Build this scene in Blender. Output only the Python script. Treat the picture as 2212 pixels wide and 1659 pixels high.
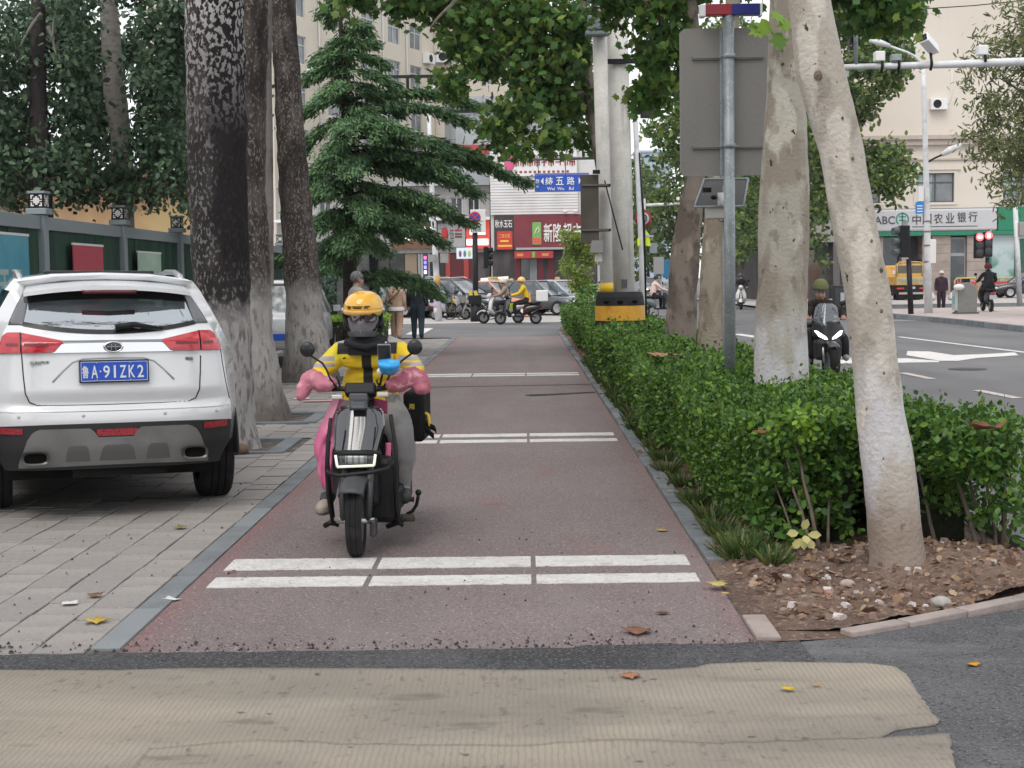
import bpy, bmesh, math, random
import numpy as np
from mathutils import Vector, Matrix, noise
for o in list(bpy.data.objects):
 bpy.data.objects.remove(o)
R = math.radians
PI = math.pi
rnd = random.Random(11)
nrs = np.random.RandomState(5)
scene = bpy.context.scene
COL = scene.collection
# camera
CAM_H = 1.62
FPX = 3097.0
YAW, PITCH, ROLL = R(0.457), R(4.26), R(0.8)
cam_d = bpy.data.cameras.new('camera')
cam = bpy.data.objects.new('camera', cam_d)
COL.objects.link(cam)
cam_d.sensor_width = 36.0
cam_d.lens = 36.0 * FPX / 2212.0
cam_d.clip_start = 0.1
cam_d.clip_end = 3000
cam_m = Matrix.Translation((0, 0, CAM_H)) @ Matrix.Rotation(YAW, 4, 'Z') @ Matrix.Rotation(PI / 2 - PITCH, 4, 'X') @ Matrix.Rotation(-ROLL, 4, 'Z')
cam.matrix_world = cam_m
scene.camera = cam
cam_d.dof.use_dof = False
# world, sun, exposure
SUN_EL, SUN_AZ = R(55), R(200)
world = bpy.data.worlds.new('World')
scene.world = world
world.use_nodes = True
wt = world.node_tree
bg = wt.nodes['Background']
sky = wt.nodes.new('ShaderNodeTexSky')
sky.sky_type = 'NISHITA'
sky.sun_disc = False
sky.sun_elevation = SUN_EL
sky.sun_rotation = SUN_AZ
sky.air_density = 1.0
sky.dust_density = 4.0
cloudmix = wt.nodes.new('ShaderNodeMix')
cloudmix.data_type = 'RGBA'
cloudmix.inputs['Factor'].default_value = 0.86
cloudmix.inputs['B'].default_value = (8.6, 8.75, 9.0, 1)
wt.links.new(sky.outputs['Color'], cloudmix.inputs['A'])
wt.links.new(cloudmix.outputs['Result'], bg.inputs['Color'])
bg.inputs['Strength'].default_value = 0.12
sun_d = bpy.data.lights.new('sun', 'SUN')
sun_d.energy = 1.3
sun_d.angle = R(35)
sun_d.color = (1.0, 0.97, 0.93)
sun = bpy.data.objects.new('sun', sun_d)
COL.objects.link(sun)
sun.location = (0, 0, 30)
sdir = Vector((math.sin(SUN_AZ) * math.cos(SUN_EL), math.cos(SUN_AZ) * math.cos(SUN_EL), math.sin(SUN_EL)))
sun.rotation_euler = sdir.to_track_quat('Z', 'Y').to_euler()
vs = scene.view_settings
vs.view_transform = 'Standard'
vs.look = 'None'
vs.gamma = 1
vs.exposure = 0.44
vs.use_curve_mapping = False
scene.cycles.max_bounces = 8
scene.cycles.transparent_max_bounces = 12
# placing: pixel of the 2212-wide photo -> world
def ray(px, py):
 v = Vector(((px - 1106.0) / FPX, -(py - 829.5) / FPX, -1.0))
 return (cam_m.to_3x3() @ v).normalized()
def G(px, py, z=0.0):
 d = ray(px, py)
 t = (z - CAM_H) / d.z
 return Vector((d.x * t, d.y * t, z))
def D(px, py, Y):
 d = ray(px, py)
 t = Y / d.y
 return Vector((d.x * t, Y, CAM_H + d.z * t))
def S(r, g, b):
 def f(c):
  c /= 255.0
  return c / 12.92 if c <= 0.04045 else ((c + 0.055) / 1.055) ** 2.4
 return (f(r), f(g), f(b))
def lerp(a, b, t):
 return a + (b - a) * t
def interp(x, xs, ys):
 return float(np.interp(x, xs, ys))
# materials
MATS = {}
def M(name, base, rough=0.6, layers=(), bump=None, metal=0.0, spec=0.5, coat=0.0, emit=None, var=0.0, vs_=6.0, fibre=None):
 """base colour (linear); layers = list of dict(c, s, lo, hi, k, st, d, j); bump = (scale, strength[, stretch])"""
 if name in MATS:
  return MATS[name]
 m = bpy.data.materials.new(name)
 m.use_nodes = True
 t = m.node_tree
 N, L = t.nodes, t.links
 b = N['Principled BSDF']
 b.inputs['Roughness'].default_value = rough
 b.inputs['Metallic'].default_value = metal
 b.inputs['Specular IOR Level'].default_value = spec if rough < .7 or spec != .5 else .18
 b.inputs['Coat Weight'].default_value = coat
 b.inputs['Coat Roughness'].default_value = 0.06
 tc = N.new('ShaderNodeTexCoord')
 def tex(k, s, st, d):
  mp = N.new('ShaderNodeMapping')
  mp.inputs['Scale'].default_value = st
  L.new(tc.outputs['Object'], mp.inputs['Vector'])
  if k == 'voronoi':
   x = N.new('ShaderNodeTexVoronoi'); x.inputs['Scale'].default_value = s
   out = x.outputs['Distance']
  elif k == 'cell':
   x = N.new('ShaderNodeTexVoronoi'); x.inputs['Scale'].default_value = s
   sx = N.new('ShaderNodeSeparateColor'); L.new(x.outputs['Color'], sx.inputs['Color']); out = sx.outputs['Red']
  elif k == 'wave':
   x = N.new('ShaderNodeTexWave'); x.inputs['Scale'].default_value = s
   x.inputs['Distortion'].default_value = d
   out = x.outputs['Fac']
  else:
   x = N.new('ShaderNodeTexNoise'); x.inputs['Scale'].default_value = s
   x.inputs['Detail'].default_value = d
   out = x.outputs['Fac']
  L.new(mp.outputs['Vector'], x.inputs['Vector'])
  return out
 def const(c):
  n = N.new('ShaderNodeRGB'); n.outputs[0].default_value = (c[0], c[1], c[2], 1); return n.outputs[0]
 cur = const(base)
 ls = list(layers)
 if var:
  ls.insert(0, dict(c=tuple(x * (1 - var) for x in base), s=vs_, lo=0.35, hi=0.65))
 for l in ls:
  if l.get('k') == 'z':
   sp = N.new('ShaderNodeSeparateXYZ'); L.new(tc.outputs['Object'], sp.inputs['Vector'])
   f = sp.outputs['Z']
   if l.get('j'):
    nz = tex('noise', l.get('s', 3), l.get('st', (1, 1, 1)), 4)
    ma = N.new('ShaderNodeMath'); ma.operation = 'MULTIPLY_ADD'
    L.new(nz, ma.inputs[0]); ma.inputs[1].default_value = l['j']; L.new(f, ma.inputs[2]); f = ma.outputs[0]
  elif l.get('k') == 'x':
   sp = N.new('ShaderNodeSeparateXYZ'); L.new(tc.outputs['Object'], sp.inputs['Vector'])
   nz = tex('noise', l.get('s', 3), l.get('st', (1, 1, 1)), 4)
   ma = N.new('ShaderNodeMath'); ma.operation = 'MULTIPLY_ADD'
   L.new(nz, ma.inputs[0]); ma.inputs[1].default_value = l.get('j', .3); L.new(sp.outputs['X'], ma.inputs[2]); f = ma.outputs[0]
  elif l.get('k') == 'island':
   gi = N.new('ShaderNodeNewGeometry'); f = gi.outputs['Random Per Island']
  elif l.get('k') == 'object':
   gi = N.new('ShaderNodeObjectInfo'); f = gi.outputs['Random']
  else:
   f = tex(l.get('k', 'noise'), l.get('s', 5), l.get('st', (1, 1, 1)), l.get('d', 4))
  mr = N.new('ShaderNodeMapRange')
  mr.inputs['From Min'].default_value = l.get('lo', 0.4)
  mr.inputs['From Max'].default_value = l.get('hi', 0.6)
  mr.inputs['To Max'].default_value = l.get('a', 1.0)
  L.new(f, mr.inputs['Value'])
  fac = mr.outputs['Result']
  if l.get('zlo') is not None:
   sp = N.new('ShaderNodeSeparateXYZ'); L.new(tc.outputs['Object'], sp.inputs['Vector'])
   z2 = N.new('ShaderNodeMapRange'); z2.inputs['From Min'].default_value = l['zlo']; z2.inputs['From Max'].default_value = l['zhi']
   L.new(sp.outputs['Z'], z2.inputs['Value'])
   mu = N.new('ShaderNodeMath'); mu.operation = 'MULTIPLY'; L.new(fac, mu.inputs[0]); L.new(z2.outputs['Result'], mu.inputs[1]); fac = mu.outputs[0]
  mx = N.new('ShaderNodeMix'); mx.data_type = 'RGBA'
  L.new(fac, mx.inputs['Factor']); L.new(cur, mx.inputs['A'])
  mx.inputs['B'].default_value = (*l['c'], 1)
  cur = mx.outputs['Result']
 L.new(cur, b.inputs['Base Color'])
 if bump:
  bl = bump if isinstance(bump, list) else [bump]
  prev = None
  for bb in bl:
   f = tex(bb[3] if len(bb) > 3 else 'noise', bb[0], bb[2] if len(bb) > 2 else (1, 1, 1), 5)
   bn = N.new('ShaderNodeBump'); bn.inputs['Strength'].default_value = bb[1]; bn.inputs['Distance'].default_value = 0.02
   L.new(f, bn.inputs['Height'])
   if prev: L.new(prev, bn.inputs['Normal'])
   prev = bn.outputs['Normal']
  L.new(prev, b.inputs['Normal'])
 if emit:
  b.inputs['Emission Color'].default_value = (*emit[0], 1)
  b.inputs['Emission Strength'].default_value = emit[1]
 MATS[name] = m
 return m
def leaf_mat(name, cols, rough=0.45, trans=0.25):
 """leaf colours vary leaf by leaf"""
 if name in MATS:
  return MATS[name]
 m = bpy.data.materials.new(name); m.use_nodes = True
 t = m.node_tree; N, L = t.nodes, t.links
 b = N['Principled BSDF']; out = N['Material Output']
 gi = N.new('ShaderNodeNewGeometry')
 cr = N.new('ShaderNodeValToRGB')
 cr.color_ramp.interpolation = 'LINEAR'
 el = cr.color_ramp.elements
 el[0].position = 0; el[0].color = (*cols[0], 1)
 el[1].position = 1; el[1].color = (*cols[-1], 1)
 for i, c in enumerate(cols[1:-1]):
  e = el.new((i + 1) / (len(cols) - 1)); e.color = (*c, 1)
 L.new(gi.outputs['Random Per Island'], cr.inputs['Fac'])
 L.new(cr.outputs['Color'], b.inputs['Base Color'])
 b.inputs['Roughness'].default_value = rough; b.inputs['Specular IOR Level'].default_value = .3
 tr = N.new('ShaderNodeBsdfTranslucent')
 hs = N.new('ShaderNodeHueSaturation'); hs.inputs['Value'].default_value = 1.3; hs.inputs['Hue'].default_value = 0.485
 L.new(cr.outputs['Color'], hs.inputs['Color']); L.new(hs.outputs['Color'], tr.inputs['Color'])
 mx = N.new('ShaderNodeMixShader'); mx.inputs['Fac'].default_value = trans
 L.new(b.outputs[0], mx.inputs[1]); L.new(tr.outputs[0], mx.inputs[2]); L.new(mx.outputs[0], out.inputs['Surface'])
 MATS[name] = m
 return m
def glass_mat(name, tint, gloss_col=(0.9, 0.95, 1.0), opacity=0.3, rough=0.02, mirror=0.0):
 """thin tinted glazing: part see-through, mirror-like at grazing angles"""
 if name in MATS:
  return MATS[name]
 m = bpy.data.materials.new(name); m.use_nodes = True
 t = m.node_tree; N, L = t.nodes, t.links
 b = N['Principled BSDF']; out = N['Material Output']
 b.inputs['Base Color'].default_value = (*tint, 1); b.inputs['Roughness'].default_value = rough
 b.inputs['Specular IOR Level'].default_value = 0.9
 tp = N.new('ShaderNodeBsdfTransparent'); tp.inputs['Color'].default_value = (min(1, tint[0] * 3 + .55), min(1, tint[1] * 3 + .62), min(1, tint[2] * 3 + .60), 1)
 mx = N.new('ShaderNodeMixShader'); mx.inputs['Fac'].default_value = opacity
 L.new(tp.outputs[0], mx.inputs[1]); L.new(b.outputs[0], mx.inputs[2])
 gs = N.new('ShaderNodeBsdfGlossy'); gs.inputs['Color'].default_value = (*gloss_col, 1); gs.inputs['Roughness'].default_value = rough
 m2 = N.new('ShaderNodeMixShader'); m2.inputs['Fac'].default_value = mirror
 L.new(mx.outputs[0], m2.inputs[1]); L.new(gs.outputs[0], m2.inputs[2]); L.new(m2.outputs[0], out.inputs['Surface'])
 MATS[name] = m
 return m
# mesh builder
def frame(d):
 d = Vector(d).normalized()
 a = Vector((0, 0, 1)) if abs(d.z) < 0.95 else Vector((1, 0, 0))
 u = d.cross(a).normalized()
 return u, u.cross(d).normalized()
class MB:
 def __init__(s):
  s.v, s.f, s.sm = [], [], []
 def add(s, vs_, fs, smooth=False, mx=None):
  o = len(s.v)
  for p in vs_:
   p = Vector(p)
   s.v.append(mx @ p if mx else p)
  for f in fs:
   s.f.append([i + o for i in f]); s.sm.append(smooth)
  return s
 def box(s, c, d, rz=0.0, mx=None):
  x, y, z = d[0] / 2, d[1] / 2, d[2] / 2
  vs_ = [(-x, -y, -z), (x, -y, -z), (x, y, -z), (-x, y, -z), (-x, -y, z), (x, -y, z), (x, y, z), (-x, y, z)]
  m = Matrix.Translation(c) @ Matrix.Rotation(rz, 4, 'Z')
  if mx: m = mx @ m
  return s.add(vs_, [(0, 3, 2, 1), (4, 5, 6, 7), (0, 1, 5, 4), (1, 2, 6, 5), (2, 3, 7, 6), (3, 0, 4, 7)], False, m)
 def bx(s, x0, x1, y0, y1, z0, z1):
  return s.box(((x0 + x1) / 2, (y0 + y1) / 2, (z0 + z1) / 2), (x1 - x0, y1 - y0, z1 - z0))
 def tube(s, pts, r, n=10, caps=True, smooth=True):
  pts = [Vector(p) for p in pts]
  rs = list(r) if hasattr(r, '__len__') else [r] * len(pts)
  base = len(s.v)
  u = None
  for i, p in enumerate(pts):
   d = (pts[min(i + 1, len(pts) - 1)] - pts[max(i - 1, 0)])
   if d.length < 1e-9: d = Vector((0, 0, 1))
   d.normalize()
   if u is None:
    u, w = frame(d)
   else:
    u = (u - d * u.dot(d)).normalized(); w = u.cross(d).normalized()
   for k in range(n):
    a = 2 * PI * k / n
    s.v.append(p + (u * math.cos(a) + w * math.sin(a)) * rs[i])
  for i in range(len(pts) - 1):
   for k in range(n):
    k2 = (k + 1) % n
    s.f.append([base + i * n + k, base + i * n + k2, base + (i + 1) * n + k2, base + (i + 1) * n + k]); s.sm.append(smooth)
  if caps:
   s.f.append([base + k for k in range(n)][::-1]); s.sm.append(False)
   s.f.append([base + (len(pts) - 1) * n + k for k in range(n)]); s.sm.append(False)
  return s
 def cyl(s, p0, p1, r0, r1=None, n=16, smooth=True):
  return s.tube([p0, p1], [r0, r0 if r1 is None else r1], n, True, smooth)
 def lathe(s, prof, n=20, mx=None, smooth=True, a0=0.0, a1=2 * PI):
  """profile (r, z) turned about z"""
  full = abs(a1 - a0 - 2 * PI) < 1e-6
  cols_ = n if full else n + 1
  vs_ = []
  for (r, z) in prof:
   for k in range(cols_):
    a = a0 + (a1 - a0) * k / n
    vs_.append((r * math.cos(a), r * math.sin(a), z))
  fs = []
  for i in range(len(prof) - 1):
   for k in range(n):
    k2 = (k + 1) % cols_ if full else k + 1
    fs.append((i * cols_ + k, i * cols_ + k2, (i + 1) * cols_ + k2, (i + 1) * cols_ + k))
  return s.add(vs_, fs, smooth, mx)
 def ball(s, c, r, n=16, m=10, mx=None, smooth=True):
  rx, ry, rz = r if hasattr(r, '__len__') else (r, r, r)
  prof = [(math.sin(PI * i / m), -math.cos(PI * i / m)) for i in range(m + 1)]
  prof[0] = (0.001, -1); prof[-1] = (0.001, 1)
  mm = Matrix.Translation(c) @ Matrix.Diagonal((rx, ry, rz, 1))
  if mx: mm = mx @ mm
  return s.lathe(prof, n, mm, smooth)
 def prism(s, poly, h0, h1, mx=None, smooth=False):
  """polygon in xy extruded h0..h1 in z"""
  n = len(poly)
  vs_ = [(p[0], p[1], h0) for p in poly] + [(p[0], p[1], h1) for p in poly]
  fs = [list(range(n))[::-1], list(range(n, 2 * n))] + [(i, (i + 1) % n, n + (i + 1) % n, n + i) for i in range(n)]
  return s.add(vs_, fs, smooth, mx)
 def grid(s, fn, nu, nv, smooth=True, keep=None):
  vs_ = [fn(i / nu, j / nv) for j in range(nv + 1) for i in range(nu + 1)]
  fs = [(j * (nu + 1) + i, j * (nu + 1) + i + 1, (j + 1) * (nu + 1) + i + 1, (j + 1) * (nu + 1) + i)
    for j in range(nv) for i in range(nu) if keep is None or keep((i + .5) / nu, (j + .5) / nv)]
  return s.add(vs_, fs, smooth)
 def build(s, name, mat=None, parent=None, loc=None, bevel=0, seg=2, subsurf=0, solid=0, rot=None, kind=None, label=None):
  me = bpy.data.meshes.new(name)
  me.from_pydata([tuple(p) for p in s.v], [], s.f)
  me.polygons.foreach_set('use_smooth', s.sm)
  me.validate()
  o = bpy.data.objects.new(name, me)
  COL.objects.link(o)
  if mat: me.materials.append(mat)
  if parent: o.parent = parent
  if loc is not None: o.location = loc
  if rot is not None: o.rotation_euler = rot
  if solid:
   md = o.modifiers.new('solid', 'SOLIDIFY'); md.thickness = abs(solid); md.offset = 1 if solid > 0 else -1
  if bevel:
   md = o.modifiers.new('bevel', 'BEVEL'); md.width = bevel; md.segments = seg; md.limit_method = 'ANGLE'; md.angle_limit = R(35)
  if subsurf:
   md = o.modifiers.new('sub', 'SUBSURF'); md.levels = subsurf; md.render_levels = subsurf
  if kind: o['kind'] = kind
  if label: o['label'] = label
  return o
def thing(name, label, cat, loc=(0, 0, 0), rz=0.0, group=None, rot=None):
 o = bpy.data.objects.new(name, None)
 o.empty_display_size = 0.2
 COL.objects.link(o)
 o.location = loc
 o.rotation_euler = rot if rot else (0, 0, rz)
 o['label'] = label; o['category'] = cat
 if group: o['group'] = group
 return o
def tag(o, label, cat, group=None):
 o['label'] = label; o['category'] = cat
 if group: o['group'] = group
 return o
def struct(o):
 o['kind'] = 'structure'; return o
def copy_tree(o, parent=None):
 c = o.copy(); COL.objects.link(c)
 if parent: c.parent = parent
 for ch in o.children:
  copy_tree(ch, c)
 return c
# text as real lettering --------------------------------------------------
_tx = {}
def text_mesh(s, extrude=0.0, bold=0.0):
 k = (s, extrude, bold)
 if k in _tx: return _tx[k]
 cu = bpy.data.curves.new('lettering', 'FONT')
 cu.body = s; cu.size = 1.0; cu.align_x = 'CENTER'; cu.align_y = 'CENTER'
 cu.extrude = extrude; cu.offset = bold; cu.resolution_u = 3
 ob = bpy.data.objects.new('lettering', cu); COL.objects.link(ob)
 bpy.context.view_layer.update()
 dg = bpy.context.evaluated_depsgraph_get()
 me = bpy.data.meshes.new_from_object(ob.evaluated_get(dg))
 bpy.data.objects.remove(ob); bpy.data.curves.remove(cu)
 co = np.array([v.co[:] for v in me.vertices])
 if len(co):
  mid = (co.max(0) + co.min(0)) / 2; ext = co.max(0) - co.min(0)
  me.transform(Matrix.Translation((-mid[0], -mid[1], 0)))
 else:
  ext = np.array([1, 1, 0])
 _tx[k] = (me, ext)
 return _tx[k]
def lettering(s, w, h, mat, parent, loc, rot=(PI / 2, 0, 0), extrude=0.0, bold=0.0, name='lettering'):
 """letters fitted to w x h, facing -y of the parent by default"""
 me, ext = text_mesh(s, extrude, bold)
 me = me.copy(); me.materials.clear(); me.materials.append(mat)
 sx = w / max(ext[0], 1e-6) if w else h / max(ext[1], 1e-6)
 sy = h / max(ext[1], 1e-6) if h else sx
 me.transform(Matrix.Diagonal((sx, sy, 1, 1)))
 o = bpy.data.objects.new(name, me); COL.objects.link(o)
 o.parent = parent; o.location = loc; o.rotation_euler = rot
 return o
# leaves --------------------------------------------------------------------
TPL = {
 'oval': (np.array([(0, 0, 0), (.26, .3, .05), (.3, .68, .05), (0, 1, -.03), (-.3, .68, .05), (-.26, .3, .05)]), [(0, 1, 2, 3), (0, 3, 4, 5)]),
 'quad': (np.array([(0, 0, 0), (.36, .45, .06), (0, 1, 0), (-.36, .45, .06)]), [(0, 1, 2, 3)]),
 'needle': (np.array([(-.06, 0, 0), (.06, 0, 0), (.03, 1, 0), (-.03, 1, 0)]), [(0, 1, 2, 3)]),
 'spray': (np.array([(-.05, 0, 0), (.05, 0, 0), (.15, .55, -.03), (.07, 1, -.1), (-.07, 1, -.1), (-.15, .55, -.03)]), [(0, 1, 2, 5), (5, 2, 3, 4)]),
 'maple': (np.array([(0, .32, .04), (0, 0, 0), (.28, .06, .0), (.3, .3, .02), (.62, .42, -.06), (.34, .56, .02), (.36, .78, -.04), (.16, .72, 0), (0, 1.05, -.08),
      (-.16, .72, 0), (-.36, .78, -.04), (-.34, .56, .02), (-.62, .42, -.06), (-.3, .3, .02), (-.28, .06, 0)]),
    [(0, 1, 2, 3), (0, 3, 4, 5), (0, 5, 6, 7), (0, 7, 8, 9), (0, 9, 10, 11), (0, 11, 12, 13), (0, 13, 14, 1)]),
}
def leaf_object(name, C, U, Nn, size, tpl, mat, parent=None, kind='stuff'):
 """C centres, U leaf directions, Nn leaf normals (n,3); size (n,)"""
 tv, tf = TPL[tpl]
 n, k = len(C), len(tv)
 U = U / (np.linalg.norm(U, axis=1, keepdims=True) + 1e-9)
 Nn = Nn - U * (Nn * U).sum(1, keepdims=True)
 Nn = Nn / (np.linalg.norm(Nn, axis=1, keepdims=True) + 1e-9)
 W = np.cross(U, Nn)
 sz = np.asarray(size).reshape(-1, 1, 1)
 V = C[:, None, :] + sz * (tv[None, :, 0:1] * W[:, None, :] + tv[None, :, 1:2] * U[:, None, :] + tv[None, :, 2:3] * Nn[:, None, :])
 V = V.reshape(-1, 3)
 me = bpy.data.meshes.new(name)
 lens = [len(f) for f in tf]
 loops = np.concatenate([np.array(f) for f in tf])
 allL = (loops[None, :] + (np.arange(n) * k)[:, None]).reshape(-1)
 tot = np.tile(np.array(lens), n)
 st = np.concatenate([[0], np.cumsum(tot)[:-1]])
 me.vertices.add(n * k); me.vertices.foreach_set('co', V.astype(np.float32).reshape(-1))
 me.loops.add(len(allL)); me.loops.foreach_set('vertex_index', allL.astype(np.int32))
 me.polygons.add(len(tot)); me.polygons.foreach_set('loop_start', st.astype(np.int32)); me.polygons.foreach_set('loop_total', tot.astype(np.int32))
 me.update(calc_edges=True)
 me.materials.append(mat)
 o = bpy.data.objects.new(name, me); COL.objects.link(o)
 if parent: o.parent = parent
 if kind: o['kind'] = kind
 return o
def rdir(n, up=0.0):
 a = nrs.normal(size=(n, 3)); a[:, 2] += up
 return a / np.linalg.norm(a, axis=1, keepdims=True)
def blob_points(blobs, per_m3=None, n=1000, clump=0.35, shell=0.55):
 """leaf positions in clumps inside ellipsoids (centre, radii)"""
 vol = np.array([b[1][0] * b[1][1] * b[1][2] for b in blobs]); vol = vol ** 0.75; vol /= vol.sum()
 out = []
 for (c, r), w in zip(blobs, vol):
  m = max(8, int(n * w))
  nc = max(3, m // 26)
  d = rdir(nc); rad = nrs.uniform(shell, 1.0, size=(nc, 1))
  cc = np.array(c) + d * rad * np.array(r)
  idx = nrs.randint(0, nc, m)
  out.append(cc[idx] + nrs.normal(size=(m, 3)) * clump * np.array([1, 1, .75]))
 return np.concatenate(out)
# materials used in many places
asphalt_red = M('red_asphalt', (.20, .163, .159), .85, [dict(c=(.222, .183, .178), s=.7, lo=.42, hi=.62), dict(c=(.165, .135, .135), s=.45, st=(2.2, .12, 1), lo=.54, hi=.66, a=.8), dict(c=(.13, .11, .11), s=3.1, lo=.64, hi=.72, a=.6), dict(c=(.10, .082, .082), s=75, lo=.54, hi=.61, d=2, a=.75), dict(c=(.31, .255, .248), s=95, lo=.58, hi=.64, d=2, a=.7), dict(c=(.26, .125, .12), s=2.2, st=(1, .3, 1), lo=.60, hi=.75, a=.5),
    dict(c=(.228, .196, .188), s=1.6, st=(1, .25, 1), lo=.52, hi=.7, a=.75), dict(c=(.27, .115, .11), k='x', s=9, j=.5, lo=-1.32, hi=-1.55, a=.42), dict(c=(.27, .12, .115), k='x', s=9, j=.5, lo=1.1, hi=1.35, a=.4), dict(c=(.40, .32, .31), s=62, lo=.645, hi=.68, d=2)], bump=[(140, .35), (9, .08)])
asphalt_road = M('road_asphalt', (.150, .148, .152), .8, [dict(c=(.120, .118, .122), s=.35, lo=.4, hi=.6), dict(c=(.19, .187, .185), s=120, lo=.55, hi=.7), dict(c=(.175, .17, .17), s=.8, st=(1, .12, 1), lo=.5, hi=.75)], bump=(90, .25))
asphalt_dark = M('fresh_asphalt', (.082, .080, .084), .85, [dict(c=(.055, .054, .057), s=1.3, lo=.4, hi=.62), dict(c=(.15, .148, .15), s=80, lo=.57, hi=.63, d=2), dict(c=(.03, .03, .032), s=70, lo=.58, hi=.64, d=2), dict(c=(.15, .148, .15), s=2.2, st=(1, .3, 1), lo=.58, hi=.75, a=.7)], bump=[(110, .5), (14, .15)])
asphalt_apron = M('apron_asphalt', (.115, .114, .119), .85, [dict(c=(.082, .081, .085), s=1.1, lo=.42, hi=.6), dict(c=(.17, .17, .174), s=95, lo=.57, hi=.64, d=2), dict(c=(.05, .05, .052), s=70, lo=.58, hi=.64, d=2), dict(c=(.25, .245, .245), s=1.9, st=(.4, 1, 1), lo=.56, hi=.75, a=.7)], bump=[(110, .5), (14, .12)])
stone_kerb = M('kerb_stone', (.19, .205, .215), .75, [dict(c=(.14, .15, .16), s=3, lo=.4, hi=.65), dict(c=(.27, .27, .27), s=60, lo=.6, hi=.7), dict(c=(.27, .285, .295), k='object', lo=.55, hi=1, a=.7)], bump=(60, .2))
paver_m = M('paver_stone', (.325, .298, .278), .82, [dict(c=(.27, .252, .24), k='object', lo=.3, hi=1), dict(c=(.27, .245, .23), s=2.2, lo=.45, hi=.68, a=.8), dict(c=(.45, .42, .39), s=90, lo=.58, hi=.7, a=.7), dict(c=(.20, .18, .165), s=26, lo=.62, hi=.7, a=.7)], bump=[(70, .25), (6, .1)])
paver_far = M('paver_stone_far', (.31, .288, .273), .82, [dict(c=(.275, .252, .238), k='island', lo=.2, hi=1), dict(c=(.26, .24, .225), s=1.1, lo=.45, hi=.65, a=.8), dict(c=(.43, .40, .375), s=90, lo=.58, hi=.7, a=.6)], bump=(50, .2))
white_paint = M('road_paint', (.62, .60, .58), .7, [dict(c=(.50, .48, .46), s=5, lo=.45, hi=.7), dict(c=(.33, .28, .27), s=55, lo=.60, hi=.68), dict(c=(.42, .37, .36), s=9, st=(.6, 1, 1), lo=.60, hi=.68, a=.7), dict(c=(.72, .70, .68), s=40, lo=.55, hi=.7)], bump=(90, .2))
soil_m = M('soil', (.118, .078, .060), .95, [dict(c=(.18, .125, .096), s=2.5, lo=.42, hi=.62), dict(c=(.08, .055, .045), s=22, lo=.54, hi=.68), dict(c=(.32, .24, .20), s=45, lo=.58, hi=.7)], bump=[(30, .7), (6, .4)])
joint_m = M('joint_dirt', (.10, .088, .080), .95, [dict(c=(.17, .15, .135), s=8, lo=.45, hi=.65)], bump=(60, .4))
pave_light = M('light_pavement', (.42, .385, .37), .8, [dict(c=(.36, .33, .315), s=.8, lo=.4, hi=.65), dict(c=(.50, .465, .45), s=30, lo=.55, hi=.7)], bump=(40, .1))
concrete = M('concrete', (.62, .60, .56), .85, [dict(c=(.50, .48, .445), s=3, lo=.42, hi=.65), dict(c=(.46, .45, .42), s=40, lo=.55, hi=.7), dict(c=(.24, .23, .215), s=1.5, st=(5, 5, .3), lo=.6, hi=.75, a=.6)], bump=(60, .15))
black_plastic = M('black_plastic', (.010, .010, .011), .5, var=.3, spec=.25)
black_gloss = M('black_gloss_paint', (.010, .011, .013), .14, coat=.7, spec=.5)
rubber = M('tyre_rubber', (.014, .014, .015), .85, [dict(c=(.034, .031, .029), s=9, lo=.5, hi=.72, a=.8)], bump=(60, .2), spec=.25)
steel_gal = M('galvanised_steel', (.30, .335, .345), .45, [dict(c=(.22, .25, .26), s=6, lo=.42, hi=.62), dict(c=(.38, .41, .42), s=40, lo=.55, hi=.7)], metal=.35)
chrome = M('chrome', (.75, .76, .78), .12, metal=1.0)
alloy = M('alloy', (.45, .46, .47), .3, metal=.8, var=.15)
pole_black = M('black_pole_paint', (.013, .013, .015), .5, var=.25, spec=.25)
pole_white = M('white_pole_paint', (.60, .61, .62), .45, [dict(c=(.46, .46, .46), s=4, lo=.5, hi=.7)])
white_plain = M('white_plastic', (.72, .72, .71), .4, var=.05)
skin_m = M('skin', (.42, .24, .175), .55, [dict(c=(.36, .19, .135), s=14, lo=.45, hi=.65)])
hair_black = M('black_hair', (.014, .012, .012), .55, bump=(60, .5, (1, 1, .2)))
hair_grey = M('grey_hair', (.19, .185, .185), .6, [dict(c=(.09, .088, .088), s=30, lo=.45, hi=.6)], bump=(60, .5, (1, 1, .2)))
glass_dark = M('dark_window_glass', (.030, .036, .042), .06, [dict(c=(.07, .08, .085), s=.9, lo=.45, hi=.65)], spec=.8)
red_lens = M('red_lamp_lens', (.42, .012, .022), .12, [dict(c=(.55, .05, .06), s=5, st=(1, 1, 3), lo=.5, hi=.62)], coat=.6)
def flat(name, poly, z, mat, parent=None):
 o = MB().add([(p[0], p[1], z) for p in poly], [list(range(len(poly)))]).build(name, mat, parent)
 if parent is None: struct(o)
 return o
# ground, roads, pavements
ground_m = M('distant_ground', (.16, .155, .15), .9, [dict(c=(.12, .12, .115), s=.1, lo=.4, hi=.6)])
flat('ground', [(-400, -60), (400, -60), (400, 700), (-400, 700)], -.03, ground_m)
KX0, KX1 = -1.79, 1.01
LY0, LY1 = 6.17, 39.0
flat('road', [(2.95, 6.8), (60, 6.8), (60, 400), (2.95, 400), (2.95, 51), (-90, 51), (-90, 39.0), (2.95, 39.0)], 0.0, asphalt_road)
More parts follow.
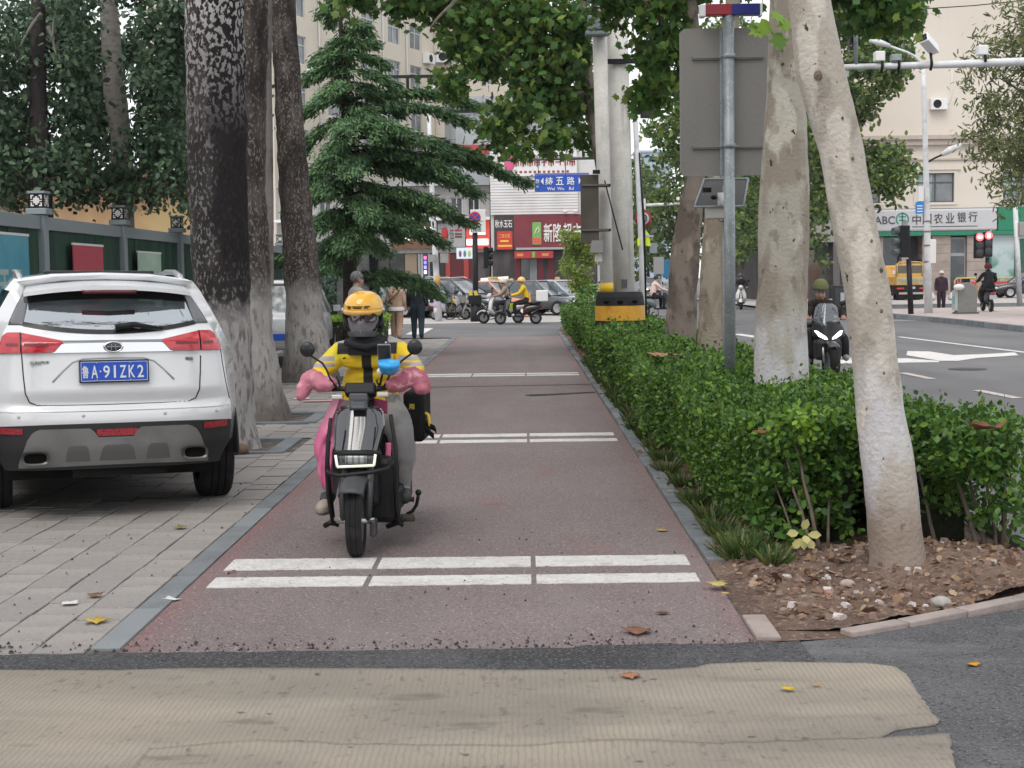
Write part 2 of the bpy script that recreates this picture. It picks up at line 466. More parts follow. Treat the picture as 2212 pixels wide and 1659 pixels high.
# front asphalt strip / apron, with the ragged edge where it was laid over the lane
def ragged(x0, x1, y, n, amp, seed):
 r = random.Random(seed)
 return [(x0 + (x1 - x0) * i / n, y + r.uniform(-amp, amp) * (1 if 0 < i < n else 0)) for i in range(n + 1)]
edge = [(-9, 6.13)] + ragged(-3.6, .2, 6.14, 60, .012, 3) + ragged(.25, 1.10, 6.19, 18, .014, 4) + [(1.2, 6.22)]
apron = MB()
pts = edge + [(1.2, 2.0), (-9, 2.0)]
apron.add([(p[0], p[1], .008) for p in pts], [list(range(len(pts)))[::-1]])
struct(apron.build('asphalt_strip', asphalt_dark))
apr2 = [(1.2, 2.0), (9, 2.0), (60, 2.0), (60, 6.8), (3.3, 6.8), (2.95, 7.25), (2.41, 6.80), (1.9, 6.52), (1.5, 6.30), (1.2, 6.20)]
struct(flat('asphalt_apron', apr2, .006, asphalt_apron))
flat('rear_ground', [(-60, -40), (60, -40), (60, 2.0), (-60, 2.0)], -.004, asphalt_apron).name = 'road_behind'
# red bike lane
lane = MB()
lane.grid(lambda u, v: (KX0 + (KX1 - KX0) * u, 6.0 + (LY1 - 6.0) * v, .004), 6, 40, False)
lane = struct(lane.build('bike_lane', asphalt_red))
n_bar = 0
for y0 in ((7.46, 7.69), (7.91, 8.20), (13.97, 14.21), (14.47, 14.74), (23.42, 23.68), (23.86, 24.11)):
 for (xa, xb) in ((-1.69, -.862), (-.832, .028), (.056, .918)):
  b = MB()
  n = 26
  rr = random.Random(n_bar)
  near = [(xa + (xb - xa) * i / n, y0[0] + rr.uniform(-.006, .006) + .004 * (xa + (xb - xa) * i / n)) for i in range(n + 1)]
  far = [(xa + (xb - xa) * i / n, y0[1] + rr.uniform(-.006, .006) - .01 * (xa + (xb - xa) * i / n)) for i in range(n + 1)]
  b.prism(near + far[::-1], .0045, .009)
  b.build('lane_stripe', white_paint, lane)
  n_bar += 1
# a tar seam and a patched slot across the lane
sm = MB(); sm.add([(-1.75, 21.2, .0085), (1.0, 21.35, .0085), (1.0, 21.43, .0085), (-1.75, 21.25, .0085)], [(0, 1, 2, 3)])
struct(sm.build('lane_seam', M('tar_seam', (.10, .085, .085), .8, var=.3), lane))
slot = MB(); slot.prism([(.02, 19.55), (.10, 19.38), (.30, 19.45), (1.0, 19.85), (1.0, 20.0), (.4, 19.75), (.1, 19.68)], .005, .0095)
slot.build('cable_slot_patch', M('patch_tar', (.055, .048, .048), .8, var=.3), lane)
# left kerb: flush blue-grey stones
kl = struct(MB().bx(KX0 - .145, KX0 - .001, 6.16, 38.6, -.05, .0).build('kerb_left', joint_m))
y = 6.2; i = 0
while y < 38.4:
 ln = 0.78 + rnd.uniform(-.03, .03)
 MB().bx(KX0 - .135 + rnd.uniform(-.004, .004), KX0 - .004, y, y + ln - .014, -.02, .012 + rnd.uniform(-.003, .004)).build('kerb_stone', stone_kerb, kl, bevel=.004 if y < 16 else 0)
 y += ln
# right kerb
kr = struct(MB().bx(KX1 + .002, KX1 + .12, 6.22, 41, -.05, .004).build('kerb_right', joint_m))
y = 6.24
kerb_pale = M('pale_kerb_stone', (.36, .30, .275), .8, [dict(c=(.28, .24, .22), s=8, lo=.42, hi=.65)], bump=(50, .25))
while y < 40.5:
 ln = (0.42 if y < 6.3 else 0.66) + rnd.uniform(-.04, .04)
 off = rnd.uniform(-.008, .012)
 if not (6.66 < y < 7.9):
  MB().bx(KX1 + .006 + off, KX1 + .115 + off, y, y + ln - .015, -.02, .026 + rnd.uniform(-.006, .012)).build('kerb_stone', kerb_pale if y < 6.6 else stone_kerb, kr, bevel=.006 if y < 16 else 0)
 y += ln
# front kerb of the planting bed
fk = struct(MB().bx(1.3, 1.31, 6.4, 6.41, -.05, 0).build('kerb_front', joint_m))
fpts = [(1.42, 6.30), (1.72, 6.47), (2.05, 6.68), (2.41, 6.92), (2.95, 7.36)]
for a, b in zip(fpts[:-1], fpts[1:]):
 va, vb = Vector((*a, 0)), Vector((*b, 0))
 d = (vb - va); ln = d.length; ang = math.atan2(d.y, d.x); mid = (va + vb) / 2
 MB().box((0, 0, 0), (ln - .012, .085, .05)).build('kerb_stone', kerb_pale, fk, loc=(mid.x, mid.y, .005), rot=(0, 0, ang), bevel=.006)
# road-side kerb of the planting strip
rk = struct(MB().bx(2.80, 2.95, 7.4, 44, -.05, .10).build('kerb_road_side', stone_kerb, bevel=.01))
# planting bed soil with a mound round the leaning tree
def soil_z(x, y):
 z = .012 + .03 * noise.noise((x * 2.1, y * 2.1, 0)) + .020 * noise.noise((x * 9, y * 9, 3)) + .012 * noise.noise((x * 26, y * 26, 5))
 z += .10 * math.exp(-((x - 2.35) ** 2 + (y - 7.55) ** 2) / .22) + .05 * math.exp(-((x - 1.9) ** 2 + (y - 7.65) ** 2) / .3)
 z *= min(1, max(0, (x - 1.06) * 6)) * min(1, max(0, (2.84 - x) * 6))
 return max(z, .001 + .01 * min(1, (x - 1.1) * 4)) + .006
def soil_front(x):
 return interp(x, [1.05, 1.42, 1.72, 2.05, 2.41, 2.95], [6.42, 6.36, 6.53, 6.74, 6.98, 7.42])
soil = MB()
def soil_pt(u, v):
 x = 1.06 + 1.78 * u
 f = soil_front(x)
 y = f + (10.5 - f) * v
 return (x, y, soil_z(x, y))
soil.grid(soil_pt, 150, 260)
struct(soil.build('soil_bed', soil_m))
flat('soil_strip', [(1.12, 10.5), (2.82, 10.5), (2.82, 44), (1.12, 44)], .012, soil_m)
flat('soil_corner', [(1.02, 6.2), (1.45, 6.26), (3.0, 7.4), (3.0, 8.6), (1.02, 8.6)], .007, soil_m)
# left pavement: sub-base, separate pavers, tree pits
PX = -1.935
struct(MB().bx(-5.75, PX, 6.12, 38.6, -.05, -.008).build('pavement', joint_m))
pav = bpy.data.objects['pavement']
pits = [(-2.88, 13.95, .62), (-2.98, 16.75, .62), (-3.5, 23.0, .8)]
pw, pl = .245, .25
base_paver = None; npv = 0
rest = MB()
row = 0
x = PX - .006
while x - pw > -5.72:
 y = 6.165 + (row % 2) * .125 - .125
 while y < 38.4:
  y0, y1 = max(y, 6.165), min(y + pl, 38.4)
  cx, cy = x - pw / 2, (y0 + y1) / 2
  inpit = any(abs(cx - p[0]) < p[2] and abs(cy - p[1]) < p[2] for p in pits)
  if not inpit and y1 - y0 > .05:
   dz = rnd.uniform(-.004, .003)
   if npv < 290 and cy < 10.6 and cx > -4.4:
    if base_paver is None:
     base_paver = MB().box((0, 0, -.02), (pw - .011, pl - .010, .044)).build('paver', paver_m, pav, bevel=.004, seg=1)
     o = base_paver
    else:
     o = base_paver.copy(); COL.objects.link(o)
    o.parent = pav
    o.location = (cx + rnd.uniform(-.002, .002), cy, dz)
    o.scale = (1, (y1 - y0 - .007) / (pl - .007), 1)
    o.rotation_euler = (rnd.uniform(-.012, .012), rnd.uniform(-.012, .012), rnd.uniform(-.008, .008))
    npv += 1
   else:
    zt = .002 + dz
    rest.add([(cx - pw / 2 + .003, y0 + .003, zt), (cx + pw / 2 - .003, y0 + .003, zt), (cx + pw / 2 - .003, y1 - .003, zt), (cx - pw / 2 + .003, y1 - .003, zt)], [(0, 1, 2, 3)])
  y += pl
 x -= pw; row += 1
rest.build('paver_field', paver_far, pav, kind='stuff')
pit_soil = M('pit_soil', (.085, .068, .058), .95, var=.35, vs_=20, bump=(25, .8))
for (cx, cy, r) in pits:
 p = struct(MB().grid(lambda u, v: (cx - r + 2 * r * u, cy - r + 2 * r * v, -.02 + .02 * noise.noise((u * 9, v * 9, cx))), 24, 24).build('tree_pit', pit_soil))
 for (a0, a1, b0, b1) in ((cx - r, cx + r, cy - r, cy - r + .10), (cx - r, cx + r, cy + r - .10, cy + r), (cx - r, cx - r + .10, cy - r + .104, cy + r - .104), (cx + r - .16, cx + r, cy - r + .104, cy + r - .104)):
  MB().bx(a0, a1, b0, b1, -.05, .02).build('pit_edging', stone_kerb, p, bevel=.005)
flat('side_ground', [(-60, 5.9), (-5.75, 5.9), (-5.75, 38.6), (-60, 38.6)], -.012, soil_m)
# far side of the crossing: pale forecourt, crosswalk bars, right-hand corner pavement
flat('forecourt', [(-60, 51), (2.2, 51), (2.2, 80), (-60, 80)], .004, pave_light)
struct(MB().bx(-60, 2.2, 50.8, 51.0, -.02, .012).build('forecourt_kerb', stone_kerb))
for k in range(5):
 x0 = -7.2 + k * .95
 MB().bx(x0, x0 + .5, 41.5, 46.5, .0045, .009).build('crosswalk_bar', white_paint, bpy.data.objects['road'])
# corner island on the right with its kerb
isl_front = [G(1965, 690), G(2085, 702), G(2212, 717)]
ip = [(p.x, p.y) for p in isl_front]
ip += [(16.5, 31.5), (22, 27), (40, 24), (40, 58), (17, 58), (ip[0][0] + .4, 56.5), (ip[0][0] - .5, 54.5)]
isl = MB().prism(ip, -.02, .15).build('corner_pavement', M('corner_paving', (.44, .37, .345), .8, [dict(c=(.36, .31, .29), s=1.5, lo=.42, hi=.62), dict(c=(.5, .44, .42), s=30, lo=.55, hi=.7)], bump=(40, .1)))
struct(isl)
ik = struct(MB().bx(30, 30.05, 30, 30.05, -.01, .01).build('corner_kerb', stone_kerb))
for a, b in zip([ip[-1]] + ip[:5], ip[:6]):
 va, vb = Vector((*a, 0)), Vector((*b, 0)); d = vb - va
 nseg = max(1, int(d.length / 1.0))
 for k in range(nseg):
  c = va + d * ((k + .5) / nseg)
  MB().box((0, 0, 0), (d.length / nseg - .012, .16, .17)).build('kerb_stone', stone_kerb, ik, loc=(c.x, c.y, .078), rot=(0, 0, math.atan2(d.y, d.x)), bevel=.012)
# far pavement before the bank
flat('bank_pavement', [(11, 66), (60, 66), (60, 93), (11, 93)], .10, pave_light)
struct(MB().bx(11, 60, 65.8, 66.0, -.02, .13).build('bank_kerb', stone_kerb))
# road markings on the right
road = bpy.data.objects['road']
def mark(name, pts, m=white_paint, z=.008):
 b = MB().prism([(p[0], p[1]) for p in pts], .0045, z)
 return b.build(name, m, road)
worn_paint = M('worn_pink_paint', (.50, .44, .41), .8, [dict(c=(.30, .28, .27), s=12, lo=.5, hi=.66)])
def line_mark(name, a, b, w, m=white_paint):
 a, b = Vector(a[:2]), Vector(b[:2]); d = (b - a).normalized(); nn = Vector((-d.y, d.x)) * w / 2
 return mark(name, [a - nn, b - nn, b + nn, a + nn], m)
for (pa, pb) in (((1950, 806), (2012, 819)), ((2112, 844), (2198, 861))):
 a, b = G(*pa), G(*pb); line_mark('lane_dash', a, b, .15, worn_paint)
line_mark('lane_dash', (5.75, 12.0, 0), (5.85, 15.0, 0), .15, worn_paint)
line_mark('lane_dash', (6.1, 26.5, 0), (6.2, 29.0, 0), .15, worn_paint)
a, b = G(1942, 728), G(2225, 763); line_mark('solid_lane_line', a, b, .15)
line_mark('edge_line', G(1900, 694), G(1975, 692), .15)
line_mark('stop_line', G(1590, 722), G(1645, 730), .3)
ar = [G(*p) for p in ((1835, 772), (1942, 768), (1955, 771), (2098, 766), (2160, 761), (2196, 764), (2185, 770), (2128, 772), (2105, 779), (2068, 781), (2035, 779), (1942, 779), (1835, 781))]
a_head = [G(*p) for p in ((1960, 759), (2008, 760), (2060, 768), (2120, 766), (2192, 762), (2200, 768), (2110, 774), (2070, 780), (2030, 780), (1958, 768))]
mark('turn_arrow', a_head[::-1])
a_sh = [G(*p) for p in ((1800, 779), (1956, 774.5), (2029, 780.2), (2028, 783), (1800, 786))]
mark('turn_arrow', a_sh[::-1], z=.0075)
# manhole
mh = MB(); c = G(2090, 798); mh.lathe([(.001, .012), (.30, .012), (.31, .004)], 24, Matrix.Translation((c.x, c.y, 0)))
mh.build('manhole_cover', M('iron_cover', (.035, .034, .034), .6, var=.3), road)
# woven mats lying on the asphalt in front
def mat_mesh(fn, nu, nv):
 return MB().grid(fn, nu, nv)
jute = M('woven_jute', (.29, .255, .21), .95, [dict(c=(.235, .212, .182), s=.9, lo=.4, hi=.62), dict(c=(.15, .132, .11), s=30, st=(1, .5, 1), lo=.58, hi=.72, a=.8), dict(c=(.36, .318, .262), s=1.7, st=(.5, 1.5, 1), lo=.5, hi=.68, a=.8), dict(c=(.17, .152, .128), s=1.2, st=(.4, 3, 1), lo=.58, hi=.72, a=.8), dict(c=(.13, .118, .10), s=2.6, st=(.7, 1.6, 1), lo=.62, hi=.70, a=.7), dict(c=(.42, .365, .29), s=.5, st=(1, 2, 1), lo=.5, hi=.7, a=.8), dict(c=(.09, .08, .07), s=11, lo=.68, hi=.73, a=.85), dict(c=(.20, .178, .148), k='wave', s=14, d=2.5, lo=.5, hi=.95, a=.34)],
   bump=[(14, .16, (1, 1, 1), 'wave'), (150, .5), (3, .4)])
def edge_y(x):
 return interp(x, [-4, -2.2, -1.45, -.83, -.07, .49, .72, .81, 1.08, 1.45, 1.52], [5.88, 5.876, 5.83, 5.755, 5.72, 5.745, 5.79, 5.84, 5.86, 5.82, 5.74])
def right_x(y):
 return interp(y, [3.0, 4.70, 4.86, 4.96, 5.01, 5.35, 5.66, 5.76, 5.86], [1.25, 1.22, 1.21, 1.30, 1.465, 1.493, 1.515, 1.50, 1.42])
def m1(u, v):
 yb = 2.2
 x = -4.2 + 5.7 * u
 yt = edge_y(x) + .008 * noise.noise((x * 22, 0, 0))
 y = yb + (yt - yb) * v
 xr = right_x(y) + .010 * noise.noise((0, y * 30, 0)) + .006 * noise.noise((3, y * 110, 0)); x = -4.2 + (xr + 4.2) * u
 z = .014 + .006 * max(0, noise.noise((x * 1.6, y * 3.2, 0))) + .010 * max(0, 1 - abs(y - 4.99 - .05 * x + .02 * math.sin(4 * x)) / .05) * (1 if x > .2 or x < -1.9 else .3)
 z += .022 * max(0, 1 - abs(v - 1) / .03) * max(0, math.sin((x + 1.75) * 1.35)) * (1 if -1.75 < x < .6 else 0)
 return (x, y, z)
o = MB().grid(m1, 220, 150).build('jute_mat', jute, solid=-.008)
tag(o, 'beige woven jute mat spread over the asphalt along the bottom edge', 'mat')
def m2(u, v):
 y = 2.2 + (4.80 + .02 * math.sin(3 * u * 2.7) + .012 * noise.noise((u * 40, 0, 1)) - 2.2) * v; x = -1.3 + (interp(y, [2.2, 4.53, 4.8], [1.2, 1.375, 1.44]) + .012 * noise.noise((0, v * 90, 3)) + 1.3) * u
 return (x, y, .028 + .007 * max(0, noise.noise((x * 2, y * 4, 7))) + .016 * max(0, 1 - abs(v - 1) / .03) * max(0, math.sin(5 * x)))
o = MB().grid(m2, 130, 100).build('jute_mat', jute, solid=-.008)
tag(o, 'second jute mat overlapping the first at the bottom right, with a frayed fold', 'mat')
# barks and leaves
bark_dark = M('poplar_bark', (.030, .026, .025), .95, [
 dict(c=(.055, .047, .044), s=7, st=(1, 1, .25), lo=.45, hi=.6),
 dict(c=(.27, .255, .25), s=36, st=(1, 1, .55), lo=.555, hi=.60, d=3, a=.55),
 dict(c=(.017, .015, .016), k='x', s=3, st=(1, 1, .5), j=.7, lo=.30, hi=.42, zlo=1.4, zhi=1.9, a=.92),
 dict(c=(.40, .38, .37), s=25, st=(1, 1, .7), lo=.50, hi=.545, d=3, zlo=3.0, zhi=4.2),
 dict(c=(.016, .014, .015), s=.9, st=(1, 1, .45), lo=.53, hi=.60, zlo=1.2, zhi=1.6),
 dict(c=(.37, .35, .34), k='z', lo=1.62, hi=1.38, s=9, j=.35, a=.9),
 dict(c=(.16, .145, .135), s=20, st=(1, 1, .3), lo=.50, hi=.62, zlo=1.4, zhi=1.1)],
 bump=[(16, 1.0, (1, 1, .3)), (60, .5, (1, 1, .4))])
bark_brown = M('brown_poplar_bark', (.052, .041, .036), .95, [
 dict(c=(.10, .085, .075), s=10, st=(1, 1, .25), lo=.45, hi=.6),
 dict(c=(.23, .205, .19), s=36, st=(1, 1, .6), lo=.55, hi=.60, d=3, a=.8),
 dict(c=(.025, .02, .019), s=1.6, st=(1, 1, .4), lo=.53, hi=.62, a=.8),
 dict(c=(.37, .35, .335), k='z', lo=1.85, hi=1.55, s=8, j=.4, a=.9),
 dict(c=(.19, .165, .15), s=20, st=(1, 1, .3), lo=.52, hi=.64, zlo=1.5, zhi=1.2),
 dict(c=(.10, .08, .07), k='z', lo=.75, hi=.3, s=6, j=.4, a=.8)],
 bump=[(14, 1.0, (1, 1, .25)), (60, .5, (1, 1, .4))])
def plane_bark(name, base, warm, seed, white_top, white_bot):
 return M(name, base, .9, [
  dict(c=warm, s=2.2 + seed * .3, st=(1, 1, .5), lo=.47, hi=.54),
  dict(c=tuple(x * .68 for x in warm), s=7, st=(1, 1, .7), lo=.585, hi=.64, a=.7),
  dict(c=tuple(min(1, x * 1.3) for x in base), s=4, st=(1, 1, .45), lo=.57, hi=.63),
  dict(c=(.075, .058, .046), s=17 + seed, st=(1, 1, .75), lo=.665, hi=.70),
  dict(c=(.56, .545, .56), s=5, st=(1, 1, .5), lo=.42, hi=.54, zlo=white_top + .25, zhi=white_top - .1, a=.9),
  dict(c=(.26, .20, .16), k='z', lo=white_bot + .22, hi=white_bot - .1, s=7, j=.3, a=.9)],
  bump=[(9, .3, (1, 1, .6)), (38, .5), (3, .12)])
bark_a = plane_bark('plane_bark_pale', (.47, .43, .375), (.43, .385, .325), 1, 1.02, .50)
bark_b = plane_bark('plane_bark_mottled', (.41, .38, .32), (.31, .265, .215), 2, 1.15, .1)
bark_c = plane_bark('plane_bark_olive', (.30, .265, .205), (.23, .19, .145), 4, .3, .1)
bark_d = plane_bark('plane_bark_flaky', (.215, .178, .150), (.135, .108, .09), 3, .4, .1)
bark_far = M('distant_bark', (.10, .085, .075), .95, var=.3, vs_=3)
stem_m = M('shrub_stem', (.16, .125, .10), .9, var=.3, vs_=12)
lf_hedge = leaf_mat('hedge_leaf', [S(44, 70, 34), S(62, 96, 42), S(84, 122, 50), S(70, 106, 44), S(116, 148, 58), S(50, 80, 38)], .38, .22)
lf_hedge_young = leaf_mat('young_hedge_leaf', [S(96, 136, 44), S(120, 158, 52), S(140, 172, 66), S(84, 124, 48)], .4, .3)
lf_plane = leaf_mat('plane_leaf', [S(50, 80, 42), S(68, 104, 50), S(88, 126, 58), S(58, 88, 46), S(124, 146, 66), S(72, 92, 50)], .5, .3)
lf_dark = leaf_mat('dark_ivy_leaf', [S(54, 74, 58), S(68, 92, 70), S(88, 114, 84), S(62, 82, 66), S(112, 132, 100)], .42, .18)
lf_cedar = leaf_mat('cedar_needles', [S(64, 94, 72), S(82, 116, 82), S(102, 138, 92), S(126, 156, 100), S(74, 104, 76)], .6, .15)
lf_column = leaf_mat('avenue_leaf', [S(58, 84, 52), S(76, 104, 60), S(96, 122, 66), S(138, 150, 80), S(66, 90, 60)], .5, .25)
lf_pagoda = leaf_mat('pagoda_leaf', [S(70, 82, 54), S(92, 104, 64), S(116, 124, 76), S(80, 90, 60), S(134, 138, 88)], .5, .25)
lf_dry = leaf_mat('dry_leaf', [S(138, 108, 86), S(160, 132, 106), S(112, 82, 64), S(176, 154, 126), S(148, 116, 98), S(98, 72, 58)], .8, .15)
lf_grass = leaf_mat('grass_blade', [S(50, 78, 40), S(70, 98, 50), S(90, 108, 58), S(120, 118, 70)], .5, .25)
lf_sapling = leaf_mat('sapling_leaf', [S(104, 128, 52), S(128, 150, 62), S(90, 116, 50), S(150, 156, 74)], .5, .3)
def trunk_mb(path, radii, n=22, step=.10, amp=.02, seed=0, freq=3.0, mb=None):
 """bumpy tapered trunk along a path of points"""
 mb = mb or MB()
 pts = [Vector(p) for p in path]
 L_ = [0]
 for a, b in zip(pts[:-1], pts[1:]): L_.append(L_[-1] + (b - a).length)
 m = max(3, int(L_[-1] / step))
 base = len(mb.v)
 for i in range(m + 1):
  t = L_[-1] * i / m
  p = Vector([np.interp(t, L_, [q[k] for q in pts]) for k in range(3)])
  r = float(np.interp(t, L_, radii))
  for k in range(n):
   a = 2 * PI * k / n
   q = Vector((math.cos(a), math.sin(a), 0))
   h = noise.noise((q.x * freq * .5 + seed, q.y * freq * .5, p.z * freq * .55)) + .5 * noise.noise((q.x * 4 + seed, q.y * 4, p.z * freq * 1.6)) + .3 * noise.noise((q.x * 9 + seed, q.y * 9, p.z * 9))
   mb.v.append(p + q * (r + amp * h))
 for i in range(m):
  for k in range(n):
   k2 = (k + 1) % n
   mb.f.append([base + i * n + k, base + i * n + k2, base + (i + 1) * n + k2, base + (i + 1) * n + k]); mb.sm.append(True)
 mb.f.append([base + m * n + k for k in range(n)]); mb.sm.append(False)
 return mb
def crown(parent, blobs, n, size, mat, tpl='quad', clump=.3, shell=.5, up=.2, droop=0.0, name='crown'):
 C = blob_points(blobs, n=n, clump=clump, shell=shell)
 U = rdir(len(C)); U[:, 2] -= droop
 N_ = rdir(len(C), up + .6)
 return leaf_object(name, C, U, N_, nrs.uniform(.7, 1.25, len(C)) * size, tpl, mat, parent)
def branch_mb(mb, p0, p1, r0, r1, sag=.0, n=7, seed=0):
 pts = []
 p0, p1 = Vector(p0), Vector(p1)
 for i in range(7):
  t = i / 6
  p = p0.lerp(p1, t); p.z += sag * 4 * t * (1 - t)
  if 0 < i < 6: p += Vector((noise.noise((seed, t * 3, 0)), noise.noise((seed, t * 3, 5)), noise.noise((seed, t * 3, 9)))) * (p1 - p0).length * .05
  pts.append(p)
 mb.tube(pts, [lerp(r0, r1, i / 6) for i in range(7)], n)
 return pts
# three dark poplars on the left pavement
def poplar(loc, path, radii, mat, label, seed, cr):
 t = thing('poplar_tree', label, 'tree', loc, group='dark poplar trunks beside the pavement')
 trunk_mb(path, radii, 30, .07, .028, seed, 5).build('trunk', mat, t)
 mb = MB()
 top = Vector(path[-1])
 for k in range(6):
  a = k * 1.05 + seed
  branch_mb(mb, top - Vector((0, 0, .6 + .1 * k)), top + Vector((math.cos(a) * 1.7, math.sin(a) * 1.7, 1.2 + .3 * k)), .09, .02, .1, seed=k + seed)
 mb.build('limb', mat, t)
 crown(t, [(top + Vector((0, 0, 2.1)), (2.2, 2.2, 1.9))] + cr, 2600, .17, lf_dark, clump=.35)
 return t
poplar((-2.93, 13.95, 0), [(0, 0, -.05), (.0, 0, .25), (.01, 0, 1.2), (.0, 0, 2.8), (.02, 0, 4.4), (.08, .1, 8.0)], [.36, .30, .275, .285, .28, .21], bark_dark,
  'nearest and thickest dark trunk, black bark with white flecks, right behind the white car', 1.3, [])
poplar((-3.20, 16.75, 0), [(.06, 0, -.05), (.04, 0, .3), (.0, 0, 1.0), (-.02, 0, 2.6), (.03, 0, 3.6), (.10, 0, 4.8), (.16, .1, 8.2)], [.43, .35, .275, .25, .24, .22, .2], bark_brown,
  'middle brown-grey trunk squeezed between the two dark trunks, whitewashed at its foot', 4.1, [])
poplar((-3.44, 23.0, 0), [(.02, 0, -.05), (.0, 0, .35), (-.05, 0, 1.0), (-.14, 0, 2.6), (-.22, 0, 4.2), (-.38, .1, 8.8)], [.50, .40, .30, .255, .21, .18], bark_brown,
  'farthest dark trunk with a wide flared whitewashed foot, left of the cedar', 7.7, [])
# plane trees in the planting strip
def img_path(pts, Y):
 """trunk centre line and radii read off the photo: (x left, x right, y) at distance Y"""
 P_, R_ = [], []
 for (xl, xr, y) in pts:
  a, b = D(xl, y, Y), D(xr, y, Y)
  P_.append((a + b) / 2); R_.append((b - a).length / 2)
 o = P_[0].copy(); o.z = 0
 return o, [p - o for p in P_], R_
o, p, r = img_path([(572, 592, 620), (571, 590, 400), (568, 588, 200), (564, 587, 0), (562, 586, -200)], 20.0)
sl = thing('slim_tree', 'slim pale grey stem between the middle and the farthest dark trunks', 'tree', o)
trunk_mb(p, r, 12, .2, .008, 3.1, 3).build('trunk', M('slim_bark', (.21, .185, .175), .95, [dict(c=(.12, .10, .095), s=9, st=(1, 1, .3), lo=.45, hi=.62)], bump=(24, .6)), sl)
crown(sl, [(p[-1] + Vector((0, 0, 1.4)), (1.2, 1.2, 1.2))], 500, .15, lf_dark)
o, p, r = img_path([(1876, 2006, 1245), (1880, 1998, 1200), (1872, 1985, 1100), (1860, 1975, 1000), (1848, 1955, 900), (1845, 1943, 800), (1829, 1924, 640), (1802, 1896, 500), (1772, 1866, 333), (1720, 1826, 167), (1700, 1794, 0), (1670, 1755, -200), (1650, 1725, -420)], 7.5)
ta = thing('plane_tree', 'leaning pale plane trunk at the near right, its foot in the reddish soil', 'tree', o, group='plane trees in the planting strip')
trunk_mb(p, r, 34, .05, .010, 2.2, 4).build('trunk', bark_a, ta)
mb = MB()
for k in range(5):
 a = k * 1.26
 branch_mb(mb, p[-1] - Vector((0, 0, .2)), p[-1] + Vector((math.cos(a) * 1.6, math.sin(a) * 1.6, 1.5)), .07, .02, .1, seed=k)
mb.build('limb', bark_a, ta)
crown(ta, [(p[-1] + Vector((0, .8, 2.6)), (2.2, 1.9, 1.3))], 900, .17, lf_plane, 'maple')
for (wz, wa, ws) in ((2.62, -1.9, .022), (2.2, -1.35, .009), (1.78, -1.15, .008), (1.42, -1.3, .010), (.78, -1.4, .009), (.66, -1.9, .009), (1.1, -1.5, .008)):
 zc = Vector([np.interp(wz, [q.z for q in p], [q[i] for q in p]) for i in range(3)]); rr_ = float(np.interp(wz, [q.z for q in p], r))
 MB().ball((0, 0, 0), (ws, ws * .25, ws * 1.15), 10, 8).build('bark_knot', M('bark_knot', (.24, .18, .145), .95, var=.4, vs_=60, bump=(60, .6)), ta, loc=zc + Vector((math.cos(wa) * rr_, math.sin(wa) * rr_, 0)), rot=(0, 0, wa + PI / 2))
o, p, r = img_path([(1618, 1752, 1010), (1626, 1748, 900), (1629, 1745, 800), (1632, 1742, 700), (1638, 1745, 560), (1643, 1748, 430), (1648, 1745, 300), (1658, 1735, 130), (1665, 1730, 0), (1670, 1728, -160), (1668, 1722, -380)], 11.2)
tb = thing('plane_tree', 'upright mottled plane trunk beside the grey sign post, grey-white at its foot', 'tree', o, group='plane trees in the planting strip')
trunk_mb(p, r, 34, .06, .016, 5.2, 4).build('trunk', bark_b, tb)
mb = MB()
for k in range(5):
 a = k * 1.26 + .5
 branch_mb(mb, p[-1] - Vector((0, 0, .2)), p[-1] + Vector((math.cos(a) * 1.6, math.sin(a) * 1.6, 1.6)), .08, .02, .1, seed=k + 9)
tw = branch_mb(mb, D(1690, 112, 11.05) - o, D(1652, 50, 10.9) - o, .012, .004, .02, seed=77)
mb.build('limb', bark_b, tb)
crown(tb, [(p[-1] + Vector((0, .5, 2.6)), (2.4, 2.2, 1.3))], 1000, .17, lf_plane, 'maple')
C = np.array([D(x, y, 10.9) - o for (x, y) in ((1655, 42), (1668, 24), (1648, 62), (1678, 70), (1640, 55), (1690, 40))])
U = np.array([(-.3, -.2, -1), (.5, -.3, -.6), (-.8, -.2, -.3), (.2, -.2, -1), (-1, 0, -.2), (.3, -.3, -.8)], dtype=float)
leaf_object('twig_leaf', C, U, np.array([(0, -1, .4)] * 6, dtype=float) + nrs.normal(size=(6, 3)) * .3, np.array([.15, .14, .12, .15, .1, .12]), 'maple', lf_hedge_young, tb)
o, p, r = img_path([(1500, 1573, 900), (1505, 1571, 765), (1511, 1570, 640), (1518, 1569, 520), (1526, 1572, 440), (1540, 1580, 300), (1560, 1594, 100), (1575, 1602, -100), (1580, 1604, -260)], 15.6)
tc_ = thing('plane_tree', 'slim olive-brown plane trunk directly behind the grey sign post and solar panel', 'tree', o, group='plane trees in the planting strip')
trunk_mb(p, r, 28, .08, .014, 8.2, 4).build('trunk', bark_c, tc_)
mb = MB()
for k in range(5):
 a = k * 1.26 + .9
 branch_mb(mb, p[-1] - Vector((0, 0, .2)), p[-1] + Vector((math.cos(a) * 1.6, math.sin(a) * 1.6, 1.6)), .07, .02, .1, seed=k + 19)
mb.build('limb', bark_c, tc_)
crown(tc_, [(p[-1] + Vector((0, .3, 2.3)), (2.4, 2.2, 1.4))], 1000, .17, lf_plane, 'maple')
fb_ = [(D(x, y, 16) - o, (rx / 194, .5, ry / 194)) for (x, y, rx, ry) in ((1850, 8, 50, 30), (1910, 20, 55, 42), (1950, 10, 34, 50), (1800, -20, 60, 30), (1880, -40, 90, 30))]
crown(tc_, fb_, 1100, .12, lf_plane, 'maple', clump=.12, shell=.2, droop=.7, name='crown_bough')
Yd = 18.3
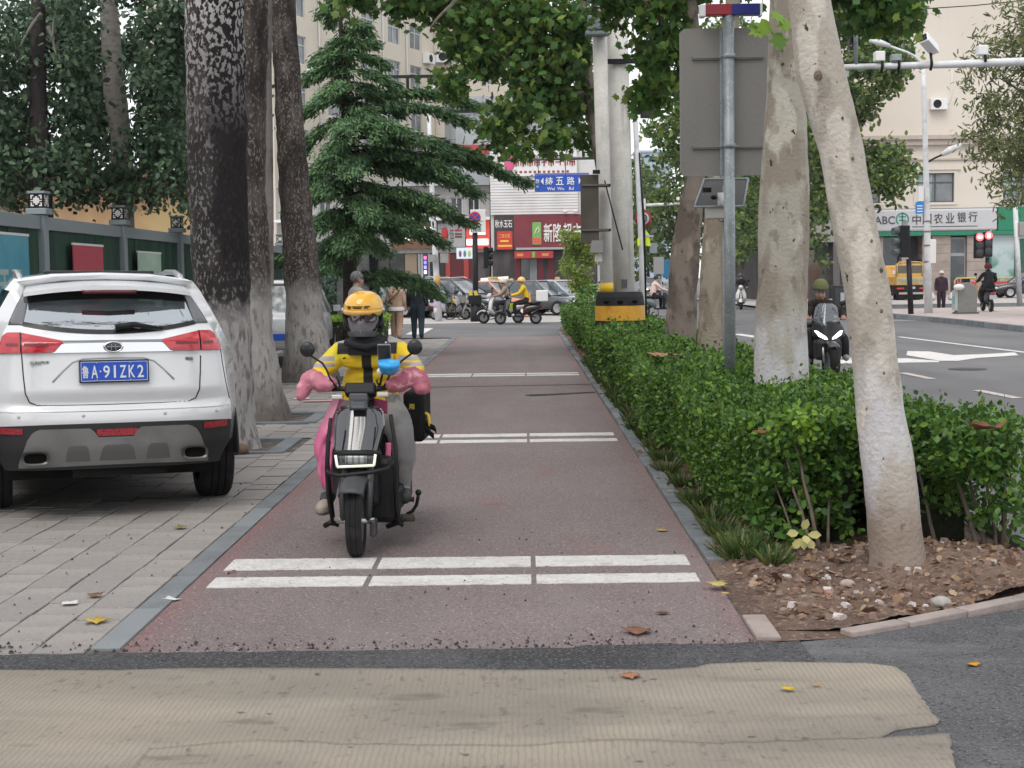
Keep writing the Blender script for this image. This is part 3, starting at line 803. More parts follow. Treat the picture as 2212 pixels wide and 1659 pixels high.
o, p, r = img_path([(1428, 1508, 860), (1436, 1502, 740), (1443, 1506, 640), (1450, 1513, 540), (1466, 1518, 450), (1484, 1524, 370), (1488, 1520, 250), (1480, 1512, 80), (1470, 1500, -60), (1462, 1488, -200)], Yd)
td = thing('plane_tree', 'rough brown plane trunk nearest the concrete poles, its leafy boughs hanging over the bike lane', 'tree', o, group='plane trees in the planting strip')
trunk_mb(p, r, 28, .08, .022, 3.2, 5).build('trunk', bark_d, td)
mb = MB()
limbs = [((1485, 120), (1380, -10), 17.8), ((1480, 60), (1340, -60), 18.4), ((1488, 200), (1420, 30), 17.9), ((1486, 220), (1410, 200), 18.1), ((1475, -40), (1640, -120), 18.0)]
for i, (a, b, yy) in enumerate(limbs):
 branch_mb(mb, D(*a, Yd) - o, D(*b, yy) - o, .05 if i < 4 else .03, .012, .05, seed=i + 30)
mb.build('limb', bark_d, td)
ob_ = o.copy()
oe = D(1322, 600, 27.5); oe.z = 0
te = thing('plane_tree', 'leafy plane tree behind the twin concrete poles, its boughs filling the top centre', 'tree', oe, group='plane trees in the planting strip')
trunk_mb([(0, 0, -.05), (.02, 0, 1.2), (-.1, 0, 3.4), (-.45, 0, 5.4), (-.6, 0, 8)], [.2, .16, .14, .12, .08], 12, .25, .02, 6, 3).build('trunk', bark_d, te)
bl, bl2 = [], []
for (x, y, rx, ry, yy) in ((1180, 40, 120, 70, 18), (1080, 20, 110, 55, 18.6), (960, 0, 110, 45, 18.6), (1000, 55, 70, 40, 18.4), (1010, 100, 48, 34, 18.4), (880, 10, 55, 38, 18.8), (770, -10, 45, 34, 19), (1240, 100, 55, 70, 18.2), (1190, 140, 80, 50, 18), (1110, 90, 80, 50, 18.4), (1060, 130, 60, 44, 18.2),
       (1205, 215, 60, 55, 18.3), (1150, 190, 55, 40, 18), (1265, 215, 26, 60, 18.6), (1260, 290, 20, 36, 18.8), (1100, 250, 62, 34, 17.8), (1070, 282, 36, 24, 17.8), (1170, 285, 46, 30, 17.9), (1110, 315, 34, 16, 17.7), (970, 170, 22, 26, 18.2), (985, 195, 18, 12, 18.2),
       (1420, 30, 60, 60, 18.2), (1390, 120, 26, 50, 18.4), (1440, 110, 44, 60, 18), (1425, 185, 34, 50, 18.2), (1400, 215, 20, 30, 18.4), (1330, 10, 60, 40, 18.6), (1475, -20, 80, 40, 18.4), (1560, -60, 120, 50, 18.4)):
 if x < 1320:
  yy = yy * 1.5; q = FPX / yy; bl2.append((D(x, y, yy) - oe, (rx / q, .6, ry / q)))
 else:
  q = FPX / yy; bl.append((D(x, y, yy) - o, (rx / q, .45, ry / q)))
mb = MB()
for i, (a, b) in enumerate((((1290, 120), (1180, 30)), ((1285, 60), (1000, -30)), ((1288, 200), (1200, 215)), ((1180, 30), (1120, 240)), ((1010, -20), (930, 60)), ((1275, 0), (1080, 130)))): branch_mb(mb, D(*a, 27.5) - oe, D(*b, 27.2) - oe, .07, .015, .05, seed=i + 60)
mb.build('limb', bark_d, te)
crown(te, bl2, 6400, .165, lf_plane, 'maple', clump=.165, shell=.2, droop=.7)
crown(te, [(Vector((-1.0, 0, 9.2)), (4, 1.8, 1.2))], 1400, .2, lf_plane, 'maple', clump=.3, name='crown_top')
crown(td, bl, 2300, .112, lf_plane, 'maple', clump=.115, shell=.2, droop=.7)
crown(td, [(D(1150, -170, 18.5) - o, (2.6, 1.6, .8)), (D(1450, -180, 18.5) - o, (1.6, 1.6, .8))], 1500, .15, lf_plane, 'maple', clump=.25, name='crown_top')
# hedge in the planting strip
hd = thing('hedge', 'long clipped evergreen hedge filling the strip between bike lane and road', 'hedge', (0, 0, 0))
HX0, HX1, HZ = 1.30, 2.62, .76
def hedge_left(y):
 return HX0 + .06 * math.sin(y * 1.7) + .05 * math.sin(y * .7 + 1)
# dark core coloured like shaded twigs, so the hedge is not hollow
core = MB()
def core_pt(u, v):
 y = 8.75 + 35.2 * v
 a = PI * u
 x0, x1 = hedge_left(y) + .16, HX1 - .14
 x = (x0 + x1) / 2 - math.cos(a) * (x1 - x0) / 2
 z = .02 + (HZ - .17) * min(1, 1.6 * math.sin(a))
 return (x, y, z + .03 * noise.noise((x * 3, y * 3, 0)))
MB().bx(2.2, 2.6, 8.42, 8.9, 0, .58).bx(1.5, 1.95, 8.5, 8.9, 0, .6).build('shade_core', M('hedge_shade_twigs', (.030, .034, .022), 1.0, var=.5, vs_=30), hd)  # near boxes painted dark for the shaded hollow behind the stems
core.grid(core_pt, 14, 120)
core.build('shade_core', M('hedge_shade_twigs', (.030, .034, .022), 1.0, var=.5, vs_=30), hd)
def hedge_leaves(y0, y1, per_m2, size, tpl, mat, frac_top=.5, seed=0):
 ln = y1 - y0
 n_top = int(per_m2 * ln * (HX1 - HX0)); n_side = int(per_m2 * ln * HZ * 1.05); n_r = int(per_m2 * ln * HZ * .35)
 Cs, Us, Ns = [], [], []
 y = nrs.uniform(y0, y1, n_top); x = nrs.uniform(HX0 - .02, HX1, n_top)
 z = HZ + .035 * np.sin(y * 2.3 + x * 3) + .03 * np.sin(y * 5.1 - x * 4) + nrs.normal(size=n_top) * .020
 sp = nrs.rand(n_top) < .04; z = np.where(sp, z + nrs.uniform(.03, .10, n_top), z)
 edge = np.minimum(x - HX0, HX1 - x); z -= np.clip(.14 - edge, 0, .14) * .7
 Cs.append(np.stack([x, y, z], 1)); Us.append(rdir(n_top, .35)); Ns.append(rdir(n_top, 1.0))
 y = nrs.uniform(y0, y1, n_side); h = nrs.uniform(0, 1, n_side) ** .8
 xl = np.array([hedge_left(q) for q in y]) + nrs.normal(size=n_side) * .045 + .07 * (1 - h) - .02
 Cs.append(np.stack([xl, y, .06 + h * (HZ - .06)], 1)); U = rdir(n_side, .3); U[:, 0] -= .4; Us.append(U)
 Nn = rdir(n_side, .5); Nn[:, 0] -= .9; Ns.append(Nn)
 y = nrs.uniform(y0, y1, n_r); h = nrs.uniform(.3, 1, n_r)
 Cs.append(np.stack([np.full(n_r, HX1) + nrs.normal(size=n_r) * .04, y, h * HZ], 1)); Us.append(rdir(n_r, .3)); Nn = rdir(n_r, .5); Nn[:, 0] += .9; Ns.append(Nn)
 C = np.concatenate(Cs); U = np.concatenate(Us); N_ = np.concatenate(Ns)
 return leaf_object('foliage', C, U, N_, nrs.uniform(.6, 1.35, len(C)) * size, tpl, mat, hd)
hedge_leaves(8.55, 12.5, 4600, .034, 'oval', lf_hedge)
hedge_leaves(12.5, 20, 2600, .043, 'oval', lf_hedge)
hedge_leaves(20, 44, 1150, .062, 'quad', lf_hedge)
hedge_leaves(9.0, 12.8, 300, .038, 'oval', lf_hedge_young)
hedge_leaves(12.8, 44, 110, .055, 'quad', lf_hedge_young)
# ragged near end: bushy left corner, bare stems under the right part
def front_leaves(x0, x1, ya, yb, z0, z1, n, size, mat, tpl='oval'):
 x = nrs.uniform(x0, x1, n); z = nrs.uniform(z0, z1, n); y = nrs.uniform(ya, yb, n)
 m = max(4, n // 14); ti = nrs.randint(0, m, n)
 tip = np.stack([nrs.uniform(x0, x1, m), nrs.uniform(ya, yb, m), nrs.uniform(z0, z1, m)], 1)
 C = tip[ti] + nrs.normal(size=(n, 3)) * .035
 U = rdir(n, .3); U[:, 1] -= .5
 N_ = rdir(n, .8); N_[:, 1] -= .6
 return leaf_object('foliage', C, U, N_, nrs.uniform(.75, 1.3, n) * size, tpl, mat, hd)
front_leaves(1.38, 1.95, 8.15, 8.6, .42, .80, 2300, .042, lf_hedge)
front_leaves(1.42, 1.75, 8.1, 8.4, .62, .83, 260, .044, lf_hedge_young)
front_leaves(1.36, 1.9, 8.25, 8.6, .12, .5, 1200, .042, lf_hedge)
front_leaves(1.45, 2.0, 8.1, 8.3, .1, .5, 130, .058, lf_hedge)
front_leaves(1.9, 2.85, 8.2, 8.7, .52, .80, 2800, .040, lf_hedge)
front_leaves(2.27, 2.72, 7.62, 8.3, .50, .79, 2600, .042, lf_hedge)
front_leaves(2.3, 2.72, 8.1, 8.5, .25, .6, 700, .042, lf_hedge)
front_leaves(2.45, 2.8, 7.5, 7.8, .12, .5, 260, .045, lf_hedge)
front_leaves(2.45, 2.85, 7.75, 8.1, .22, .55, 170, .05, lf_hedge)
front_leaves(1.9, 2.75, 8.5, 8.8, .2, .6, 700, .045, lf_hedge)
for (x0, y0, x1, y1, z1, rr) in ((1.62, 7.98, 1.50, 8.25, .55, .011), (1.66, 7.97, 1.56, 8.25, .60, .013), (1.55, 8.05, 1.45, 8.3, .4, .008), (2.46, 7.75, 2.40, 8.2, .62, .014), (2.52, 7.8, 2.50, 8.2, .6, .012), (2.62, 7.85, 2.75, 8.15, .6, .013), (2.58, 7.8, 2.6, 8.1, .55, .011),
       (2.66, 7.9, 2.85, 8.1, .5, .010), (1.72, 8.1, 1.78, 8.4, .5, .01), (2.35, 8.1, 2.3, 8.5, .6, .012), (2.7, 8.0, 2.8, 8.3, .55, .01), (2.2, 8.3, 2.2, 8.6, .6, .012), (2.05, 8.3, 2.02, 8.6, .6, .012)):
 m = MB(); pts_ = []
 for i in range(6):
  t = i / 5
  pts_.append((lerp(x0, x1, t) + .02 * noise.noise((x0 * 9, t * 3, 1)), lerp(y0, y1, t) + .02 * noise.noise((y0 * 9, t * 3, 2)), soil_z(x0, y0) - .01 + z1 * t))
 m.tube(pts_, [rr * (1 - .4 * i / 5) for i in range(6)], 7)
 m.build('stem', stem_m, hd)
# pale dead sprig at the foot
C = np.array([(1.545, 7.9, .16), (1.56, 7.9, .15), (1.53, 7.9, .15), (1.55, 7.88, .17), (1.57, 7.9, .17), (1.52, 7.9, .18), (1.54, 7.89, .2)])
leaf_object('dead_sprig', C, np.array([(0, -.3, -1), (.6, -.2, -.8), (-.6, -.2, -.8), (0, -.8, -.4), (.9, -.3, 0), (-.9, -.3, 0), (.2, -.3, .6)], dtype=float), np.array([(0, -1, .4)] * 7, dtype=float), np.full(7, .075), 'oval', leaf_mat('pale_dead_leaf', [S(206, 200, 140), S(190, 184, 120)], .7, .2), hd)
# grass and leaf litter along the hedge foot
def tufts(name, spots, per, ln, mat):
 Cs, Us = [], []
 for (x, y, r) in spots:
  a = nrs.uniform(0, 2 * PI, per); q = nrs.uniform(0, r, per)
  Cs.append(np.stack([x + np.cos(a) * q, y + np.sin(a) * q, np.full(per, .015)], 1))
  U = np.stack([np.cos(a) * .7, np.sin(a) * .7 - .2, nrs.uniform(.5, 1.3, per)], 1); Us.append(U)
 C = np.concatenate(Cs); U = np.concatenate(Us)
 return leaf_object(name, C, U, rdir(len(C), .3), nrs.uniform(.6, 1.3, len(C)) * ln, 'needle', mat)
sp = [(1.22, 8.05, .12), (1.30, 8.12, .12), (1.24, 8.35, .1), (1.2, 8.8, .09), (1.22, 9.3, .09), (1.2, 9.9, .08), (1.35, 7.75, .05), (1.3, 8.5, .12), (1.28, 8.2, .1)] + [(1.17 + .06 * rnd.random(), 10 + k * .8, .08) for k in range(22)]
tufts('grass_tuft', sp, 110, .115, lf_grass)
def litter(name, n, fx, size, mat, tpl, zf):
 C = np.array([fx() for _ in range(n)])
 C[:, 2] = [zf(c[0], c[1]) for c in C]
 N_ = rdir(n, 2.2); U = rdir(n); U[:, 2] *= .45
 return leaf_object(name, C, U, N_, nrs.uniform(.6, 1.4, n) * size, tpl, mat)
def bed_pt():
 while True:
  x, y = rnd.uniform(1.2, 2.8), rnd.uniform(6.5, 8.4)
  if y > soil_front(x) + .02: return (x, y, 0)
litter('leaf_litter', 760, bed_pt, .036, lf_dry, 'oval', lambda x, y: soil_z(x, y) + .008)
litter('leaf_litter', 70, bed_pt, .062, lf_dry, 'maple', lambda x, y: soil_z(x, y) + .012)
litter('leaf_litter', 260, lambda: (rnd.choice([1.1, 1.13, 1.17, 1.2]) + rnd.uniform(-.05, .06), rnd.uniform(7.0, 30) , 0), .05, lf_dry, 'oval', lambda x, y: .04)
# stones and crumbs in the soil: one mass of gravel-size pieces
st = MB()
for k in range(520):
 x, y, _ = bed_pt()
 s = rnd.choice([.006, .008, .01, .014, .02]) * rnd.uniform(.8, 1.2)
 z = soil_z(x, y)
 a = rnd.uniform(0, PI)
 m_ = Matrix.Translation((x, y, z + s * .3)) @ Matrix.Rotation(a, 4, 'Z') @ Matrix.Rotation(rnd.uniform(-.5, .5), 4, 'X') @ Matrix.Diagonal((s * rnd.uniform(.8, 1.6), s, s * .7, 1))
 vs_ = [(-1, -1, -1), (1, -.8, -1), (.9, 1, -1), (-.8, .9, -1), (-.7, -.8, .8), (.6, -.7, 1), (.8, .7, .7), (-.6, .6, 1)]
 st.add(vs_, [(0, 3, 2, 1), (4, 5, 6, 7), (0, 1, 5, 4), (1, 2, 6, 5), (2, 3, 7, 6), (3, 0, 4, 7)], False, m_)
gm = M('soil_stone', (.26, .19, .155), .9, [dict(c=(.20, .13, .105), k='island', lo=.3, hi=.8), dict(c=(.55, .50, .48), k='island', lo=.86, hi=.9)], bump=(40, .4))
o_ = st.build('gravel', gm, kind='stuff')
# cedar
Yc = 30.0
co = Vector((-3.62, Yc, 0))
ced = thing('cedar_tree', 'large blue-green cedar with drooping layered branches left of the crossing', 'tree', co)
ct = MB()
trunk_mb([(0, 0, -.05), (.02, 0, 1.2), (.05, 0, 3.2), (.0, 0, 5.2), (-.05, 0, 6.6), (-.03, 0, 8.2)], [.19, .15, .12, .085, .05, .015], 12, .25, .012, 2, 3, ct)
ct.build('trunk', M('cedar_bark', (.055, .045, .040), .95, var=.4, vs_=14, bump=(30, .8)), ced)
CC, CU, CN, CS = [], [], [], []
lim = MB()
def cedar_branch(p0, tip, wid, n, hang=.10, size=.17):
 p0, tip = Vector(p0), Vector(tip)
 d = tip - p0; L_ = d.length; h = Vector((d.x, d.y, 0)).normalized(); sd = Vector((-h.y, h.x, 0))
 pts = []
 for i in range(8):
  t = i / 7
  p = p0.lerp(tip, t); p.z += .16 * L_ * math.sin(PI * t) * .6
  pts.append(p)
 lim.tube(pts, [.035 * (1 - .85 * i / 7) * min(1.3, L_ / 2) for i in range(8)], 6)
 for k in range(n):
  t = rnd.uniform(.12, 1.03) ** .8
  p = p0.lerp(tip, min(t, 1.02)); p.z += .16 * L_ * math.sin(PI * min(1, t)) * .6
  w = wid * (1.05 - .65 * t) * (.5 + .5 * abs(math.sin(t * L_ * 9)))
  s_ = rnd.triangular(-1, 1, 0) * w
  q = p + sd * s_ + h * rnd.uniform(-.08, .08)
  q.z += -abs(s_) * .22 - rnd.uniform(0, hang) + rnd.uniform(0, .05)
  u = h * rnd.uniform(.5, 1.1) + sd * (s_ / max(wid, .05)) * 1.1 + Vector((0, 0, -rnd.uniform(.05, .9)))
  CC.append(q); CU.append(u); CN.append(Vector((rnd.gauss(0, .35), rnd.gauss(0, .35), 1))); CS.append(size * rnd.uniform(.6, 1.3))
def cimg(px, py, yy): return D(px, py, yy) - co
vis = [  # trunk height y, tip (x, y), depth, width, count
 (150, (850, 185), 29.6, .28, 240), (120, (832, 140), 30.2, .22, 170), (90, (808, 95), 30, .18, 130), (60, (790, 55), 30, .12, 90), (190, (862, 245), 30.4, .3, 240),
 (110, (700, 130), 29.8, .24, 190), (150, (668, 165), 30, .3, 240), (80, (722, 95), 30, .16, 110), (200, (655, 245), 29.6, .36, 340), (180, (690, 215), 29, .34, 320), (250, (650, 320), 29.6, .4, 360),
 (225, (820, 300), 28.8, .38, 420), (215, (1035, 228), 30.6, .42, 520), (235, (1010, 262), 29.8, .44, 540), (265, (900, 300), 28.6, .42, 460), (290, (985, 335), 29, .48, 620), (300, (1062, 352), 30.2, .44, 620),
 (330, (1000, 385), 28.6, .46, 620), (350, (1135, 393), 30.4, .40, 680), (370, (1030, 415), 29.2, .48, 600), (345, (760, 375), 28, .5, 480), (300, (700, 350), 28.4, .46, 480), (380, (690, 420), 28.4, .5, 480),
 (420, (960, 445), 28.8, .5, 560), (440, (1010, 478), 30, .42, 560), (430, (800, 470), 28, .55, 560), (460, (660, 500), 28.4, .5, 480), (455, (890, 490), 29, .45, 480), (468, (862, 512), 29.6, .36, 340), (480, (740, 535), 28.4, .45, 460), (490, (775, 535), 28.8, .34, 300), (500, (690, 555), 29, .4, 320), (520, (690, 580), 28.6, .3, 200),
 (400, (640, 440), 29.4, .5, 420), (340, (660, 390), 29.2, .5, 420), (270, (740, 290), 28.2, .44, 420)]
for (ty, tip, yy, w, n) in vis:
 cedar_branch(cimg(762, ty, Yc), cimg(tip[0], tip[1], yy), w, n)
for k in range(34):
 z = 1.5 + k * .19; a = rnd.uniform(.3, PI - .3); L_ = 2.7 * (1 - z / 8.6) + .2
 cedar_branch((0, 0, z), (math.cos(a) * L_, math.sin(a) * L_, z - .25), .4 * L_ / 2, int(150 * L_))
lim.build('branch', MATS['cedar_bark'], ced)
CC_, CU_, CN_, CS_ = np.array(CC), np.array(CU), np.array(CN), np.array(CS)
for k in range(5):
 j = nrs.normal(size=CC_.shape) * np.array([.07, .07, .035])
 leaf_object('needles', CC_ + j, CU_ + nrs.normal(size=CC_.shape) * np.array([.45, .45, .25]), CN_ + nrs.normal(size=CC_.shape) * .35, CS_ * nrs.uniform(.45, .8, len(CS_)), 'spray', lf_cedar, ced)
# ivy-hung trees behind the left fence
def ivy_tree(px_pts, Y, blobs, n, label, mat, leafsize=.095, extra=None):
 o, p, r = img_path(px_pts, Y)
 t = thing('ivy_covered_tree', label, 'tree', o, group='leafy trees behind the green fence')
 trunk_mb(p, r, 16, .15, .02, Y, 3).build('trunk', mat, t)
 mb = MB()
 for k, (a, b) in enumerate(extra or []):
  branch_mb(mb, D(*a, Y - .3) - o, D(*b, Y - .5) - o, .035, .012, .05, seed=k + Y)
 if extra: mb.build('limb', M('pale_vine', (.20, .20, .17), .9, var=.3), t)
 b2 = []
 for (x, y, rx, ry, yy) in blobs:
  s_ = FPX / yy
  b2.append((D(x, y, yy) - o, (rx / s_, .7, ry / s_)))
 crown(t, b2, n, leafsize, lf_dark, 'oval', clump=.15, shell=.15, droop=.6)
 return t
bark_ivy = M('ivy_tree_bark', (.060, .048, .050), .95, var=.35, vs_=8, bump=(20, .8, (1, 1, .3)))
bark_grey = M('pale_grey_bark', (.20, .185, .165), .95, [dict(c=(.12, .11, .10), s=8, st=(1, 1, 2), lo=.5, hi=.65)], bump=(20, .6))
ivy_tree([(58, 118, 640), (62, 112, 420), (64, 104, 280), (66, 98, 120), (68, 96, 0), (70, 94, -220)], 19.0,
   [(30, 60, 120, 90, 20.2), (-60, 200, 130, 140, 18.8), (20, 230, 90, 110, 20.2), (-20, 380, 110, 80, 18.6), (160, 20, 60, 60, 18.8), (165, 130, 45, 80, 18.9), (-140, 80, 120, 160, 19), (120, 330, 40, 60, 18.8), (20, 420, 90, 60, 20.2), (160, 250, 50, 80, 19.4), (30, 330, 120, 80, 20.2), (20, 120, 40, 90, 18.9), (18, 300, 40, 90, 18.9), (150, 390, 40, 50, 19), (-120, 300, 120, 120, 19), (110, 90, 60, 90, 20.4)], 13500,
   'dark-trunked tree wrapped in ivy above the fence at the far left edge', bark_ivy, extra=[((105, 60), (122, 120)), ((128, 0), (110, 90)), ((90, 30), (40, 110))])
ivy_tree([(236, 292, 640), (244, 290, 420), (240, 284, 300), (225, 272, 200), (218, 262, 100), (216, 254, 20), (214, 250, -220)], 20.5,
   [(350, 60, 60, 80, 19.8), (365, 180, 60, 110, 19.8), (330, 200, 40, 90, 20), (190, 90, 50, 90, 21), (200, 240, 50, 90, 21), (330, 330, 90, 70, 19.6), (230, 380, 80, 50, 20), (390, 380, 60, 60, 19.6), (410, 60, 50, 80, 20), (290, -40, 160, 60, 21.6), (170, 410, 50, 40, 20), (300, 120, 110, 100, 21.8), (180, 180, 50, 90, 21.4), (310, 410, 90, 40, 20), (180, 330, 50, 70, 21), (200, 300, 60, 60, 21.6), (340, 300, 50, 80, 20), (120, 20, 90, 80, 21.5), (360, 280, 60, 80, 21)], 13500,
   'ivy-hung tree with a pale grey leaning trunk showing, between the fence lamps', bark_grey, extra=[((300, 420), (380, 330)), ((345, 400), (420, 430)), ((310, 200), (330, 320)), ((230, 440), (300, 420))])
ivy_tree([(440, 480, 640), (442, 476, 300), (446, 470, 0), (448, 468, -200)], 23.0,
   [(420, 140, 60, 130, 22.6), (430, 330, 60, 120, 22.6), (470, 40, 60, 80, 22.8), (440, 450, 40, 60, 22.8), (520, 200, 50, 140, 23), (400, 240, 60, 150, 23)], 5500,
   'ivy-hung tree mostly hidden behind the thickest dark trunk', bark_ivy)
# avenue trees, pagoda tree, small trees
def avenue_tree(name, px, Y, zb, zt, rad, n, label, group=None, mat=None, size=.2, nblob=18, seed=1, tr=.16, tpl='oval', clump=None):
 o = D(px, 600, Y); o.z = 0
 t = thing(name, label, 'tree', o, group=group)
 trunk_mb([(0, 0, -.05), (.05, 0, zb * .6), (0, 0, zb + .4), (0, 0, zt * .9)], [tr * 1.3, tr, tr * .85, .04], 10, .4, .02, seed, 3).build('trunk', bark_far, t)
 r_ = random.Random(seed); mb = MB(); bl = []
 for k in range(nblob):
  f = (k + .5) / nblob; z = lerp(zb, zt, f)
  a = r_.uniform(0, 2 * PI); q = rad * (.62 if .1 < f < .8 else .4) * r_.uniform(.5, 1.1)
  c = Vector((math.cos(a) * q, math.sin(a) * q, z)); rr_ = rad * r_.uniform(.36, .56)
  bl.append((c, (rr_, rr_, rr_ * .85)))
  if k % 2 == 0: branch_mb(mb, (0, 0, max(zb * .8, z - 1.0)), c, tr * .4, .02, .1, 5, seed=k)
 mb.build('limb', bark_far, t)
 crown(t, bl, int(n * 1.5), size, mat or lf_column, tpl, clump=clump or rad * .09, shell=.45, droop=.35)
 return t
ag = 'avenue trees along the far road'
avenue_tree('avenue_tree', 1530, 45, 3.6, 9.0, 2.0, 5200, 'bushy columnar tree whose yellow-green side shows between the poles and the big sign back', ag, seed=3, size=.19)
avenue_tree('avenue_tree', 1832, 58, 4.7, 13.5, 2.6, 10500, 'tall dark columnar tree behind the leaning trunk, in front of the bank wall', ag, seed=5, size=.24)
avenue_tree('avenue_tree', 1700, 66, 2.6, 12, 3.0, 6000, 'dark avenue tree seen between the two nearest plane trunks', ag, seed=6, size=.28)
avenue_tree('avenue_tree', 1590, 80, 2.6, 11, 3.0, 4500, 'dark avenue tree showing left of the mottled trunk, beyond the solar panel', ag, seed=7, size=.3)
avenue_tree('avenue_tree', 1462, 105, 2.5, 11, 3.2, 3000, 'hazy avenue tree behind the speed sign', ag, seed=8, size=.34)
avenue_tree('avenue_tree', 1400, 150, 2, 12, 4.0, 2600, 'farthest hazy tree low in the gap right of the concrete poles', ag, seed=9, size=.45)
avenue_tree('avenue_tree', 1330, 125, 2, 11.5, 3.6, 2200, 'hazy tree behind the two concrete poles', ag, seed=12, size=.4)
avenue_tree('avenue_tree', 1270, 98, 3, 10.5, 2.6, 1800, 'tree standing just left of the concrete poles behind the street name sign', ag, seed=13, size=.32)
# pagoda tree on the right
t = avenue_tree('pagoda_tree', 2235, 44, 4.1, 9.6, 2.5, 6500, 'olive-green pagoda tree with feathery leaves at the right edge', None, lf_pagoda, .21, 30, 21, .14, tpl='spray')
# small round sapling at the end of the hedge
avenue_tree('sapling', 1255, 58, .9, 3.3, .95, 2600, 'small bright round-leaved sapling left of the yellow-banded pole', None, lf_sapling, .12, 10, 31, .05, clump=.11)
# low clipped hedge and ivy mound
lh = thing('low_hedge', 'low bright clipped hedge on the left, behind the rider in yellow', 'hedge', (-4.05, 34.4, 0))
n = 5200
C = np.stack([nrs.uniform(-1.3, .75, n), nrs.uniform(-.6, 1.4, n), .72 - np.abs(nrs.normal(size=n)) * .16], 1)
leaf_object('foliage', C, rdir(n, .5), rdir(n, .9), nrs.uniform(.6, 1.2, n) * .085, 'quad', lf_hedge_young, lh)
MB().bx(-1.25, .7, -.55, 1.35, 0, .62).build('shade_core', MATS['hedge_shade_twigs'], lh)
mound = thing('ivy_mound', 'taller leafy mound at the far end of the hedge, left of the striped pole collar', 'shrub', (1.72, 37.5, 0))
crown(mound, [((0, 0, .55), (.42, 4.0, .6)), ((.2, 3, .7), (.4, 2.4, .65))], 4200, .09, lf_hedge, 'quad', clump=.08, shell=.75)
MB().ball((0.05, .6, .35), (.33, 4.2, .55), 12, 8).build('shade_core', MATS['hedge_shade_twigs'], mound)
# dark shrubs behind the low hedge on the left
sh = thing('dark_shrub', 'dark evergreen shrub behind the low hedge on the left', 'shrub', (-5.2, 37.5, 0))
crown(sh, [((0, 0, 1.0), (1.3, .8, 1.0)), ((1.0, .2, .9), (.8, .6, .8))], 2600, .12, lf_dark, 'quad', clump=.12)
# tree behind the viewer, mirrored in the parked car's glass and the scooter's panel
nt = thing('street_tree', 'near street tree on the left pavement, out of frame, mirrored in the scooter panel', 'tree', (-3.3, 4.2, 0))
trunk_mb([(0, 0, 0), (.05, 0, 3), (.2, 0, 8)], [.3, .26, .18], 12, .3, .02, 5, 3).build('trunk', bark_brown, nt)
crown(nt, [((2.2, -.6, 9.2), (1.9, 1.7, 1.3)), ((3.6, -2.2, 9.8), (1.6, 1.6, 1.2)), ((.6, 4.6, 9.8), (2.0, 1.7, 1.4)), ((-.8, 1.5, 10.2), (2.2, 2.4, 1.5)), ((1.2, -3.4, 10.5), (2.0, 1.7, 1.4))], 3000, .2, lf_dark, 'oval', clump=.25)
bt = thing('street_tree', 'street tree behind the viewer, only mirrored in the car glass', 'tree', (-1.5, -7.5, 0))
trunk_mb([(0, 0, 0), (.05, 0, 2.5), (.1, 0, 7)], [.3, .25, .15], 10, .3, .02, 3, 3).build('trunk', bark_far, bt)
crown(bt, [((-1.5, 0, 6.6), (3.2, 2, 1.6)), ((1.8, .5, 8.2), (3.0, 2, 2.0)), ((-4.5, .5, 9.0), (2.6, 2, 2.6)), ((0, 0, 11.5), (4.4, 2.4, 2.4))], 5200, .26, lf_dark, 'oval', clump=.25)
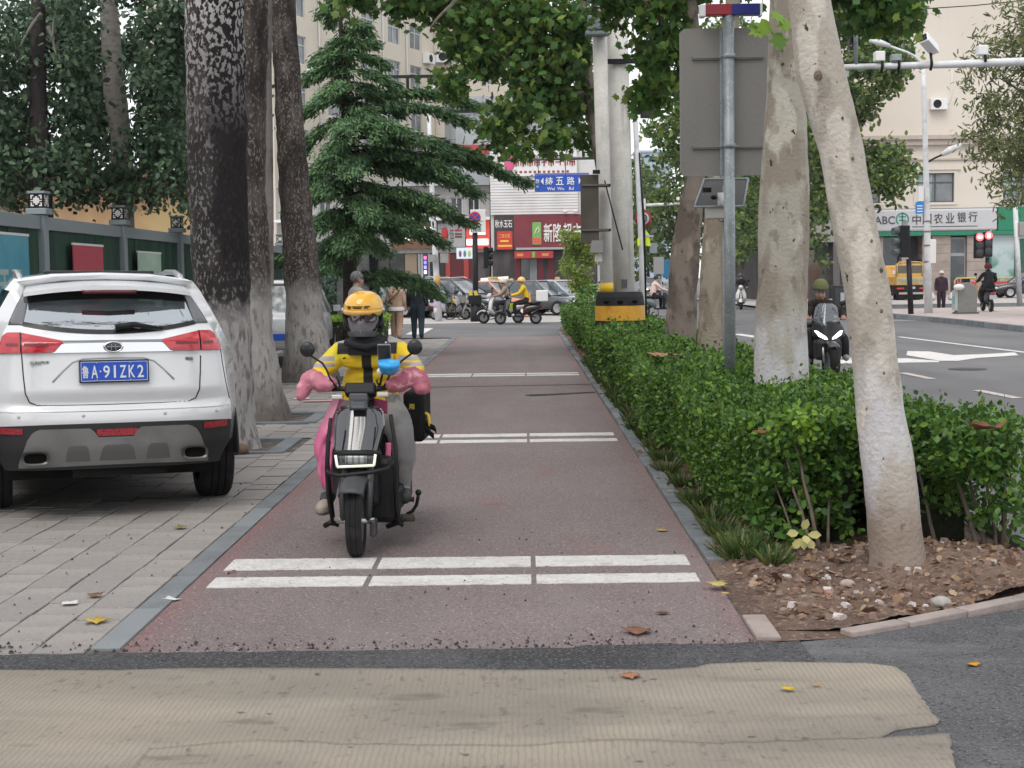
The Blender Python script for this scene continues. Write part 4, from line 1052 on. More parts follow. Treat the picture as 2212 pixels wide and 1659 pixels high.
# left fence with lamps, boards and posters
fence_grey = M('fence_grey_paint', (.22, .255, .27), .55, [dict(c=(.21, .24, .255), s=3, lo=.5, hi=.7)])
fence_green = M('fence_green_board', (.030, .070, .048), .8, [dict(c=(.020, .048, .034), k='object', lo=.2, hi=1), dict(c=(.05, .085, .06), s=20, st=(1, 4, .12), lo=.58, hi=.7)], bump=(80, .4, (1, 1, .1)))
lamp_white = M('lamp_panel_white', (.62, .62, .60), .4)
FX = -5.49
FK = 1.12
fz = lambda z: CAM_H + (z - CAM_H) * FK if z > 1 else z
fn = thing('panel_fence', 'dark green boarded fence with grey posts and small lamps behind the white car', 'fence', (FX, 0, 0))
ys = [(5.85 + 2.93 * k) * FK for k in range(12)]
bd0 = None
post0 = None
for i, y in enumerate(ys):
 if post0 is None:
  p = MB().bx(-.078, .078, -.078, .078, 0, 2.40).bx(-.118, .118, -.118, .118, 2.404, 2.475).build('post', fence_grey, fn, bevel=.008)
  lp = MB().bx(-.084, .084, -.084, .084, 2.478, 2.64).build('post_lamp', black_plastic, p)
  MB().bx(-.10, .10, -.10, .10, 2.643, 2.67).build('lamp_cap', fence_grey, p)
  for s_ in (-1, 1):
   for ax in (0, 1):
    fr = MB()
    def put(a0, a1, b0, b1):
     lo_, hi_ = min(s_ * .0845, s_ * .089), max(s_ * .0845, s_ * .089)
     if ax == 0: fr.bx(a0, a1, lo_, hi_, b0, b1)
     else: fr.bx(lo_, hi_, a0, a1, b0, b1)
    put(-.034, .034, 2.53, 2.592)
    put(-.064, -.03, 2.497, 2.513); put(.03, .064, 2.497, 2.513); put(-.064, -.03, 2.609, 2.625); put(.03, .064, 2.609, 2.625)
    put(-.064, -.048, 2.513, 2.54); put(.048, .064, 2.513, 2.54); put(-.064, -.048, 2.582, 2.609); put(.048, .064, 2.582, 2.609)
    put(-.012, .012, 2.513, 2.53); put(-.012, .012, 2.592, 2.609); put(-.064, -.034, 2.555, 2.567); put(.034, .064, 2.555, 2.567)
    fr.build('lamp_panel', lamp_white, p)
  post0 = p
 else:
  p = post0.copy(); COL.objects.link(p); p.parent = fn
  for ch in post0.children:
   c = ch.copy(); COL.objects.link(c); c.parent = p
 p.location = (0, y, 0)
 if i < len(ys) - 1:
  MB().bx(-.04, .04, y + .08, ys[i + 1] - .08, 2.235, 2.385).build('top_rail', fence_grey, fn, bevel=.006)
  MB().bx(-.03, .03, y + .08, ys[i + 1] - .08, .10, .2).build('bottom_rail', fence_grey, fn)
  nb = 16
  w = (2.93 * FK - .17) / nb
  for k in range(nb):
   if bd0 is None:
    bd0 = b = MB().box((0, 0, 0), (.022, w - .006, 2.03)).build('board', fence_green, fn)
   else:
    b = bd0.copy(); COL.objects.link(b); b.parent = fn
   b.location = (rnd.uniform(-.005, .005), y + .085 + w * (k + .5), 1.217)
def poster(y0, y1, zt, zb, mat, label, marks):
 y0, y1 = y0 * FK, y1 * FK
 zt = fz(zt)
 t = thing('poster_board', label, 'poster', (FX + .085, (y0 + y1) / 2, 0), group='posters on the fence')
 w = y1 - y0
 MB().bx(-.006, .006, -w / 2, w / 2, zb, zt).build('sheet', mat, t)
 MB().bx(-.012, .012, -w / 2 - .01, w / 2 + .01, zt + .002, zt + .03).build('hanging_bar', white_plain, t)
 for (a0, a1, b0, b1, n, m) in marks:
  a0, a1, b0, b1 = a0 * FK, a1 * FK, fz(b0), fz(b1)
  cw = (a1 - a0) / n
  for k in range(n):
   s_ = MB()
   x = a0 + cw * k
   s_.bx(.0065, .008, x + cw * .1, x + cw * .8, b1 - (b1 - b0) * .2, b1)
   s_.bx(.0065, .008, x + cw * .1, x + cw * .8, b0 + (b1 - b0) * .40, b0 + (b1 - b0) * .55)
   s_.bx(.0082, .0088, x + cw * (.3 + .1 * (k % 3)), x + cw * (.45 + .1 * (k % 3)), b0, b1)
   s_.build('print', m, t)
poster(12.75, 14.05, 2.08, .6, M('poster_blue', (.045, .26, .36), .5, [dict(c=(.10, .33, .42), s=1.6, lo=.45, hi=.65), dict(c=(.16, .30, .33), k='z', lo=1.5, hi=1.1)]), 'blue poster on the fence with three big pale characters, cut by the left edge',
  [(-.55, .48, 1.50, 1.76, 3, M('poster_pale_print', (.35, .45, .42), .6))])
poster(15.45, 16.55, 2.03, .6, M('poster_red', (.46, .045, .075), .5, var=.12, vs_=2), 'red poster on the fence above the middle of the car roof', [(-.35, .35, 1.60, 1.68, 6, M('poster_cream_print', (.6, .42, .3), .6))])
poster(18.05, 19.2, 1.99, .6, M('poster_pale_green', (.34, .47, .37), .5, [dict(c=(.48, .57, .48), s=1.5, lo=.45, hi=.6)]), 'pale green poster on the fence nearest the thick dark trunk',
  [(-.35, .35, 1.58, 1.72, 4, M('poster_brown_print', (.20, .12, .10), .6)), (-.4, .4, 1.47, 1.52, 9, MATS['poster_brown_print'])])
# buildings
def facade(parent, x0, x1, z0, z1, wins, mat, frame_m, glass_m, depth=8.0, rec=.14, wname='wall', bars=True, curtain=None, sides=True):
 """front wall (facing -y) with real openings, reveals, frames and panes"""
 xs = sorted(set([x0, x1] + [w[0] for w in wins] + [w[1] for w in wins]))
 zs = sorted(set([z0, z1] + [w[2] for w in wins] + [w[3] for w in wins]))
 wall = MB()
 for a, b in zip(xs[:-1], xs[1:]):
  for c, d in zip(zs[:-1], zs[1:]):
   mx_, mz_ = (a + b) / 2, (c + d) / 2
   if any(w[0] < mx_ < w[1] and w[2] < mz_ < w[3] for w in wins): continue
   wall.add([(a, 0, c), (b, 0, c), (b, 0, d), (a, 0, d)], [(0, 1, 2, 3)])
 for w in wins:
  a, b, c, d = w[:4]
  wall.add([(a, 0, c), (b, 0, c), (b, 0, d), (a, 0, d), (a, rec, c), (b, rec, c), (b, rec, d), (a, rec, d)], [(0, 4, 5, 1), (1, 5, 6, 2), (2, 6, 7, 3), (3, 7, 4, 0)])
 if sides:
  wall.add([(x0, 0, z0), (x0, depth, z0), (x0, depth, z1), (x0, 0, z1), (x1, 0, z0), (x1, depth, z0), (x1, depth, z1), (x1, 0, z1)], [(0, 3, 2, 1), (4, 5, 6, 7), (1, 2, 6, 5), (3, 7, 6, 2)])
 o = wall.build(wname, mat, parent)
 for w in wins:
  a, b, c, d = w[:4]
  f = MB(); t = min(.07, (b - a) * .08)
  f.bx(a, b, rec - .05, rec - .004, c, c + t); f.bx(a, b, rec - .05, rec - .004, d - t, d)
  f.bx(a, a + t, rec - .05, rec - .004, c + t, d - t); f.bx(b - t, b, rec - .05, rec - .004, c + t, d - t)
  if bars:
   f.bx((a + b) / 2 - t / 2, (a + b) / 2 + t / 2, rec - .045, rec - .006, c + t, d - t)
   if d - c > 1.2: f.bx(a + t, b - t, rec - .04, rec - .008, c + (d - c) * .66, c + (d - c) * .66 + t)
  wo = f.build('window', frame_m, parent)
  MB().add([(a, rec, c), (b, rec, c), (b, rec, d), (a, rec, d)], [(0, 1, 2, 3)]).build('pane', (w[4] if len(w) > 4 else glass_m), wo)
  if curtain and len(w) <= 5:
   MB().add([(a + t, rec - .002, c + t), (a + (b - a) * .4, rec - .002, c + t), (a + (b - a) * .42, rec - .002, d - t), (a + t, rec - .002, d - t)], [(0, 1, 2, 3)]).build('curtain', curtain, wo)
 return o
def along(pa, pb):
 """origin and z-rotation of a facade running from pa (left) to pb (right) as seen from the street"""
 d = Vector(pb[:2]) - Vector(pa[:2])
 return (pa[0], pa[1], 0), math.atan2(d.y, d.x), d.length
def acunit(parent, x, z, s=1.0, y=-.02, right=True):
 b = MB().bx(x - .42 * s, x + .42 * s, y - .34 * s, y, z, z + .56 * s).build('ac_unit', white_plain, parent, bevel=.02)
 MB().lathe([(.001, 0), (.20 * s, 0), (.21 * s, .012)], 18, Matrix.Translation((x - .1 * s, y - .345 * s, z + .28 * s)) @ Matrix.Rotation(PI / 2, 4, 'X')).build('fan_grille', black_plastic, b)
 return b
cream = M('cream_render', (.60, .545, .455), .9, [dict(c=(.54, .485, .40), s=.25, lo=.4, hi=.62), dict(c=(.47, .42, .35), s=1.4, st=(3, 3, .25), lo=.6, hi=.75, a=.6)])
win_frame = M('window_frame_white', (.5, .5, .5), .5)
win_frame_d = M('window_frame_dark', (.06, .06, .065), .5)
curtain_m = M('pale_curtain', (.32, .40, .39), .9, [dict(c=(.22, .29, .29), s=7, st=(4, 4, .1), lo=.45, hi=.6)])
glass_grey = M('grey_window_glass', (.11, .125, .135), .1, [dict(c=(.20, .22, .23), s=.7, lo=.45, hi=.65)], spec=.7)
# cream block behind the cedar (upper left)
A, B = D(600, 600, 88), D(945, 600, 107)
loc, rz, L_ = along(A, B)
bc = thing('apartment_block', 'tall cream apartment block with grey windows behind the cedar', 'building', loc, rz)
wins = []
for z in (3.5, 6.4, 9.3, 12.2, 15.1, 18.0, 20.9, 23.8):
 for f in (.14, .34, .55, .72, .87):
  wins.append((L_ * f - .85, L_ * f + .85, z, z + 1.75))
facade(bc, 0, L_, 0, 27.5, wins, cream, win_frame, glass_grey, 10, bars=True)
for f in (.25, .64, .80): MB().cyl((L_ * f, -.08, 0), (L_ * f, -.08, 27), .06, n=6).build('downpipe', win_frame, bc)
acunit(bc, L_ * .945, 17.2, 1.3); acunit(bc, L_ * .46, 11.6, 1.2); acunit(bc, L_ * .2, 14.4, 1.2)
MB().bx(-.3, L_ + .3, -.5, 10, 27.52, 27.9).build('roof', cream, bc)
A, B = D(946, 600, 107.6), D(1112, 600, 109)
loc, rz, L_ = along(A, B)
bc2 = thing('apartment_block', 'cream gable end with small openings behind the black overhead frame', 'building', loc, rz)
facade(bc2, 0, L_, 0, 20.5, [(1.2, 2.2, 13.5, 14.8), (3.5, 4.5, 9.5, 10.8), (3.5, 4.5, 16, 17.2)], cream, win_frame, glass_grey, 9)
acunit(bc2, .7, 17.5, 1.5); acunit(bc2, 2.9, 12.6, 1.2)
MB().bx(-.2, L_ + .2, -.3, 9, 20.52, 20.8).build('roof', cream, bc2)
A, B = D(1098, 600, 122), D(1190, 600, 123)
loc, rz, L_ = along(A, B)
bo = thing('orange_house', 'pale orange building partly hidden by the hanging plane leaves', 'building', loc, rz)
facade(bo, 0, L_, 0, 20, [(1, 1.9, 12, 13.4), (2.4, 3.2, 15.5, 17)], M('orange_render', (.58, .33, .18), .9, var=.12, vs_=.4), win_frame, glass_grey, 8)
MB().bx(-.2, L_ + .2, -.3, 8, 20.02, 20.3).build('roof', concrete, bo)
MB().cyl((1.2, 2, 20.32), (1.2, 2, 21.6), .6, n=14).build('water_tank', white_plain, bo)
# grey blocks of the second row, above the shops
grey_clad = M('grey_cladding', (.33, .345, .36), .6, [dict(c=(.26, .275, .29), s=.5, lo=.45, hi=.6)])
A, B = D(990, 600, 86), D(1100, 600, 86.5)
loc, rz, L_ = along(A, B)
gb = thing('grey_building', 'grey-clad block with a thin red stripe above the shops', 'building', loc, rz)
facade(gb, 0, L_, 0, 11.9, [(.3, 1.0, 6.0, 7.3), (1.3, 2.0, 6.0, 7.3), (2.3, 2.95, 6.0, 7.3)], grey_clad, win_frame_d, glass_dark, 6)
MB().bx(.1, L_ - .1, -.12, -.002, 9.0, 9.5).build('red_stripe', M('red_trim', (.45, .05, .05), .6, var=.2), gb)
MB().bx(-.3, L_ + .3, -.6, 6, 11.92, 12.3).build('roof', grey_clad, gb)
A, B = D(1150, 600, 90), D(1262, 600, 90.5)
loc, rz, L_ = along(A, B)
gb2 = thing('corrugated_shed', 'pale corrugated rooftop shed behind the white shop wall', 'building', loc, rz)
sh_m = M('pale_sheet', (.42, .44, .46), .5, var=.1)
m = MB()
for k in range(32): m.bx(0, L_, -.03 - (.03 if k % 2 else 0), 0, 8.2 + k * .11, 8.2 + (k + 1) * .11 - .004)
m.bx(0, L_, .002, 5, 0, 11.8); m.build('wall', sh_m, gb2)
MB().bx(-.2, L_ + .2, -.4, 5, 11.82, 12.0).build('roof', sh_m, gb2)
# shop row beyond the crossing
YS = 78.0
shop_red = M('shop_fascia_red', (.155, .020, .030), .55, [dict(c=(.19, .03, .04), s=.8, lo=.45, hi=.65)])
shop_dark = M('shop_interior_dark', (.030, .026, .028), .6, [dict(c=(.075, .06, .06), s=1.2, st=(1, 1, .4), lo=.5, hi=.62)])
letter_white = M('letter_white', (.72, .71, .70), .5)
letter_lit = M('letter_lit', (.8, .8, .8), .4, emit=((1, 1, 1), .9))
white_sheet = M('white_cladding', (.60, .59, .58), .5, [dict(c=(.52, .51, .50), s=.6, lo=.45, hi=.6)])
def spx(x): return (x - 1127.5) / FPX * YS
def spz(y, x=1127): return D(x, y, YS).z
sm_ = thing('supermarket', 'red-fronted supermarket with white corrugated upper wall', 'building', (0, YS, 0))
x0, x1 = spx(1062), spx(1300)
zf0, zf1 = 3.1, 4.95
MB().bx(x0, x1, .1, 7, 0, 8.6).build('wall', white_sheet, sm_)
xw1 = spx(1250)
top_l, top_r = 9.05, 8.45
n = 24
for k in range(n):
 z0_ = 5.0 + k * .15; z1_ = z0_ + .146
 if z0_ > 8.5: break
 MB().add([(x0, -.05, z0_), (xw1, -.05, z0_), (xw1, -.02, z1_), (x0, -.02, z1_), (x0, .09, z0_), (xw1, .09, z0_), (xw1, .09, z1_), (x0, .09, z1_)],
    [(0, 1, 2, 3), (4, 7, 6, 5), (0, 4, 5, 1), (3, 2, 6, 7), (0, 3, 7, 4), (1, 5, 6, 2)]).build('cladding_strip', white_sheet, sm_)
MB().bx(spx(1112), spx(1290), -.35, .09, zf0 + .1, zf1).build('fascia', shop_red, sm_)
xs4 = [1184.5, 1205, 1226, 1247]
for ch, xx in zip('新隆超市', xs4):
 lettering(ch, .47, 1.0, letter_white, sm_, (spx(xx), -.375, 3.98), extrude=.02, bold=.012, name='character')
lg = MB().bx(spx(1151), spx(1170), -.40, -.352, 3.35, 4.55).build('logo_board', M('logo_green', (.16, .38, .09), .5), sm_)
MB().bx(spx(1152), spx(1169), -.408, -.402, 3.4, 3.72).build('logo_red', M('logo_red', (.6, .10, .07), .5), lg)
MB().tube([(spx(1155), -.406, 3.85), (spx(1159), -.406, 4.15), (spx(1164), -.406, 4.3), (spx(1166), -.406, 4.1), (spx(1161), -.406, 3.95)], .03, 6).build('logo_mark', letter_white, lg)
MB().bx(spx(1115), spx(1290), -.42, -.352, zf0 - .02, zf0 + .098).build('fascia_trim', grey_clad, sm_)
# vertical black and red signboard on the corner
vb = MB().bx(spx(1069), spx(1110), -.30, .09, 3.1, 4.95).build('signboard', M('sign_black', (.035, .028, .03), .5), sm_)
MB().bx(spx(1075), spx(1108), -.312, -.302, 3.12, 4.1).build('red_sheet', M('sign_red', (.50, .035, .03), .5), vb)
lettering('秋水玉石', .92, .42, letter_white, vb, (spx(1089.5), -.312, 4.5), extrude=.004, bold=.01)
yel = M('letter_yellow', (.75, .48, .06), .5)
lettering('二楼出租', .62, .22, yel, vb, (spx(1091), -.318, 3.85), extrude=.002)
MB().bx(spx(1082), spx(1100), -.318, -.313, 3.52, 3.62).build('print', yel, vb)
MB().bx(spx(1077), spx(1107), -.318, -.313, 3.26, 3.36).build('print', yel, vb)
# red entrance with its small awning sign, doors and pillars
MB().bx(spx(1112), spx(1195), -.5, -.36, 2.62, 3.0).build('door_fascia', M('awning_red', (.40, .03, .035), .5, var=.15), sm_)
for xx in (1124, 1178): MB().bx(spx(xx - 7), spx(xx + 7), -.51, -.502, 2.74, 2.88).build('print', M('letter_gold', (.55, .25, .08), .5), sm_)
MB().bx(spx(1150), spx(1156), -.51, -.502, 2.66, 2.97).build('small_logo', MATS['logo_green'], sm_)
MB().bx(spx(1064), spx(1112), -.05, .095, 0, 3.08).build('shop_window', shop_dark, sm_)
dk = MB().bx(spx(1113), spx(1290), -.02, .095, 0, 3.08).build('shop_window', shop_dark, sm_)
for (a, b, mm) in ((1113, 1124, M('door_dark_red', (.11, .010, .018), .4)), (1162, 1174, MATS['door_dark_red']), (1184, 1196, MATS['door_dark_red']), (1126, 1143, glass_dark), (1144, 1160, glass_grey)):
 MB().bx(spx(a), spx(b), -.08, -.022, 0, 2.58).build('door_panel', mm, sm_)
MB().bx(spx(1198), spx(1208), -.9, -.6, .0, 1.6).build('gold_board', M('gold_board', (.55, .38, .10), .5), sm_)
# big sign of red characters on the white wall
hs = MB().bx(spx(1090), spx(1248), -.14, -.06, 7.05, 8.35).build('wall_sign', white_plain, sm_)
red_ch = M('sign_char_red', (.30, .05, .06), .5)
r_ = random.Random(4)
for k in range(9):
 x = spx(1118 + k * 15)
 c = MB()
 for (a, b, c0, c1) in ((-.15, .15, .40, .47), (-.15, .15, .2, .26), (-.04, .04, 0, .55), (-.15, -.09, .05, .5), (.09, .15, .05, .5)):
  if r_.random() < .85: c.bx(x + a, x + b, -.165, -.142, 7.55 + c0, 7.55 + c1)
 c.build('character', red_ch, hs)
for k in range(12):
 x = spx(1118 + k * 10); MB().bx(x - .07, x + .07, -.15, -.142, 7.2, 7.32).build('print', red_ch, hs)
pk = MB().ball((spx(1104), -.16, 7.8), (.30, .03, .48), 12, 8).build('pink_emblem', M('emblem_pink', (.62, .10, .24), .5), hs)
MB().tube([(spx(1101), -.18, 8.2), (spx(1102), -.18, 8.5), (spx(1106), -.18, 8.7)], .035, 6).build('emblem_tip', MATS['emblem_pink'], hs)
for xx in (1222, 1244):
 MB().lathe([(.001, .0), (.10, .0), (.14, .14), (.12, .15)], 10, Matrix.Translation((spx(xx), -.55, 5.02))).build('gooseneck_lamp', white_plain, sm_)
# left part of the shop row
ls = thing('shop_row', 'row of small shops with lit signs left of the supermarket', 'building', (0, YS + .6, 0))
xl0, xl1 = spx(600), spx(1060)
wins = [(spx(x), spx(x + 26), 5.0, 6.0) for x in (640, 690, 740, 790, 840, 890, 940, 975, 1012)]
facade(ls, xl0, xl1, 3.0, 6.6, wins, M('shop_upper_wall', (.36, .35, .34), .8, var=.15), win_frame, glass_dark, 7)
MB().bx(xl0, xl1, .3, 7, 0, 2.99).build('shop_backing', shop_dark, ls)
MB().bx(xl0 - .2, xl1, -.6, .2, 4.75, 4.9).build('canopy', white_plain, ls)
MB().bx(xl0, xl1, -.5, 7, 6.62, 6.85).build('roof', grey_clad, ls)
brown = M('sign_brown', (.15, .068, .035), .6, [dict(c=(.10, .045, .024), s=4, st=(1, 1, 8), lo=.45, hi=.6)])
s1 = MB().bx(spx(846), spx(945), -.25, -.002, 3.25, 4.62).build('signboard', brown, ls)
r_ = random.Random(9)
for k in range(5):
 x = spx(868 + k * 16)
 c = MB()
 for q in range(5):
  a = r_.uniform(-.17, .17); z = r_.uniform(3.75, 4.4)
  c.tube([(x + a - .12, -.27, z), (x + a + .12, -.27, z + r_.uniform(-.12, .12))], .045, 5)
 c.tube([(x, -.27, 3.7), (x + .05, -.27, 4.45)], .05, 5)
 c.build('character', letter_lit, s1)
s2 = MB().bx(spx(947), spx(1006), -.25, -.002, 3.3, 4.55).build('signboard', M('sign_grey', (.33, .33, .34), .6, var=.08), ls)
MB().ball((spx(962), -.28, 3.98), (.19, .03, .42), 10, 8).build('leaf_emblem', M('emblem_red', (.42, .02, .03), .4), s2)
lettering('伍', .26, .55, M('sign_char_brown', (.10, .05, .04), .5), s2, (spx(977), -.262, 4.0), extrude=.01)
for (z, m) in ((4.15, MATS['emblem_red']), (3.95, MATS['sign_char_brown']), (3.8, MATS['sign_char_brown'])): MB().bx(spx(984), spx(999), -.265, -.252, z, z + .1).build('print', m, s2)
s3 = MB().bx(spx(1008), spx(1059), -.28, -.002, 3.2, 4.85).build('signboard', M('sign_lit_red', (.55, .06, .04), .5, emit=((.9, .1, .05), .15)), ls)
for (a, b, z0_, z1_) in ((1014, 1050, 4.35, 4.7), (1016, 1050, 3.95, 4.25), (1009, 1056, 3.38, 3.72)):
 MB().bx(spx(a), spx(b), -.33, -.282, z0_, z1_).build('light_panel', letter_lit, s3, bevel=.08)
for (a, b, m) in ((842, 872, glass_dark), (874, 900, M('beige_shutter', (.24, .19, .135), .7, bump=(20, .5, (.1, .1, 1)))), (902, 908, grey_clad), (909, 928, M('white_shopfront', (.46, .45, .44), .6, var=.1)),
     (930, 948, shop_dark), (962, 972, M('red_pillar', (.30, .035, .03), .5)), (973, 1000, M('red_shop_glass', (.085, .014, .018), .3)), (1001, 1012, MATS['red_pillar']), (1013, 1030, MATS['red_shop_glass']), (1031, 1058, shop_dark), (700, 760, shop_dark), (762, 800, glass_dark), (802, 840, shop_dark)):
 MB().bx(spx(a), spx(b), .05, .29, 0, 2.97).build('shopfront_panel', m, ls)
lb = MB().bx(spx(914), spx(924), -.4, -.1, 1.75, 2.95).build('led_sign', M('led_back', (.02, .02, .06), .5), ls)
for k, c in enumerate(((.8, .1, .3), (.2, .15, .9), (.25, .2, 1.0), (.7, .7, 1.0))):
 MB().bx(spx(916), spx(922), -.41, -.402, 2.65 - k * .26, 2.83 - k * .26).build('led_character', M('led_%d' % k, c, .5, emit=(c, 1.2)), lb)
# stone pillar and a dark panel painted as its shaded side, left of the crossing
sp_ = thing('stone_pillar', 'grey stone gate pillar behind the grey-haired man', 'pillar', D(762, 690, 36.6) * Vector((1, 1, 0)) if False else (D(762, 690, 36.6).x, 36.6, 0))
st_g = M('pillar_stone', (.135, .135, .14), .85, [dict(c=(.10, .10, .105), s=3, lo=.45, hi=.6), dict(c=(.22, .09, .09), s=1.3, lo=.60, hi=.72, a=.5)], bump=(30, .3))
for k in range(7):
 MB().bx(-.39, .39, 0, .6, k * .4, k * .4 + .393).build('stone_block', st_g, sp_, bevel=.008)
MB().bx(-.46, .46, -.07, .67, 2.803, 2.93).build('cap_stone', st_g, sp_, bevel=.01)
dw = thing('pillar_shade_side', 'dark panel standing in for the shaded right side of the stone pillar', 'wall', (D(806, 690, 37.4).x, 37.4, 0))
MB().bx(-.12, .16, 0, .3, 0, 2.6).build('shade_panel', M('pillar_side_shade', (.025, .027, .033), .7, var=.3), dw)
yw = thing('ochre_house', 'ochre house showing in the gaps of the ivy behind the fence', 'building', (D(-260, 600, 33).x, 33, 0))
och = M('ochre_render', (.50, .37, .19), .9, [dict(c=(.42, .27, .16), s=.8, lo=.45, hi=.6)])
facade(yw, 0, 7.3, 0, 3.9, [(1.6, 2.6, 1.2, 2.6), (4.2, 5.2, 1.2, 2.6)], och, win_frame, glass_dark, 6)
MB().bx(-.3, 7.5, -.4, 6, 3.92, 4.15).build('roof', M('ochre_roof', (.25, .13, .10), .8, var=.2), yw)
# bank on the right
YB = 92.0
def bpx(x): return D(x, 600, YB).x
def bpz(y, x): return D(x, y, YB).z
bank = thing('bank_building', 'cream bank building with a white and green sign on the far right corner', 'building', (0, YB, 0))
bcream = M('bank_render', (.64, .585, .515), .9, [dict(c=(.60, .54, .47), s=.2, lo=.4, hi=.62), dict(c=(.50, .43, .36), s=1.2, st=(3, 3, .2), lo=.62, hi=.78, a=.5)])
bx0, bx1 = bpx(1815), bpx(2420)
zs0, zs1 = bpz(503, 2020), bpz(450, 2020)
wz0, wz1 = bpz(437, 2018), bpz(374, 2018)
wl = [(bpx(1980), bpx(2059), wz0, wz1), (bpx(1862), bpx(1900), wz0, wz1), (bpx(2164), bpx(2235), wz0, wz1), (bpx(2300), bpx(2375), wz0, wz1)]
facade(bank, bx0, bx1, zs1, 21.5, wl, bcream, win_frame_d, glass_grey, 12, curtain=curtain_m)
for w in wl:
 m = MB(); a, b, c, d = w
 m.bx(a - .22, a - .003, -.06, -.002, c - .16, d + .2); m.bx(b + .003, b + .22, -.06, -.002, c - .16, d + .2); m.bx(a - .001, b + .001, -.06, -.002, d + .003, d + .2)
 m.bx(a - .4, b + .4, -.14, -.062, d + .203, d + .34); m.bx(a - .001, b + .001, -.08, -.002, c - .16, c - .003)
 m.build('window_surround', bcream, bank)
zc = bpz(302, 1985)
m = MB(); m.bx(bx0, bx1, -.45, -.003, zc, zc + .25); m.bx(bx0, bx1, -.3, -.003, zc - .35, zc - .003); m.bx(bx0, bx1, -.12, -.003, zc - 1.3, zc - 1.2)
m.build('cornice', M('cornice_stone', (.47, .41, .36), .9, var=.1), bank)
MB().bx(bx0 - .3, bx1 + .3, -.5, 12, 21.52, 22.0).build('roof', bcream, bank)
acunit(bank, bpx(2022), bpz(238, 2022), 1.25)
MB().tube([(bpx(2034), -.06, bpz(228, 2030)), (bpx(2046), -.06, bpz(222, 2046)), (bpx(2052), -.06, bpz(200, 2052)), (bpx(2052), -.06, bpz(150, 2052))], .03, 6).build('ac_pipe', white_plain, bank)
# sign band
gr = M('bank_green', (.010, .20, .105), .5, var=.1)
sb = MB().bx(bpx(1870), bpx(2148), -.5, -.05, zs0 + .1, zs1 - .05).build('sign_board', M('bank_sign_white', (.50, .50, .52), .45, var=.06), bank, bevel=.12)
MB().bx(bx0, bpx(2260), -.46, -.06, zs0 - .18, zs0 + .085).build('green_trim', gr, bank)
MB().bx(bpx(2150), bpx(2260), -.48, -.05, zs0 + .1, zs1 + .02).build('green_board', gr, bank)
dark_l = M('letter_dark', (.05, .05, .055), .5)
zm = (zs0 + zs1) / 2 + .1
for ch, xx in zip('中国农业银行', (1974.5, 1997, 2021, 2046, 2071, 2095)):
 lettering(ch, .55, .64, dark_l, sb, (bpx(xx), -.515, zm + .02 + (xx - 2030) * .0012), extrude=.01, bold=.008, name='character')
MB().bx(bpx(1965), bpx(2105), -.512, -.503, zm - .52, zm - .47).build('underline', dark_l, sb)
lettering('ABC', 1.3, .5, dark_l, sb, (bpx(1906), -.515, zm - .05), extrude=.01, bold=.01)
em = MB(); em.lathe([(.42, -.01), (.42, .01), (.34, .01), (.34, -.01)], 24, Matrix.Translation((bpx(1944), -.515, zm)) @ Matrix.Rotation(PI / 2, 4, 'X'), a0=R(-50), a1=R(230))
em.bx(bpx(1944) - .04, bpx(1944) + .04, -.525, -.505, zm - .42, zm + .42); em.bx(bpx(1944) - .22, bpx(1944) + .22, -.525, -.506, zm - .1, zm - .03); em.bx(bpx(1944) - .22, bpx(1944) + .22, -.525, -.506, zm + .12, zm + .19)
em.build('emblem', M('emblem_green', (.02, .24, .15), .5), sb)
# ground floor
stone_p = M('bank_pilaster', (.36, .305, .265), .8, [dict(c=(.30, .25, .22), s=2, lo=.42, hi=.62)])
MB().bx(bx0, bx1, .9, 12, 0, zs1 - .01).build('ground_floor_core', shop_dark, bank)
for (a, b) in ((2010, 2050), (2086, 2125), (1990, 2004), (1945, 1960), (1888, 1905)):
 for k in range(7):
  zz0 = k * (zs0 - .2) / 7
  MB().bx(bpx(a), bpx(b), -.25, .85, zz0 + .003, (k + 1) * (zs0 - .2) / 7 - .012).build('pilaster_block', stone_p, bank)
MB().bx(bpx(1990), bpx(2012), -.02, .85, .2, bpz(560, 2000)).build('green_door', gr, bank)
fr = MB().bx(bpx(2051), bpx(2085), .0, .4, 0, zs0 - .3).build('bank_door', M('door_frame_grey', (.30, .31, .32), .5), bank)
MB().bx(bpx(2053.5), bpx(2082.5), -.02, -.002, .1, bpz(553, 2068)).build('pane', glass_dark, fr)
MB().bx(bpx(2053.5), bpx(2082.5), -.02, -.002, bpz(546, 2068), bpz(517, 2068)).build('pane', glass_dark, fr)
MB().bx(bpx(1905), bpx(1944), .3, .85, .2, zs0 - .25).build('bank_window', glass_dark, bank)
po = MB().bx(bpx(2127), bpx(2215), -.05, .8, .5, zs0 - .2).build('poster_window', M('poster_window_scene', (.36, .45, .46), .25, [dict(c=(.10, .24, .17), s=.8, lo=.42, hi=.52), dict(c=(.48, .56, .58), k='z', lo=2.0, hi=3.2), dict(c=(.03, .16, .10), s=.45, st=(1, 1, .3), lo=.56, hi=.6)]), bank)
MB().bx(bpx(2190), bpx(2213), -.12, -.052, .6, 3.6).build('green_figure_panel', M('panel_deep_green', (.02, .11, .07), .4, var=.3), po)
MB().bx(bpx(2216), bpx(2420), -.05, .8, 0, zs0 - .2).build('shop_window', glass_dark, bank)
